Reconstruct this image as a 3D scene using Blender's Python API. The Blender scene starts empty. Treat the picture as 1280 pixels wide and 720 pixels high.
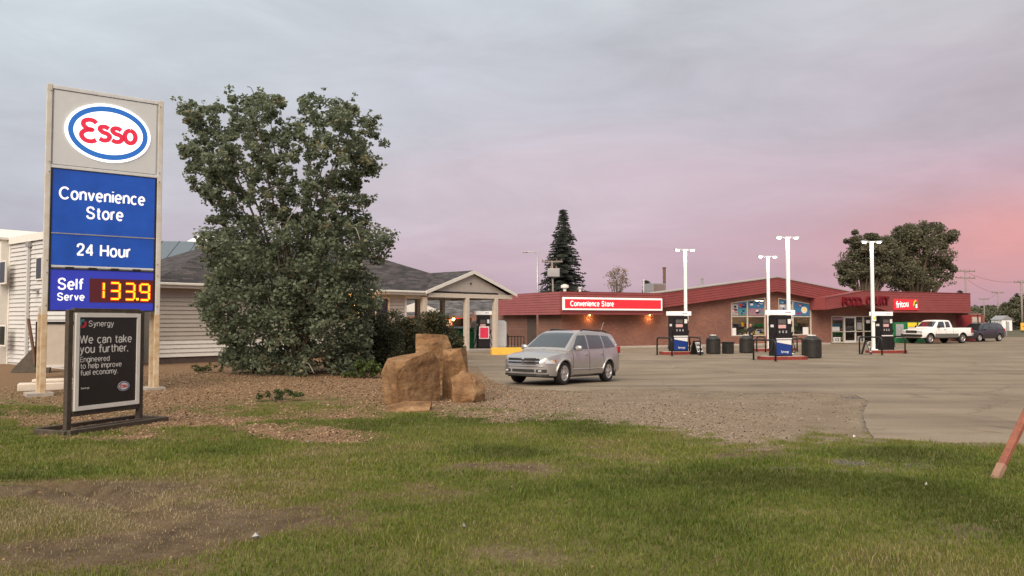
import bpy, bmesh, math, random
import numpy as np
from mathutils import Vector, Matrix
R = math.radians
random.seed(7)
rng = np.random.default_rng(11)
scene = bpy.context.scene
col = scene.collection

# ------------------------------------------------------------------ camera
F = 985.0                     # focal length in pixels of the 1280 wide photograph
HORIZON = 400.0               # image row of the horizon
CAM = Vector((0, 0, 2.0))     # lot surface is z = 0
PITCH = math.atan((HORIZON - 360.0) / F)
cd = bpy.data.cameras.new('camera')
cd.sensor_width = 36.0
cd.lens = 36.0 * F / 1280.0
cd.clip_start = 0.05
cd.clip_end = 6000
cam = bpy.data.objects.new('camera', cd)
col.objects.link(cam)
cam.location = CAM
cam.rotation_euler = (R(90) + PITCH, 0, 0)
scene.camera = cam

# ------------------------------------------------------------------ world, sun, exposure
SUN_EL, SUN_AZ = 44.0, 200.0      # degrees; azimuth clockwise from +Y: behind the camera, a little to the left
scene.view_settings.view_transform = 'Standard'
scene.view_settings.look = 'None'
scene.view_settings.gamma = 1.0
scene.view_settings.exposure = 1.5
scene.view_settings.use_curve_mapping = False
w = bpy.data.worlds.new('World'); scene.world = w; w.use_nodes = True
nt = w.node_tree; nt.nodes.clear()
def wn(t, **k):
    n = nt.nodes.new(t)
    for a, b in k.items(): setattr(n, a, b)
    return n
def wl(a, b): nt.links.new(a, b)
def wmath(op, a, b=None, c=None, clamp=False):
    n = wn('ShaderNodeMath', operation=op, use_clamp=clamp)
    for i, v in enumerate((a, b, c)):
        if v is None: continue
        if isinstance(v, (int, float)): n.inputs[i].default_value = v
        else: wl(v, n.inputs[i])
    return n.outputs[0]
def wmix(f, a, b, mode='MIX'):
    n = wn('ShaderNodeMix', data_type='RGBA', blend_type=mode)
    for sock, v in ((n.inputs[0], f), (n.inputs[6], a), (n.inputs[7], b)):
        if isinstance(v, (int, float)): sock.default_value = v
        elif isinstance(v, tuple): sock.default_value = (*v, 1)
        else: wl(v, sock)
    return n.outputs[2]
def lin(r, g, b):
    f = lambda c: (c / 255 / 12.92) if c / 255 <= 0.04045 else ((c / 255 + 0.055) / 1.055) ** 2.4
    return (f(r), f(g), f(b))
tc = wn('ShaderNodeTexCoord'); sep = wn('ShaderNodeSeparateXYZ'); wl(tc.outputs['Generated'], sep.inputs[0])
dx, dy, dz = sep.outputs
def wramp(fac, stops):
    n = wn('ShaderNodeValToRGB'); n.color_ramp.interpolation = 'EASE'
    e = n.color_ramp.elements
    while len(e) < len(stops): e.new(0.5)
    for el, (p, c) in zip(e, stops): el.position = p; el.color = (*lin(*c), 1)
    wl(fac, n.inputs[0]); return n.outputs[0]
elev = wmath('MULTIPLY', dz, 2.0, clamp=True)         # 0 horizon .. 1 at 30 degrees
# soft cloud decks distort the elevation so that the bands are not straight
mp = wn('ShaderNodeMapping'); mp.inputs['Scale'].default_value = (1.3, 1.3, 6.0); wl(tc.outputs['Generated'], mp.inputs[0])
cn = wn('ShaderNodeTexNoise'); cn.inputs['Scale'].default_value = 2.2; cn.inputs['Detail'].default_value = 7; cn.inputs['Roughness'].default_value = .58
wl(mp.outputs[0], cn.inputs[0])
cl = wmath('SUBTRACT', cn.outputs[0], 0.5)
elev2 = wmath('ADD', elev, wmath('MULTIPLY', cl, 0.26), clamp=True)
left = wramp(elev2, [(0.0, (170, 162, 174)), (0.16, (178, 174, 185)), (0.34, (188, 190, 198)), (0.62, (198, 206, 212)), (0.85, (208, 218, 224))])
mid = wramp(elev2, [(0.0, (180, 156, 169)), (0.14, (195, 171, 182)), (0.30, (202, 187, 196)), (0.55, (189, 190, 199)), (0.85, (194, 201, 207))])
right = wramp(elev2, [(0.0, (164, 142, 157)), (0.14, (186, 152, 164)), (0.30, (190, 164, 175)), (0.50, (184, 174, 183)), (0.85, (194, 197, 200))])
side = wmath('ADD', wmath('MULTIPLY', dx, 1.0), wmath('MULTIPLY', cl, 0.12))
f1 = wmath('MULTIPLY', wmath('ADD', side, 0.52), 2.1, clamp=True)     # left -> middle
f2 = wmath('MULTIPLY', wmath('ADD', side, -0.02), 2.0, clamp=True)    # middle -> right
base = wmix(f2, wmix(f1, left, mid), right)
# the sunset glow low on the right
def blob(u, v, ru, rv):
    d = Vector(((u - 640) / F, 1, (HORIZON - v) / F)).normalized()
    a = wmath('DIVIDE', wmath('SUBTRACT', dx, d.x), ru); b = wmath('DIVIDE', wmath('SUBTRACT', wmath('ADD', dz, wmath('MULTIPLY', cl, 0.05)), d.z), rv)
    q = wmath('ADD', wmath('MULTIPLY', a, a), wmath('MULTIPLY', b, b))
    front = wmath('GREATER_THAN', dy, 0.0)
    return wmath('MULTIPLY', wmath('POWER', 2.718, wmath('MULTIPLY', q, -1.0)), front)
base = wmix(wmath('MULTIPLY', blob(1350, 296, .16, .052), .75), base, lin(228, 156, 148))
base = wmix(wmath('MULTIPLY', blob(1210, 330, .18, .05), .16), base, lin(208, 146, 154))
# wisps of brighter cloud
cn2 = wn('ShaderNodeTexNoise'); cn2.inputs['Scale'].default_value = 4.0; cn2.inputs['Detail'].default_value = 8; cn2.inputs['Roughness'].default_value = .6; cn2.inputs['Distortion'].default_value = .5
mp2 = wn('ShaderNodeMapping'); mp2.inputs['Scale'].default_value = (1.0, 1.0, 3.4); mp2.inputs['Location'].default_value = (.7, .2, .4); wl(tc.outputs['Generated'], mp2.inputs[0]); wl(mp2.outputs[0], cn2.inputs[0])
wisp = wmath('ADD', 0.75, wmath('MULTIPLY', cn2.outputs[0], 0.52))
vm = wn('ShaderNodeVectorMath', operation='SCALE'); wl(base, vm.inputs[0]); wl(wisp, vm.inputs[3])
# a faint clear-sky term above the cloud deck
sky = wn('ShaderNodeTexSky', sky_type='NISHITA', sun_disc=False, sun_elevation=R(SUN_EL), sun_rotation=R(SUN_AZ))
sc2 = wn('ShaderNodeVectorMath', operation='SCALE'); wl(sky.outputs[0], sc2.inputs[0]); sc2.inputs[3].default_value = 0.003
ad = wn('ShaderNodeVectorMath', operation='ADD'); wl(vm.outputs[0], ad.inputs[0]); wl(sc2.outputs[0], ad.inputs[1])
bg = wn('ShaderNodeBackground'); bg.inputs[1].default_value = 0.382; wl(ad.outputs[0], bg.inputs[0])
wo = wn('ShaderNodeOutputWorld'); wl(bg.outputs[0], wo.inputs[0])
sd = bpy.data.lights.new('sun', 'SUN'); sd.energy = 1.9; sd.angle = R(55); sd.color = (1.0, .86, .70)
sun = bpy.data.objects.new('sun', sd); col.objects.link(sun)
_d = Vector((math.sin(R(SUN_AZ)) * math.cos(R(SUN_EL)), math.cos(R(SUN_AZ)) * math.cos(R(SUN_EL)), math.sin(R(SUN_EL))))
sun.rotation_euler = _d.to_track_quat('Z', 'Y').to_euler()
sun.location = _d * 60

# ------------------------------------------------------------------ pixels and ground
def ray(u, v):
    x, y = (u - 640) / F, (360 - v) / F
    return Vector((x, math.cos(PITCH) - y * math.sin(PITCH), math.sin(PITCH) + y * math.cos(PITCH)))
def proj_np(X, Y, Z):
    yy, zz = Y, Z - CAM.z
    fwd = yy * math.cos(PITCH) + zz * math.sin(PITCH); up = -yy * math.sin(PITCH) + zz * math.cos(PITCH)
    fwd = np.maximum(fwd, .05)
    return 640 + F * X / fwd, 360 - F * up / fwd
def sst(a, b, x):
    t = np.clip((x - a) / (b - a), 0, 1); return t * t * (3 - 2 * t)
_tab = rng.random((256, 256))
def vnoise(x, y):
    xi, yi = np.floor(x).astype(int), np.floor(y).astype(int); fx, fy = x - xi, y - yi
    fx, fy = fx * fx * (3 - 2 * fx), fy * fy * (3 - 2 * fy)
    g = lambda a, b: _tab[a % 256, b % 256]
    return (g(xi, yi) * (1 - fx) + g(xi + 1, yi) * fx) * (1 - fy) + (g(xi, yi + 1) * (1 - fx) + g(xi + 1, yi + 1) * fx) * fy
def fbm(x, y, o=4):
    s, a, t = 0, 1, 0
    for i in range(o): s = s + a * vnoise(x * 2 ** i + 17 * i, y * 2 ** i + 5 * i); t += a; a *= .5
    return s / t
RUT = [tuple((CAM + ray(u_, v_) * ((.27 - CAM.z) / ray(u_, v_).z))[:2]) for u_, v_ in ((-90, 603), (0, 602), (60, 604), (105, 611), (150, 628), (176, 640))]
def zlot(x, y):
    return -.13 * np.exp(-(((x - 3.6) / 3.2) ** 2 + ((y - 28.3) / 3.0) ** 2))
def zter(x, y):
    x, y = np.asarray(x, float), np.asarray(y, float)
    berm = .30 * (1 - sst(6.0, 13.5, y))
    mound = .12 * np.exp(-(((x + 8.0) / 4.0) ** 2 + ((y - 27) / 4.0) ** 2)) + .05 * np.exp(-(((x + 2.2) / 2.5) ** 2 + ((y - 18.5) / 2.5) ** 2))
    lump = (fbm(x * .8, y * .8) - .5) * .10 * (1 - sst(12, 20, y)) + (fbm(x * 5, y * 5, 2) - .5) * .03 * (1 - sst(12, 18, y))
    d2 = np.full(np.shape(x), 99.0)              # an old wheel rut in the worn corner of the lawn
    for (ax, ay), (bx, by) in zip(RUT, RUT[1:]):
        t = np.clip(((x - ax) * (bx - ax) + (y - ay) * (by - ay)) / ((bx - ax) ** 2 + (by - ay) ** 2), 0, 1); d2 = np.minimum(d2, np.hypot(x - ax - t * (bx - ax), y - ay - t * (by - ay)))
    rut = -.075 * np.exp(-(d2 / .11) ** 2) + .045 * np.exp(-((d2 - .24) / .10) ** 2)
    return zlot(x, y) + berm + mound + lump + rut
def gp(u, v, z=None):
    """where the ray of a pixel meets the ground (or a level z)"""
    d = ray(u, v)
    if z is not None:
        t = (z - CAM.z) / d.z; return CAM + d * t
    zz = 0.0
    for _ in range(25):
        p = CAM + d * ((zz - CAM.z) / d.z); zz = .5 * zz + .5 * float(zter(p.x, p.y))
    return Vector((p.x, p.y, zz))
def at(u, v, Y):
    d = ray(u, v); return CAM + d * (Y / d.y)
def zg(x, y): return float(zter(x, y))

# ------------------------------------------------------------------ materials
M = {}
def mat(name, c, rough=.7, metal=0.0, var=.12, scale=6.0, bump=.0, bscale=40.0, emit=None, estr=0.0, spec=.4, c2=None, coat=0.0, alpha=None):
    m = bpy.data.materials.new(name); m.use_nodes = True; n = m.node_tree; b = n.nodes['Principled BSDF']
    b.inputs['Roughness'].default_value = rough; b.inputs['Metallic'].default_value = metal
    b.inputs['Specular IOR Level'].default_value = spec; b.inputs['Coat Weight'].default_value = coat
    t = n.nodes.new('ShaderNodeTexCoord'); no = n.nodes.new('ShaderNodeTexNoise')
    no.inputs['Scale'].default_value = scale; no.inputs['Detail'].default_value = 6; no.inputs['Roughness'].default_value = .6
    n.links.new(t.outputs['Object'], no.inputs[0])
    rp = n.nodes.new('ShaderNodeValToRGB'); e = rp.color_ramp.elements
    e[0].position, e[1].position = .3, .7
    a = c2 if c2 else tuple(max(0, k * (1 - var)) for k in c); z = c if c2 else tuple(min(1, k * (1 + var)) for k in c)
    e[0].color, e[1].color = (*a, 1), (*z, 1)
    n.links.new(no.outputs[0], rp.inputs[0]); n.links.new(rp.outputs[0], b.inputs['Base Color'])
    if bump:
        nb = n.nodes.new('ShaderNodeTexNoise'); nb.inputs['Scale'].default_value = bscale; nb.inputs['Detail'].default_value = 5
        n.links.new(t.outputs['Object'], nb.inputs[0])
        bn = n.nodes.new('ShaderNodeBump'); bn.inputs['Strength'].default_value = bump; bn.inputs['Distance'].default_value = .02
        n.links.new(nb.outputs[0], bn.inputs['Height']); n.links.new(bn.outputs[0], b.inputs['Normal'])
    if emit:
        b.inputs['Emission Color'].default_value = (*emit, 1); b.inputs['Emission Strength'].default_value = estr
    M[name] = m; return m
def nodes_of(m): return m.node_tree.nodes, m.node_tree.links, m.node_tree.nodes['Principled BSDF']

mat('white_paint', (.72, .70, .66), .5, var=.06, scale=3)
mat('pole_white', (.80, .79, .77), .45, var=.04)
mat('rusty_white', (.56, .55, .53), .6, var=.2, scale=3, c2=(.46, .40, .31))
mat('sign_frame', (.55, .55, .55), .5, var=.08)
mat('sign_grey_lit', (.46, .46, .455), .5, var=.03, emit=(.58, .57, .55), estr=.05)
mat('logo_white_lit', (.85, .85, .85), .5, var=.01, emit=(1, .99, .97), estr=.55)
mat('logo_blue_lit', (.02, .13, .48), .4, var=.03, emit=(.03, .18, .55), estr=.10)
mat('logo_red_lit', (.60, .02, .05), .4, var=.03, emit=(.75, .04, .10), estr=.12)
mat('panel_blue_lit', (.010, .05, .26), .35, var=.35, scale=1.1, emit=(.01, .085, .42), estr=.13)
mat('panel_indigo_lit', (.02, .03, .25), .35, var=.12, scale=2, emit=(.035, .05, .46), estr=.16)
mat('letter_white_lit', (.85, .85, .86), .5, var=.01, emit=(1, 1, 1), estr=.16)
mat('led_on', (.9, .45, .02), .4, var=.01, emit=(1, .40, .01), estr=.9)
mat('led_halo', (.5, .03, .01), .4, var=.01, emit=(.85, .06, .0), estr=.3)
mat('led_board', (.02, .005, .01), .5, var=.1, emit=(.10, .008, .008), estr=.25)
mat('dark_timber', (.055, .042, .03), .8, var=.3, scale=8, bump=.4)
mat('poster_black', (.012, .011, .011), .32, var=.2, spec=.5)
mat('poster_ink', (.62, .60, .57), .5, var=.03)
mat('poster_red', (.45, .03, .04), .4, var=.05)
mat('teal_ink', (.05, .25, .28), .4)
mat('trim_white', (.66, .63, .58), .5, var=.06, scale=4)
mat('siding', (.43, .385, .335), .55, var=.05, scale=2)
mat('siding_grey', (.50, .49, .48), .55, var=.05, scale=2)
mat('trim_cream', (.50, .44, .37), .55, var=.07)
mat('post_cream', (.56, .49, .41), .55, var=.09)
mat('concrete', (.33, .29, .25), .85, var=.15, scale=5, bump=.3)
mat('brick_dark', (.085, .06, .05), .8, var=.2)
mat('glass_dark', (.012, .013, .014), .06, var=.1, spec=.7)
mat('glass_car', (.022, .026, .029), .04, var=.1, spec=.9, coat=.8)
mat('black_metal', (.014, .013, .012), .45, var=.2)
mat('black_plastic', (.022, .020, .018), .5, var=.25, bump=.1)
mat('rubber', (.016, .015, .014), .8, var=.2, bump=.3, bscale=60)
mat('chrome', (.72, .71, .69), .18, 1.0, var=.05)
mat('alloy', (.58, .57, .55), .3, .8, var=.06)
mat('maroon_fascia', (.235, .055, .054), .5, var=.10, scale=1.2)
mat('maroon_roof', (.21, .052, .05), .6, var=.12, scale=1.2)
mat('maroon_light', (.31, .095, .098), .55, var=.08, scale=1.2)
mat('sign_red_lit', (.55, .02, .03), .4, var=.04, emit=(.72, .03, .04), estr=.16)
mat('letters_red', (.13, .003, .008), .35, var=.05)
mat('kerb_red', (.20, .030, .022), .8, var=.25, scale=5, bump=.4)
mat('soffit', (.22, .12, .10), .7)
mat('gravel_roof', (.30, .27, .25), .9)
mat('galv', (.36, .35, .35), .45, .5, var=.15)
mat('weathered_wood', (.22, .185, .165), .85, var=.2, bump=.4)
mat('car_silver', (.42, .40, .385), .30, .6, var=.04, scale=3, coat=.7)
mat('car_white', (.76, .74, .72), .32, var=.03, coat=.5)
mat('car_grey', (.17, .165, .15), .35, .35, var=.05, coat=.4)
mat('car_dark', (.022, .021, .028), .25, .2, var=.05, coat=.8)
mat('lamp_clear', (.62, .62, .61), .12, .35, var=.2, scale=40)
mat('lamp_red', (.35, .015, .015), .2, var=.05)
mat('lamp_amber', (.55, .2, .02), .2, var=.05)
mat('pump_black', (.012, .011, .012), .4, var=.2)
mat('pump_blue', (.012, .04, .20), .4, var=.1)
mat('pump_red', (.58, .030, .075), .4, var=.06, emit=(.6, .03, .08), estr=.10)
mat('pump_screen', (.10, .09, .085), .2, var=.4, scale=30)
mat('paper_white', (.72, .70, .68), .6, var=.05)
mat('paper_pink', (.62, .36, .36), .6, var=.05)
mat('paper_blue', (.07, .22, .38), .5, var=.5, scale=9, c2=(.02, .10, .26))
mat('paper_rose', (.42, .22, .26), .5, var=.5, scale=9, c2=(.16, .12, .16))
mat('paper_grey', (.34, .33, .34), .5, var=.4, scale=12)
mat('paper_yellow', (.75, .52, .03), .5, var=.1, emit=(.8, .5, .02), estr=.12)
mat('lamp_lit', (.9, .9, .9), .4, var=.01, emit=(1, .97, .93), estr=10)
mat('lamp_warm', (.9, .6, .2), .4, var=.01, emit=(1, .55, .18), estr=3)
mat('header_lit', (.85, .84, .82), .4, var=.02, emit=(1, .98, .95), estr=.08)
mat('green_paint', (.012, .13, .052), .45, var=.15)
mat('green_box', (.02, .16, .06), .45, var=.15)
mat('yellow_paint', (.62, .34, .035), .6, var=.12)
mat('red_wall', (.26, .025, .025), .7, var=.12)
mat('red_post', (.24, .085, .055), .8, var=.25, scale=7, bump=.5)
mat('tank_white', (.78, .77, .75), .45, var=.05)
mat('cloth_black', (.015, .014, .016), .85)
mat('hivis', (.62, .62, .03), .6, var=.05)
mat('skin', (.42, .22, .15), .55, var=.05)
mat('hair', (.03, .02, .015), .7)
mat('bark', (.115, .085, .06), .9, var=.35, scale=9, bump=.8, bscale=25)
mat('bark_pale', (.21, .185, .16), .9, var=.3, scale=9, bump=.6, bscale=25)
mat('metal_roof', (.10, .125, .15), .6, .0, var=.1)
mat('shop_shelf', (.18, .15, .12), .7)
mat('shop_wall', (.34, .25, .17), .8)
mat('rust', (.13, .07, .045), .8, var=.3)

mat('faded_red', (.27, .16, .11), .85, var=.25, bump=.4)
mat('rusty_lower', (.56, .47, .33), .7, var=.2, scale=5, c2=(.38, .24, .12), bump=.2)
def leaf_mat(name, stops, trans=.25, rough=.55):
    m = bpy.data.materials.new(name); m.use_nodes = True; n, l, b = nodes_of(m)
    a = n.new('ShaderNodeAttribute'); a.attribute_name = 'tone'
    rp = n.new('ShaderNodeValToRGB'); e = rp.color_ramp.elements
    while len(e) < len(stops): e.new(.5)
    for el, (p, c) in zip(e, stops): el.position = p; el.color = (*c, 1)
    l.new(a.outputs['Fac'], rp.inputs[0]); l.new(rp.outputs[0], b.inputs['Base Color'])
    b.inputs['Roughness'].default_value = rough; b.inputs['Specular IOR Level'].default_value = .3
    tr = n.new('ShaderNodeBsdfTranslucent'); l.new(rp.outputs[0], tr.inputs[0])
    mx = n.new('ShaderNodeMixShader'); mx.inputs[0].default_value = trans
    l.new(b.outputs[0], mx.inputs[1]); l.new(tr.outputs[0], mx.inputs[2]); l.new(mx.outputs[0], n['Material Output'].inputs[0])
    M[name] = m; return m
leaf_mat('leaf_poplar', [(0, (.098, .122, .074)), (.5, (.165, .198, .124)), (.8, (.23, .255, .178)), (1, (.30, .24, .12))], .45)
leaf_mat('leaf_shrub', [(0, (.032, .036, .018)), (.6, (.062, .068, .032)), (1, (.12, .080, .034))])
leaf_mat('leaf_far', [(0, (.095, .098, .060)), (.6, (.165, .160, .102)), (1, (.22, .20, .13))], .45)
leaf_mat('leaf_sparse', [(0, (.20, .16, .125)), (1, (.36, .28, .22))])
leaf_mat('needle', [(0, (.018, .022, .019)), (.7, (.040, .046, .038)), (1, (.07, .075, .06))], .1)
leaf_mat('grass_blade', [(0, (.068, .082, .014)), (.3, (.104, .142, .022)), (.5, (.152, .184, .028)), (.68, (.195, .180, .046)), (.85, (.24, .195, .092)), (1, (.34, .27, .16))], .35)
leaf_mat('weed_leaf', [(0, (.03, .045, .012)), (.6, (.06, .085, .022)), (1, (.10, .13, .035))], .3)
leaf_mat('chip', [(0, (.075, .042, .023)), (.45, (.185, .113, .064)), (.8, (.30, .20, .122)), (1, (.48, .35, .24))], 0.0, .85)
leaf_mat('stone_bit', [(0, (.11, .082, .06)), (.5, (.20, .155, .115)), (1, (.33, .265, .205))], 0.0, .85)

# ------------------------------------------------------------------ mesh helpers
class MB:
    def __init__(s): s.v, s.f = [], []
    def add(s, vs, fs):
        o = len(s.v); s.v += [tuple(p) for p in vs]; s.f += [tuple(i + o for i in f) for f in fs]; return s
    def box(s, c, d, rz=0.0, m=None):
        x, y, z = (k / 2 for k in d); vs = []
        for a in (-1, 1):
            for b in (-1, 1):
                for e in (-1, 1): vs.append(Vector((a * x, b * y, e * z)))
        q = m if m else Matrix.Rotation(rz, 3, 'Z')
        vs = [q @ p + Vector(c) for p in vs]
        return s.add(vs, [(0, 1, 3, 2), (4, 6, 7, 5), (0, 4, 5, 1), (2, 3, 7, 6), (0, 2, 6, 4), (1, 5, 7, 3)])
    def b2(s, a, b):      # box between two opposite corners
        return s.box([(p + q) / 2 for p, q in zip(a, b)], [abs(q - p) for p, q in zip(a, b)])
    def tube(s, pts, r, n=8, cap=True):
        pts = [Vector(p) for p in pts]; rs = r if isinstance(r, (list, tuple)) else [r] * len(pts)
        vs, fs = [], []; prev = None
        for i, p in enumerate(pts):
            t = (pts[min(i + 1, len(pts) - 1)] - pts[max(i - 1, 0)]).normalized()
            if prev is None:
                a = Vector((0, 0, 1)) if abs(t.z) < .9 else Vector((1, 0, 0)); e1 = t.cross(a).normalized()
            else: e1 = (prev - t * prev.dot(t)).normalized()
            prev = e1; e2 = t.cross(e1)
            for k in range(n):
                an = 2 * math.pi * k / n; vs.append(p + (e1 * math.cos(an) + e2 * math.sin(an)) * rs[i])
        for i in range(len(pts) - 1):
            for k in range(n): fs.append((i * n + k, i * n + (k + 1) % n, (i + 1) * n + (k + 1) % n, (i + 1) * n + k))
        if cap: fs.append(tuple(range(n))[::-1]); fs.append(tuple(range((len(pts) - 1) * n, len(pts) * n)))
        return s.add(vs, fs)
    def lathe(s, prof, n=16, c=(0, 0, 0)):
        vs, fs = [], []
        for r, z in prof:
            for k in range(n): vs.append((c[0] + r * math.cos(2 * math.pi * k / n), c[1] + r * math.sin(2 * math.pi * k / n), c[2] + z))
        for i in range(len(prof) - 1):
            for k in range(n): fs.append((i * n + k, i * n + (k + 1) % n, (i + 1) * n + (k + 1) % n, (i + 1) * n + k))
        fs.append(tuple(range(n))[::-1]); fs.append(tuple(range((len(prof) - 1) * n, len(prof) * n)))
        return s.add(vs, fs)
    def prism(s, poly, axis, a, b):
        """poly: 2D points; axis 'y': poly is (x,z) from y=a to y=b; 'x': (y,z); 'z': (x,y)"""
        g = {'y': lambda p, t: (p[0], t, p[1]), 'x': lambda p, t: (t, p[0], p[1]), 'z': lambda p, t: (p[0], p[1], t)}[axis]
        n = len(poly); vs = [g(p, a) for p in poly] + [g(p, b) for p in poly]
        fs = [tuple(range(n)), tuple(range(2 * n - 1, n - 1, -1))] + [(i, (i + 1) % n, (i + 1) % n + n, i + n) for i in range(n)]
        return s.add(vs, fs)
    def build(s, name, m=None, parent=None, smooth=False, bevel=0, seg=2):
        me = bpy.data.meshes.new(name); me.from_pydata(s.v, [], s.f); me.validate()
        bm = bmesh.new(); bm.from_mesh(me); bmesh.ops.recalc_face_normals(bm, faces=bm.faces); bm.to_mesh(me); bm.free()
        return link(name, me, m, parent, smooth, bevel, seg)
def link(name, me, m=None, parent=None, smooth=False, bevel=0, seg=2):
    o = bpy.data.objects.new(name, me); col.objects.link(o)
    if m: me.materials.append(M[m] if isinstance(m, str) else m)
    if parent: o.parent = parent
    if smooth: me.polygons.foreach_set('use_smooth', [True] * len(me.polygons))
    if bevel:
        b = o.modifiers.new('bevel', 'BEVEL'); b.width = bevel; b.segments = seg; b.limit_method = 'ANGLE'; b.angle_limit = R(35)
        me.polygons.foreach_set('use_smooth', [True] * len(me.polygons))
        wnm = o.modifiers.new('wn', 'WEIGHTED_NORMAL'); wnm.keep_sharp = True
    return o
def tag(o, label, cat, group=None):
    o['label'] = label; o['category'] = cat
    if group: o['group'] = group
    return o
def kind(o, k, label=None):
    o['kind'] = k
    if label: o['label'] = label
    return o
def thing(name, label, cat, loc=(0, 0, 0), rz=0.0, group=None):
    o = bpy.data.objects.new(name, None); col.objects.link(o); o.location = loc; o.rotation_euler = (0, 0, rz)
    o.empty_display_size = .2
    return tag(o, label, cat, group)
def copy_tree(o, parent=None):
    c = o.copy(); col.objects.link(c)
    if parent: c.parent = parent
    for ch in o.children: copy_tree(ch, c)
    return c
def text(name, s, size, m, parent, loc, rot=(0, 0, 0), ext=.004, bold=0.0, align='CENTER', sx=1.0, space=1.0):
    """lettering as a mesh standing in the local x-z plane, facing -y"""
    cu = bpy.data.curves.new('t', 'FONT'); cu.body = s; cu.size = size; cu.extrude = ext; cu.offset = bold * size; cu.align_x = align; cu.align_y = 'CENTER'
    cu.space_character = space; cu.resolution_u = 3
    to = bpy.data.objects.new('t', cu); col.objects.link(to)
    bpy.context.view_layer.update()
    me = bpy.data.meshes.new_from_object(to.evaluated_get(bpy.context.evaluated_depsgraph_get()))
    bpy.data.objects.remove(to); bpy.data.curves.remove(cu)
    me.name = name; me.materials.clear()
    me.transform(Matrix.Rotation(R(90), 4, 'X') @ Matrix.Diagonal((sx, 1, 1, 1)))
    o = link(name, me, m, parent); o.location = loc; o.rotation_euler = rot
    return o
def stroke(mb, pts, wd, y=0.0, t=.01, cap=5):
    """flat stroke with round ends in the x-z plane, thickness t towards -y"""
    P = [Vector((p[0], p[1])) for p in pts]; L, Rr = [], []
    for i, p in enumerate(P):
        d = (P[min(i + 1, len(P) - 1)] - P[max(i - 1, 0)]).normalized(); nrm = Vector((-d.y, d.x)) * wd / 2
        L.append(p + nrm); Rr.append(p - nrm)
    for i in range(len(P) - 1):
        mb.prism([L[i], L[i + 1], Rr[i + 1], Rr[i]], 'y', y, y - t)
def arc(cx, cz, rx, rz_, a0, a1, n=12):
    return [(cx + rx * math.cos(R(a0 + (a1 - a0) * i / n)), cz + rz_ * math.sin(R(a0 + (a1 - a0) * i / n))) for i in range(n + 1)]
def crom(pts, n=8):
    out = []; P = [pts[0]] + list(pts) + [pts[-1]]
    for i in range(1, len(P) - 2):
        p0, p1, p2, p3 = (Vector(q) for q in P[i - 1:i + 3])
        for k in range(n):
            t = k / n; out.append(.5 * ((2 * p1) + (-p0 + p2) * t + (2 * p0 - 5 * p1 + 4 * p2 - p3) * t * t + (-p0 + 3 * p1 - 3 * p2 + p3) * t ** 3))
    out.append(Vector(pts[-1])); return out

def np_mesh(name, verts, faces_flat, nper, m, tone=None, parent=None):
    me = bpy.data.meshes.new(name); nv = len(verts); nf = len(faces_flat) // nper
    me.vertices.add(nv); me.vertices.foreach_set('co', np.asarray(verts, np.float32).ravel())
    me.loops.add(nf * nper); me.loops.foreach_set('vertex_index', np.asarray(faces_flat, np.int32))
    me.polygons.add(nf); me.polygons.foreach_set('loop_start', np.arange(0, nf * nper, nper, dtype=np.int32))
    try: me.polygons.foreach_set('loop_total', np.full(nf, nper, np.int32))
    except Exception: pass
    if tone is not None:
        a = me.attributes.new('tone', 'FLOAT', 'POINT'); a.data.foreach_set('value', np.asarray(tone, np.float32))
    me.update(calc_edges=True)
    return link(name, me, m, parent)
# ------------------------------------------------------------------ ground
BU = [-400, 0, 60, 200, 260, 330, 430, 500, 600, 650, 750, 830, 900, 980, 1090, 1280, 1700]
BV = [522, 524, 540, 540, 532, 522, 528, 522, 518, 521, 529, 540, 551, 549, 551, 557, 572]
# worn places: u, v, radius u, radius v, strength
DIRT = [(120, 616, 70, 9, .9), (40, 612, 150, 15, 1.0), (250, 632, 170, 24, .95), (120, 690, 150, 26, .9), (370, 652, 90, 20, .7), (240, 665, 110, 20, .6), (610, 690, 90, 16, .7), (560, 610, 60, 12, .4),
        (735, 578, 120, 16, .45), (1180, 668, 120, 14, .45), (940, 567, 60, 7, .8), (600, 585, 60, 10, .35), (1250, 660, 50, 12, .4), (430, 690, 60, 12, .4)]
CHIPS = [(335, 540, 115, 13, 1.15), (440, 548, 60, 8, .6), (240, 520, 60, 10, .5), (120, 500, 120, 14, .55)]
GREEN = [(60, 512, 90, 8, .8), (500, 518, 40, 6, .7), (590, 512, 30, 4, .5), (700, 520, 40, 5, .5), (360, 505, 90, 9, 1.0), (300, 515, 90, 8, .8), (30, 500, 60, 14, .8), (420, 500, 40, 7, .5), (640, 480, 20, 3, .2), (270, 475, 60, 5, .5)]
GREY = [(1010, 588, 130, 18, .42), (1130, 580, 120, 12, .3), (1082, 522, 6, 26, .8), (1072, 497, 40, 3, .75), (930, 492, 110, 1.6, .6)]
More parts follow.
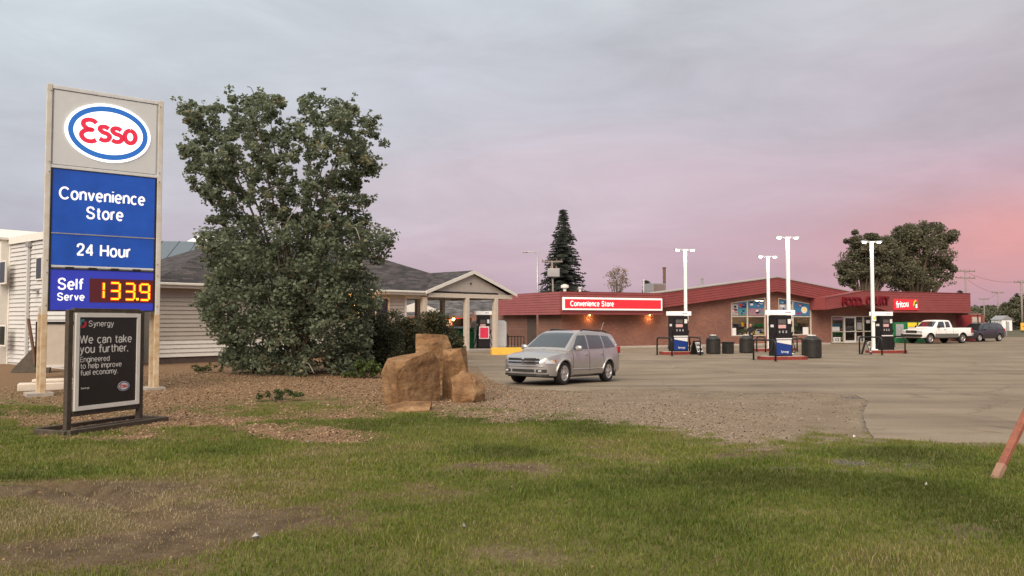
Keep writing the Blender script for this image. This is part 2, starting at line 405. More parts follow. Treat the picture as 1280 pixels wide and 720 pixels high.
def zones(x, y):
    x, y = np.asarray(x, float), np.asarray(y, float)
    u, v = proj_np(x, y, zter(x, y))
    n1 = fbm(x * .9 + 3, y * .9, 4) - .5; n2 = fbm(x * 3.2 + 9, y * 3.2 + 4, 3) - .5
    vb = np.interp(u, BU, BV) + n1 * 38 + n2 * 26
    grass = sst(-7, 8, v - vb)
    bl = lambda L: sum(s * np.exp(-(((u - a) / ru) ** 2 + ((v - b) / rv) ** 2)) for a, b, ru, rv, s in L)
    rag = 1 + 1.5 * n1 + 1.1 * n2
    grass = np.clip(grass + bl(GREEN) * (.75 + 2.2 * n2 + n1), 0, 1)
    grass = np.clip(grass - sst(.35, .85, bl(CHIPS) * rag), 0, 1)
    dirt = sst(.12, .95, bl(DIRT) * rag + n1 * .75 + n2 * .45)
    grey = sst(.3, .8, bl(GREY) * rag + n2 * .3)
    grass = grass * (1 - .80 * dirt) * (1 - .62 * grey)
    return grass, dirt, grey, u, v

def axis(parts):
    out = []
    for a, b, st in parts: out += list(np.arange(a, b, st))
    return np.array(out + [parts[-1][1]])
def sheet(name, xs, ys, zf, m):
    X, Y = np.meshgrid(xs, ys); V = np.stack([X.ravel(), Y.ravel(), zf(X, Y).ravel()], 1)
    nx, ny = len(xs), len(ys); I = np.arange(nx * ny).reshape(ny, nx)
    F_ = np.stack([I[:-1, :-1], I[:-1, 1:], I[1:, 1:], I[1:, :-1]], -1).reshape(-1)
    return np_mesh(name, V, F_, 4, m), X, Y

def ground_material():
    m = bpy.data.materials.new('yard_soil'); m.use_nodes = True; n, l, b = nodes_of(m)
    b.inputs['Roughness'].default_value = .95; b.inputs['Specular IOR Level'].default_value = .1
    a = n.new('ShaderNodeAttribute'); a.attribute_name = 'zone'; s = n.new('ShaderNodeSeparateColor'); l.new(a.outputs['Color'], s.inputs[0])
    t = n.new('ShaderNodeTexCoord')
    def noise(sc, det=6, rough=.6):
        k = n.new('ShaderNodeTexNoise'); k.inputs['Scale'].default_value = sc; k.inputs['Detail'].default_value = det; k.inputs['Roughness'].default_value = rough
        l.new(t.outputs['Object'], k.inputs[0]); return k.outputs[0]
    def ramp(f, stops):
        r = n.new('ShaderNodeValToRGB'); e = r.color_ramp.elements
        while len(e) < len(stops): e.new(.5)
        for el, (p, c) in zip(e, stops): el.position = p; el.color = (*c, 1)
        l.new(f, r.inputs[0]); return r.outputs[0]
    def mix(f, x, y):
        k = n.new('ShaderNodeMix'); k.data_type = 'RGBA'
        if isinstance(f, float): k.inputs[0].default_value = f
        else: l.new(f, k.inputs[0])
        l.new(x, k.inputs[6]); l.new(y, k.inputs[7]); return k.outputs[2]
    turf = ramp(noise(2.2), [(.3, (.065, .064, .020)), (.55, (.11, .102, .036)), (.75, (.17, .14, .062))])
    soil = ramp(noise(3.5), [(.3, (.060, .042, .026)), (.6, (.115, .082, .052)), (.78, (.19, .145, .10))])
    mulch = mix(a.outputs['Alpha'], ramp(noise(30, 3), [(.35, (.080, .046, .025)), (.5, (.175, .108, .062)), (.68, (.31, .21, .135))]),
                ramp(noise(22, 3), [(.35, (.13, .090, .06)), (.5, (.215, .160, .113)), (.68, (.33, .26, .195))]))
    grit = ramp(noise(26, 3), [(.35, (.035, .030, .028)), (.5, (.09, .078, .072)), (.7, (.25, .23, .22))])
    a2 = n.new('ShaderNodeAttribute'); a2.attribute_name = 'packed'
    hard = ramp(noise(1.1, 8), [(.3, (.155, .118, .083)), (.55, (.20, .158, .114)), (.75, (.245, .20, .15))])
    mulch = mix(a2.outputs['Fac'], mulch, hard)
    c = mix(s.outputs[0], mulch, turf); c = mix(s.outputs[1], c, soil); c = mix(s.outputs[2], c, grit)
    l.new(c, b.inputs['Base Color'])
    bn = n.new('ShaderNodeBump'); bn.inputs['Strength'].default_value = .8; bn.inputs['Distance'].default_value = .03; l.new(noise(30, 5), bn.inputs['Height']); l.new(bn.outputs[0], b.inputs['Normal'])
    M['yard_soil'] = m
ground_material()
xs = axis([(-60, -16, 1.5), (-16, 16, .11), (16, 70, 1.5)]); ys = axis([(-25, 3, 1.0), (3, 21, .11), (21, 36, .3), (36, 60, 1.5)])
yard, GX, GY = sheet('ground', xs, ys, lambda X, Y: zter(X, Y) - sst(45, 60, Y) * .05, 'yard_soil')
g_, d_, k_, U_, V_ = zones(GX, GY)
at_ = yard.data.attributes.new('zone', 'FLOAT_COLOR', 'POINT')
at_.data.foreach_set('color', np.stack([g_.ravel(), d_.ravel() * sst(.2, .6, g_.ravel() + d_.ravel() * g_.ravel() + (GY.ravel() < 12) * 1.0), k_.ravel(), (1 - np.clip((640 - U_.ravel()) / 120, 0, 1))], 1).astype(np.float32).ravel())
def packed(u, v, x, y): return sst(560, 680, u) * np.clip((1 - sst(-8, 8, v - 506 - (u - 700) * .012 + (fbm(x * .8, y * .8, 4) - .5) * 34)) + sst(860, 1040, u + (fbm(x, y, 3) - .5) * 120), 0, 1)
pk = yard.data.attributes.new('packed', 'FLOAT', 'POINT'); pk.data.foreach_set('value', packed(U_, V_, GX, GY).ravel().astype(np.float32))
kind(yard, 'structure')

# the country beyond, to the horizon
mat('far_field', (.10, .085, .045), .95, var=.35, scale=.05, c2=(.055, .055, .026))
fx = axis([(-3000, -300, 300), (-300, 300, 20), (300, 3000, 300)]); fy = axis([(-300, 300, 20), (300, 4000, 300)])
far, _, _ = sheet('terrain', fx, fy, lambda X, Y: -.22 + 0 * X, 'far_field'); kind(far, 'structure')

# asphalt lot with a ragged edge
def asphalt_material():
    m = bpy.data.materials.new('asphalt'); m.use_nodes = True; n, l, b = nodes_of(m)
    b.inputs['Roughness'].default_value = .85; b.inputs['Specular IOR Level'].default_value = .25
    t = n.new('ShaderNodeTexCoord')
    def noise(sc, det=6, vec=None, dist=0):
        k = n.new('ShaderNodeTexNoise'); k.inputs['Scale'].default_value = sc; k.inputs['Detail'].default_value = det; k.inputs['Distortion'].default_value = dist
        l.new(vec if vec else t.outputs['Object'], k.inputs[0]); return k.outputs[0]
    def ramp(f, stops):
        r = n.new('ShaderNodeValToRGB'); e = r.color_ramp.elements
        while len(e) < len(stops): e.new(.5)
        for el, (p, c) in zip(e, stops): el.position = p; el.color = (*c, 1)
        l.new(f, r.inputs[0]); return r.outputs[0]
    def mul(x, y, f=1.0):
        k = n.new('ShaderNodeMix'); k.data_type = 'RGBA'; k.blend_type = 'MULTIPLY'; k.inputs[0].default_value = f
        l.new(x, k.inputs[6]); l.new(y, k.inputs[7]); return k.outputs[2]
    base = ramp(noise(.35, 8), [(.3, (.160, .126, .090)), (.55, (.202, .162, .118)), (.75, (.24, .196, .146))])
    spk = ramp(noise(55, 2), [(.3, (.72, .72, .72)), (.5, (1, 1, 1)), (.72, (1.2, 1.2, 1.2))])
    mp = n.new('ShaderNodeMapping'); mp.inputs['Rotation'].default_value = (0, 0, R(-27)); mp.inputs['Scale'].default_value = (.10, 1.1, 1); l.new(t.outputs['Object'], mp.inputs[0])
    trk = ramp(noise(1.0, 5, mp.outputs[0]), [(.32, (.74, .73, .72)), (.5, (1, 1, 1)), (.68, (1.10, 1.09, 1.08))])
    c = mul(mul(base, spk), trk)
    sp = ramp(noise(.8, 4, None, .6), [(.27, (.62, .60, .58)), (.40, (1, 1, 1))]); c = mul(c, sp, .75)
    vo = n.new('ShaderNodeTexVoronoi'); vo.feature = 'DISTANCE_TO_EDGE'; vo.inputs['Scale'].default_value = .16
    wv = n.new('ShaderNodeVectorMath'); wv.operation = 'ADD'; nz = n.new('ShaderNodeTexNoise'); nz.inputs['Scale'].default_value = .9; nz.inputs['Detail'].default_value = 5
    l.new(t.outputs['Object'], nz.inputs[0]); l.new(t.outputs['Object'], wv.inputs[0]); l.new(nz.outputs['Color'], wv.inputs[1]); l.new(wv.outputs[0], vo.inputs['Vector'])
    cr = ramp(vo.outputs[0], [(0, (.5, .48, .46)), (.003, (.62, .6, .58)), (.007, (1, 1, 1))]); c = mul(c, cr, .5)
    l.new(c, b.inputs['Base Color'])
    bn = n.new('ShaderNodeBump'); bn.inputs['Strength'].default_value = .5; bn.inputs['Distance'].default_value = .01; l.new(noise(60, 4), bn.inputs['Height']); l.new(bn.outputs[0], b.inputs['Normal'])
    M['asphalt'] = m
asphalt_material()
def asphalt_edge():
    px = [(1900, 575), (1280, 556), (1180, 553), (1092, 549), (1084, 535), (1078, 518), (1086, 503), (1070, 494), (1000, 491), (940, 492), (860, 489), (780, 487), (720, 489), (660, 487), (622, 480), (606, 470), (596, 460), (560, 452), (470, 447)]
    P = [gp(u, v) for u, v in px]; out = []
    for a, b in zip(P, P[1:]):
        k = max(2, int((b - a).length / .12))
        for i in range(k):
            q = a.lerp(b, i / k); s = .22 * (fbm(np.array(q.x * 2.0), np.array(q.y * 2.0), 4) - .5); q = q + Vector((float(s), float(s) * 1.6, 0)); out.append((q.x, q.y))
    return out
edge = asphalt_edge()
bm = bmesh.new()
outline = edge + [(-22, 58), (-22, 120), (120, 120), (120, edge[0][1])]
vs = [bm.verts.new((x, y, 0)) for x, y in outline]; f = bm.faces.new(vs); bmesh.ops.triangulate(bm, faces=[f])
# grid cuts so the sheet can follow the gentle dip in the lot
for k in range(-8, 14): bmesh.ops.bisect_plane(bm, geom=bm.verts[:] + bm.edges[:] + bm.faces[:], plane_co=(k * 1.0, 0, 0), plane_no=(1, 0, 0))
for k in range(16, 38): bmesh.ops.bisect_plane(bm, geom=bm.verts[:] + bm.edges[:] + bm.faces[:], plane_co=(0, k * 1.0, 0), plane_no=(0, 1, 0))
for v in bm.verts:
    z = float(zter(v.co.x, v.co.y)); v.co.z = max(float(zlot(v.co.x, v.co.y)), z if v.co.y < 21 else -9) + .012
for v in bm.verts[:]: pass
bnd = [e for e in bm.edges if e.is_boundary]
ex = bmesh.ops.extrude_edge_only(bm, edges=bnd)
for v in [g for g in ex['geom'] if isinstance(g, bmesh.types.BMVert)]: v.co.z -= .08
me = bpy.data.meshes.new('asphalt_lot'); bm.to_mesh(me); bm.free()
lot = link('asphalt_lot', me, 'asphalt'); kind(lot, 'structure')
def zl(x, y): return float(zlot(np.array(x), np.array(y))) + .022
edge_np = np.array(edge)
def poly_inside(x, y, poly):
    poly = np.asarray(poly); ins = np.zeros(x.shape, bool); j = len(poly) - 1
    for i in range(len(poly)):
        xi, yi = poly[i]; xj, yj = poly[j]
        c = ((yi > y) != (yj > y)) & (x < (xj - xi) * (y - yi) / (yj - yi + 1e-12) + xi); ins ^= c; j = i
    return ins
def on_asphalt(x, y): return poly_inside(x, y, outline)

# blades of grass
def in_view(x, y, mrg=60):
    u, v = proj_np(x, y, zter(x, y)); return (u > -mrg) & (u < 1280 + mrg) & (v < 800)
def scatter(n, x0, x1, y0, y1):
    return rng.uniform(x0, x1, n), rng.uniform(y0, y1, n)
def grass(n_try, y0, y1, hgt, wid, tuft=False):
    x, y = scatter(n_try, -16, 16, y0, y1)
    k = in_view(x, y); x, y = x[k], y[k]
    g, d, gr, u, v = zones(x, y)
    patch = fbm(x * .7 + 40, y * .7 + 11, 4); fine = fbm(x * 6 + 2, y * 6 + 8, 2)
    k = (rng.random(len(x)) < g * (.55 + .7 * fine)) & ~on_asphalt(x, y); x, y, g, d, patch, fine, u, v = (q[k] for q in (x, y, g, d, patch, fine, u, v))
    if tuft:
        k = (vnoise(x * 2.3 + 50, y * 2.3) > .80); x, y, g, d, patch, fine, u, v = (q[k] for q in (x, y, g, d, patch, fine, u, v))
    z = zter(x, y); n = len(x)
    h = hgt * (.5 + rng.random(n)) * (.55 + .8 * patch) * (.5 + .5 * g); wd = wid * (.7 + .6 * rng.random(n))
    a = rng.uniform(0, 2 * np.pi, n); lean = rng.uniform(.1, 1.1, n) * h; la = rng.uniform(0, 2 * np.pi, n)
    cx, cy = np.cos(a) * wd / 2, np.sin(a) * wd / 2; lx, ly = np.cos(la) * lean, np.sin(la) * lean
    V = np.empty((n, 5, 3))
    V[:, 0] = np.stack([x - cx, y - cy, z - .01], 1); V[:, 1] = np.stack([x + cx, y + cy, z - .01], 1)
    V[:, 2] = np.stack([x + cx * .7 + lx * .35, y + cy * .7 + ly * .35, z + h * .6], 1); V[:, 3] = np.stack([x - cx * .7 + lx * .35, y - cy * .7 + ly * .35, z + h * .6], 1)
    V[:, 4] = np.stack([x + lx, y + ly, z + h * .95], 1)
    I = (np.arange(n) * 5)[:, None]; T = np.concatenate([I + np.array([[0, 1, 2]]), I + np.array([[0, 2, 3]]), I + np.array([[3, 2, 4]])], 1).reshape(-1)
    dryb = np.exp(-(((u - 720) / 130) ** 2 + ((v - 580) / 22) ** 2)) * .25 + np.exp(-(((u - 150) / 260) ** 2 + ((v - 650) / 55) ** 2)) * .22 - np.exp(-(((u - 1000) / 320) ** 2 + ((v - 665) / 45) ** 2)) * .10
    big = fbm(x * .35 + 70, y * .35 + 31, 3)
    tone = np.clip(.40 + (.5 - patch) * 1.1 + (.5 - big) * .8 + rng.normal(0, .12, n) + dryb + .25 * d + (rng.random(n) < .07) * .3, 0, 1)
    return V.reshape(-1, 3), T, np.repeat(tone, 5)
parts = [grass(640000, 3.8, 9.0, .036, .0062), grass(420000, 9.0, 18.5, .042, .0098), grass(260000, 4.5, 17.5, .085, .0075, True)]
V = np.concatenate([p[0] for p in parts]); offs = np.cumsum([0] + [len(p[0]) for p in parts])
T = np.concatenate([p[1] + o_ for p, o_ in zip(parts, offs)]); tone = np.concatenate([p[2] for p in parts])
kind(np_mesh('grass', V, T, 3, 'grass_blade', tone), 'stuff', 'short patchy green grass of the lawn')

# wood chips and gravel bits
def bits(name, n_try, reg, size, m, label, keep):
    x, y = scatter(n_try, *reg); k = in_view(x, y); x, y = x[k], y[k]
    g, d, gr, u, v = zones(x, y)
    k = keep(x, y, g, d, gr, u, v) & ~on_asphalt(x, y); x, y = x[k], y[k]; n = len(x); z = zter(x, y)
    a = rng.uniform(0, 2 * np.pi, n); s = size * (.4 + 1.0 * rng.random(n) ** 2); w_ = s * rng.uniform(.3, .8, n); t1, t2 = rng.normal(0, .35, n), rng.normal(0, .35, n)
    ca, sa = np.cos(a), np.sin(a); V = np.empty((n, 5, 3))
    for i, (p, q) in enumerate(((-1, -1), (1, -.7), (.8, 1), (-.9, .8))):
        ex, ey = p * s / 2, q * w_ / 2
        V[:, i] = np.stack([x + ca * ex - sa * ey, y + sa * ex + ca * ey, z + .002 + np.maximum(-.012, .006 + ex * t1 + ey * t2)], 1)
    V[:, 4] = np.stack([x, y, z + .012 + s * .22], 1)
    I = (np.arange(n) * 5)[:, None]; T = np.concatenate([I + np.array([[i, (i + 1) % 4, 4]]) for i in range(4)], 1).reshape(-1)
    tone = np.clip(rng.normal(.48, .19, n), 0, 1)
    kind(np_mesh(name, V.reshape(-1, 3), T, 3, m, np.repeat(tone, 5)), 'stuff', label)
bits('wood_chips', 110000, (-15, 3, 12.5, 30), .044, 'chip', 'reddish wood chips strewn round the tree and boulders', lambda x, y, g, d, gr, u, v: (rng.random(len(x)) < (1 - g) * np.clip(1.2 - (u - 560) / 160, .0, 1)) & (v > 462))
bits('gravel', 60000, (-3, 9, 12.5, 23), .034, 'stone_bit', 'pale tan gravel between the lawn and the asphalt', lambda x, y, g, d, gr, u, v: (rng.random(len(x)) < (1 - g) * np.clip((u - 520) / 120, 0, 1) * (1 - .88 * packed(u, v, x, y))) & (v > 470))
bits('grit', 1500, (1, 12, 8.5, 13.5), .024, 'stone_bit', 'dark gritty stones showing through thin grass', lambda x, y, g, d, gr, u, v: rng.random(len(x)) < gr)
bits('dead_leaves', 2600, (-14, 14, 4.2, 17), .030, 'chip', 'dry leaves and bits lying in the grass', lambda x, y, g, d, gr, u, v: rng.random(len(x)) < (.25 + .75 * d) * (v > 520))
# ------------------------------------------------------------------ plain grotesque lettering drawn as strokes
def _cr(pts): return ('c', pts)
def _el(cx, cz, rx, rz_, a0=0, a1=360): return ('p', arc(cx, cz, rx, rz_, a0, a1, 20))
def _ln(*pts): return ('p', list(pts))
XH = .72
def _arch(x0, x1): return _cr([(x0, .44), (x0 + .05, .60), ((x0 + x1) / 2, .72), (x1 - .04, .62), (x1, .44), (x1, .2), (x1, 0)])
_S = lambda w_, h_: _cr([(w_ * .93, h_ * .78), (w_ * .80, h_ * .94), (w_ * .5, h_), (w_ * .18, h_ * .93), (w_ * .06, h_ * .74), (w_ * .2, h_ * .58), (w_ * .5, h_ * .51), (w_ * .82, h_ * .42), (w_ * .96, h_ * .25), (w_ * .82, h_ * .06), (w_ * .5, 0), (w_ * .17, h_ * .06), (w_ * .04, h_ * .24)])
GLYPH = {
 'a': (.46, [_cr([(.03, .52), (.08, .66), (.24, .72), (.40, .66), (.45, .52), (.45, .2), (.46, 0)]), _cr([(.45, .42), (.25, .40), (.06, .33), (.0, .18), (.07, .03), (.22, 0), (.38, .08), (.45, .22)])]),
 'c': (.46, [_el(.26, .36, .26, .36, 48, 312)]), 'd': (.48, [_el(.24, .36, .24, .36), _ln((.48, 1), (.48, 0))]),
 'e': (.50, [_ln((0.01, .36), (.49, .36)), _el(.25, .36, .25, .36, 0, 312)]), 'f': (.30, [_cr([(.36, .97), (.24, .97), (.15, .88), (.14, .7), (.14, .3), (.14, 0)]), _ln((-.03, .66), (.34, .66))]),
 'g': (.48, [_el(.24, .36, .24, .36), _cr([(.48, .72), (.48, .3), (.48, -.06), (.38, -.24), (.22, -.27), (.05, -.18)])]),
 'h': (.46, [_ln((0, 1), (0, 0)), _arch(0, .46)]), 'i': (.0, [_ln((0, XH), (0, 0)), _ln((0, 1.0), (0, .90))]), 'k': (.44, [_ln((0, 1), (0, 0)), _ln((.02, .27), (.40, .72)), _ln((.16, .43), (.44, 0))]), 'l': (.0, [_ln((0, 1), (0, 0))]),
 'm': (.80, [_ln((0, XH), (0, 0)), _arch(0, .40), _arch(.40, .80)]), 'n': (.46, [_ln((0, XH), (0, 0)), _arch(0, .46)]), 'o': (.52, [_el(.26, .36, .26, .36)]),
 'p': (.48, [_el(.24, .36, .24, .36), _ln((0, XH), (0, -.28))]), 'r': (.26, [_ln((0, XH), (0, 0)), _cr([(0, .40), (.05, .60), (.15, .70), (.27, .70)])]), 's': (.42, [_S(.42, XH)]),
 't': (.28, [_cr([(.13, .94), (.13, .6), (.13, .2), (.17, .04), (.30, .02)]), _ln((0, .69), (.29, .69))]), 'u': (.46, [_ln((.46, XH), (.46, 0)), ('c', [(0, .72), (0, .5), (0, .28), (.05, .08), (.21, 0), (.38, .10), (.46, .28)])]),
 'v': (.46, [_ln((0, XH), (.23, 0)), _ln((.46, XH), (.23, 0))]), 'y': (.46, [_ln((0, XH), (.24, .02)), _cr([(.46, .72), (.30, .2), (.20, -.10), (.12, -.24), (.0, -.26)])]),
 'C': (.74, [_el(.40, .5, .40, .5, 42, 318)]), 'S': (.64, [_S(.64, 1)]), 'H': (.60, [_ln((0, 1), (0, 0)), _ln((.60, 1), (.60, 0)), _ln((0, .5), (.60, .5))]), 'E': (.50, [_ln((0, 1), (0, 0)), _ln((0, .96), (.50, .96)), _ln((0, .5), (.46, .5)), _ln((0, .04), (.50, .04))]),
 'W': (.96, [_ln((0, 1), (.24, 0)), _ln((.48, 1), (.24, 0)), _ln((.48, 1), (.72, 0)), _ln((.96, 1), (.72, 0))]),
 '2': (.52, [_cr([(.02, .72), (.08, .92), (.27, 1), (.46, .92), (.51, .74), (.42, .52), (.2, .28), (.02, .04)]), _ln((0, .04), (.53, .04))]), '4': (.54, [_ln((.42, 1), (.42, 0)), _ln((.42, .98), (.0, .30)), _ln((-.02, .27), (.56, .27))]), '.': (.0, [_ln((0, -.05), (0, .10))]),
}
def sans(s, cap, m, parent, loc, wt=.17, align='CENTER', sx=1.0, track=.0, depth=.008, name='letter'):
    """lettering with capital height cap standing in the local x-z plane at loc, facing -y; loc is the middle of the capitals"""
    gap = wt + .075 + track; x = 0; place = []
    for ch in s:
        if ch == ' ': x += .30 + wt; continue
        place.append((ch, x)); x += GLYPH[ch][0] + gap
    W_ = x - gap; k = cap / (1 + wt * .5); off = {'CENTER': -W_ / 2, 'LEFT': 0}[align]
    out = []
    for ch, px_ in place:
        mb = MB(); n = 0
        for kd, pts in GLYPH[ch][1]:
            q = crom(pts, 6) if kd == 'c' else [Vector(p) for p in pts]
            stroke(mb, [((p[0] + px_ + off) * k * sx, (p[1] - .5) * k) for p in q], wt * k, 0, depth + .0006 * (n % 7)); n += 1
        o = mb.build(name, m, parent); o.location = loc; out.append(o)
    return out
class Frame:
    """an upright plane through a base point; px() turns a pixel into local (x, z) on the plane y = yoff"""
    def __init__(s, o, yaw):
        s.o = Vector((o[0], o[1], 0)); s.yaw = yaw; s.x = Vector((math.cos(yaw), math.sin(yaw), 0)); s.y = Vector((-math.sin(yaw), math.cos(yaw), 0))
    def px(s, u, v, yoff=0.0):
        d = ray(u, v); t = (yoff - (CAM - s.o).dot(s.y)) / d.dot(s.y); p = CAM + d * t
        return (p - s.o).dot(s.x), p.z
    def xu(s, u, yoff=0.0): return s.px(u, 400, yoff)[0]
    def world(s, x, y, z=0.0): return s.o + s.x * x + s.y * y + Vector((0, 0, z))
# ------------------------------------------------------------------ tall price sign
def esso_mark(parent, cx, cz, rx, rz_, y, mats, k):
    """white oval, blue ring, red word with the rounded E"""
    ov = MB().prism(arc(0, 0, rx * 1.06, rz_ * 1.07, 0, 354, 59), 'y', 0, -.03 * k).build('logo_oval', mats[0], parent); ov.location = (cx, y, cz)
    ring = MB(); A, B = arc(0, 0, rx * .99, rz_ * .985, 0, 360, 60), arc(0, 0, rx * .86, rz_ * .79, 0, 360, 60)
    for i in range(60): ring.prism([A[i], A[i + 1], B[i + 1], B[i]], 'y', -.03 * k, -.042 * k)
    ring.build('logo_ring', mats[1], ov)
    wd = rz_ * .165; t = -.036 * k
    def letter(pts, closed=False):
        m = MB(); stroke(m, [(p[0] * rx, p[1] * rz_ * .92) for p in pts], wd, -.03 * k, .014 * k); m.build('letter', mats[2], ov)
    letter(crom([(-.31, .33), (-.38, .42), (-.50, .44), (-.61, .36), (-.62, .21), (-.53, .085), (-.40, .055), (-.53, .03), (-.645, -.08), (-.66, -.24), (-.57, -.38), (-.42, -.41), (-.31, -.33)]))
    for c in (-.105, .205):
        letter(crom([(c + .10, .17), (c + .02, .235), (c - .08, .22), (c - .12, .12), (c - .05, .015), (c + .06, -.03), (c + .125, -.13), (c + .08, -.27), (c - .03, -.31), (c - .125, -.25)]))
    letter(arc(.535, -.04, .135, .255, 90, 450, 28))
    return ov
L, Rr = at(54, 400, 20.7), at(197, 400, 22.4)
PF = Frame(L, math.atan2(Rr.y - L.y, Rr.x - L.x)); PW = (Rr - L).to_2d().length
sign = thing('pylon_sign', 'tall lit price sign on rusty white posts left of the leafy tree', 'sign', (L.x, L.y, 0), PF.yaw)
PZ = lambda v: PF.px(65, v)[1]
ztop, zblue, zsplit, zhour, zprice, zbot = PZ(106), PZ(209), PZ(291), PZ(331), PZ(335), PZ(388)
for x, y in ((.02, 0), (-.02, .34), (PW - .02, 0), (PW - .06, .34)):
    hh = ztop + .02 if y == 0 else zbot + .1
    MB().box((x, y, hh / 2 - .1), (.13, .12, hh + .2)).build('post', 'rusty_white', sign, bevel=.012)
    MB().box((x, y, zbot / 2 - .08), (.138, .128, zbot - .02)).build('rusty_leg', 'rusty_lower', sign, bevel=.01)
MB().b2((.10, .01, zbot - .02), (PW - .10, .36, ztop - .06)).build('cabinet', 'sign_frame', sign, bevel=.01)
for q in (((.09, -.05, ztop - .10), (PW - .09, .30, ztop)), ((.09, -.045, zblue - .01), (PW - .09, .02, zblue + .07)), ((.09, -.02, zhour - .06), (PW - .09, .02, zhour))):
    MB().b2(*q).build('rail', 'sign_frame', sign, bevel=.008)
x0, x1 = .13, PW - .13
MB().b2((x0, -.03, zblue + .09), (x1, .02, ztop - .12)).build('logo_panel', 'sign_grey_lit', sign, bevel=.006)
a = PF.px(81, 160)[0]; b = PF.px(187, 176)[0]; czz = PF.px(134, 167)[1]
lg = esso_mark(sign, (a + b) / 2, czz, (b - a) / 2 * .95, (PF.px(134, 132)[1] - PF.px(134, 203)[1]) / 2 * .95, -.03, ('logo_white_lit', 'logo_blue_lit', 'logo_red_lit'), 1.0)
pb = MB().b2((x0, -.02, zsplit + .015), (x1, .02, zblue - .02)).build('store_panel', 'panel_blue_lit', sign)
ph = MB().b2((x0, -.02, zhour), (x1, .02, zsplit - .015)).build('hours_panel', 'panel_blue_lit', sign)
MB().b2((x0, -.04, zsplit - .014), (x1, .01, zsplit + .014)).build('divider', 'galv', sign)
ps = MB().b2((x0, -.02, zbot), (x1, .02, zprice - .03)).build('price_panel', 'panel_indigo_lit', sign)
for xx in (x0 - .012, x1 + .012):
    MB().b2((xx - .02, -.035, zbot), (xx + .02, .01, zblue)).build('edge_strip', 'black_metal', sign)
MB().b2((x0, -.035, zblue - .03), (x1, .01, zblue - .01)).build('edge_strip', 'black_metal', sign)
MB().b2((x0, -.035, zprice - .03), (x1, .01, zprice + .0)).build('edge_strip', 'black_metal', sign)
MB().b2((x0, -.035, zbot - .02), (x1, .01, zbot + .012)).build('edge_strip', 'black_metal', sign)
def ptext(s, u, v, cap, parent, **k):
    x, z = PF.px(u, v); return sans(s, cap, 'letter_white_lit', parent, (x, -.021, z), **k)
ptext('Convenience', 129, 245.5, .325, pb, wt=.165, sx=.93); ptext('Store', 131, 267.5, .325, pb, wt=.165, sx=.93)
ptext('24 Hour', 130, 313.5, .325, ph, wt=.165, sx=.95)
ptext('Self', 88, 355, .30, ps, wt=.165, sx=.95); ptext('Serve', 88.5, 371, .20, ps, wt=.18)
a, zt = PF.px(112, 348); b, zb_ = PF.px(192, 379)
MB().b2((a, -.028, zb_ + .0), (b, .0, zt)).build('digit_board', 'led_board', sign)
def digit(ch, cx, cz, w_, h_):
    S = {'1': 'R', '3': 'ABGCD', '9': 'ABCDFG'}[ch]; e = .02
    seg = {'A': ((-w_, h_), (w_, h_)), 'G': ((-w_, 0), (w_, 0)), 'D': ((-w_, -h_), (w_, -h_)), 'B': ((w_, h_), (w_, 0)), 'C': ((w_, 0), (w_, -h_)), 'F': ((-w_, h_), (-w_, 0))}
    keys = [((w_ * .4, h_), (w_ * .4, .0)), ((w_ * .4, 0), (w_ * .4, -h_))] if S == 'R' else [seg[k] for k in S]
    m, hl = MB(), MB()
    for p, q in keys:
        p, q = Vector(p), Vector(q); d = (q - p).normalized() * e
        stroke(m, [p + d, q - d], .036, -.036, .008); stroke(hl, [p + d * .3, q - d * .3], .085, -.028, .006)
    o = hl.build('digit', 'led_halo', sign); o.location = (cx, 0, cz); m.build('segment', 'led_on', o); return o
for ch, u, v in (('1', 127, 363), ('3', 143.5, 363.8), ('3', 162, 364.6), ('9', 180.5, 365.3)):
    x, z = PF.px(u, v); digit(ch, x, z, .115, .22)
x, z = PF.px(171.5, 374); MB().b2((x - .03, -.04, z - .03), (x + .03, -.028, z + .03)).build('decimal_point', 'led_on', sign)
MB().b2((-.35, -.2, -.06), (.25, .55, .10)).build('footing', 'concrete', sign); MB().b2((PW - .3, -.2, -.06), (PW + .2, .55, .10)).build('footing', 'concrete', sign)
for zz_ in (ztop - .16, zblue + .14, zblue - .12, zhour + .12, zprice - .12, zbot + .14):
    for xx in (.045, PW - .045): MB().lathe([(.018, 0), (.018, .012)], 8).build('bolt', 'galv', sign).location = (xx, -.075, zz_)
for k in range(4): MB().b2((x0 + .35 + k * .55, -.045, zprice - .01), (x0 + .55 + k * .55, .0, zprice + .045)).build('clip', 'black_metal', sign)

# ------------------------------------------------------------------ black poster board in front of it
L, Rr = gp(83.5, 541), gp(173.5, 527)
BF = Frame(L, math.atan2(Rr.y - L.y, Rr.x - L.x)); BW = (Rr - L).to_2d().length; bz = L.z
board = thing('poster_board', 'black fuel poster in white frame on two dark timber posts', 'sign', (L.x, L.y, bz), BF.yaw)
bt = BF.px(80, 387)[1] - bz; bb = BF.px(88, 514)[1] - bz
for x in (0.0, BW): MB().box((x, 0, bt / 2 - .1), (.10, .10, bt + .2)).build('post', 'dark_timber', board, bevel=.012)
MB().b2((.06, -.055, bt - .05), (BW - .06, .055, bt + .03)).build('top_rail', 'dark_timber', board, bevel=.01)
MB().b2((.06, -.05, bb - .10), (BW - .06, .05, bb - .015)).build('bottom_rail', 'dark_timber', board, bevel=.01)
m = MB(); fw = .075
m.b2((.075, -.085, bb), (.075 + fw, -.02, bt - .06)); m.b2((BW - .075 - fw, -.085, bb), (BW - .075, -.02, bt - .06))
m.b2((.075 + fw, -.083, bb), (BW - .075 - fw, -.02, bb + fw)); m.b2((.075 + fw, -.083, bt - .06 - fw), (BW - .075 - fw, -.02, bt - .06)); m.build('frame', 'trim_white', board)
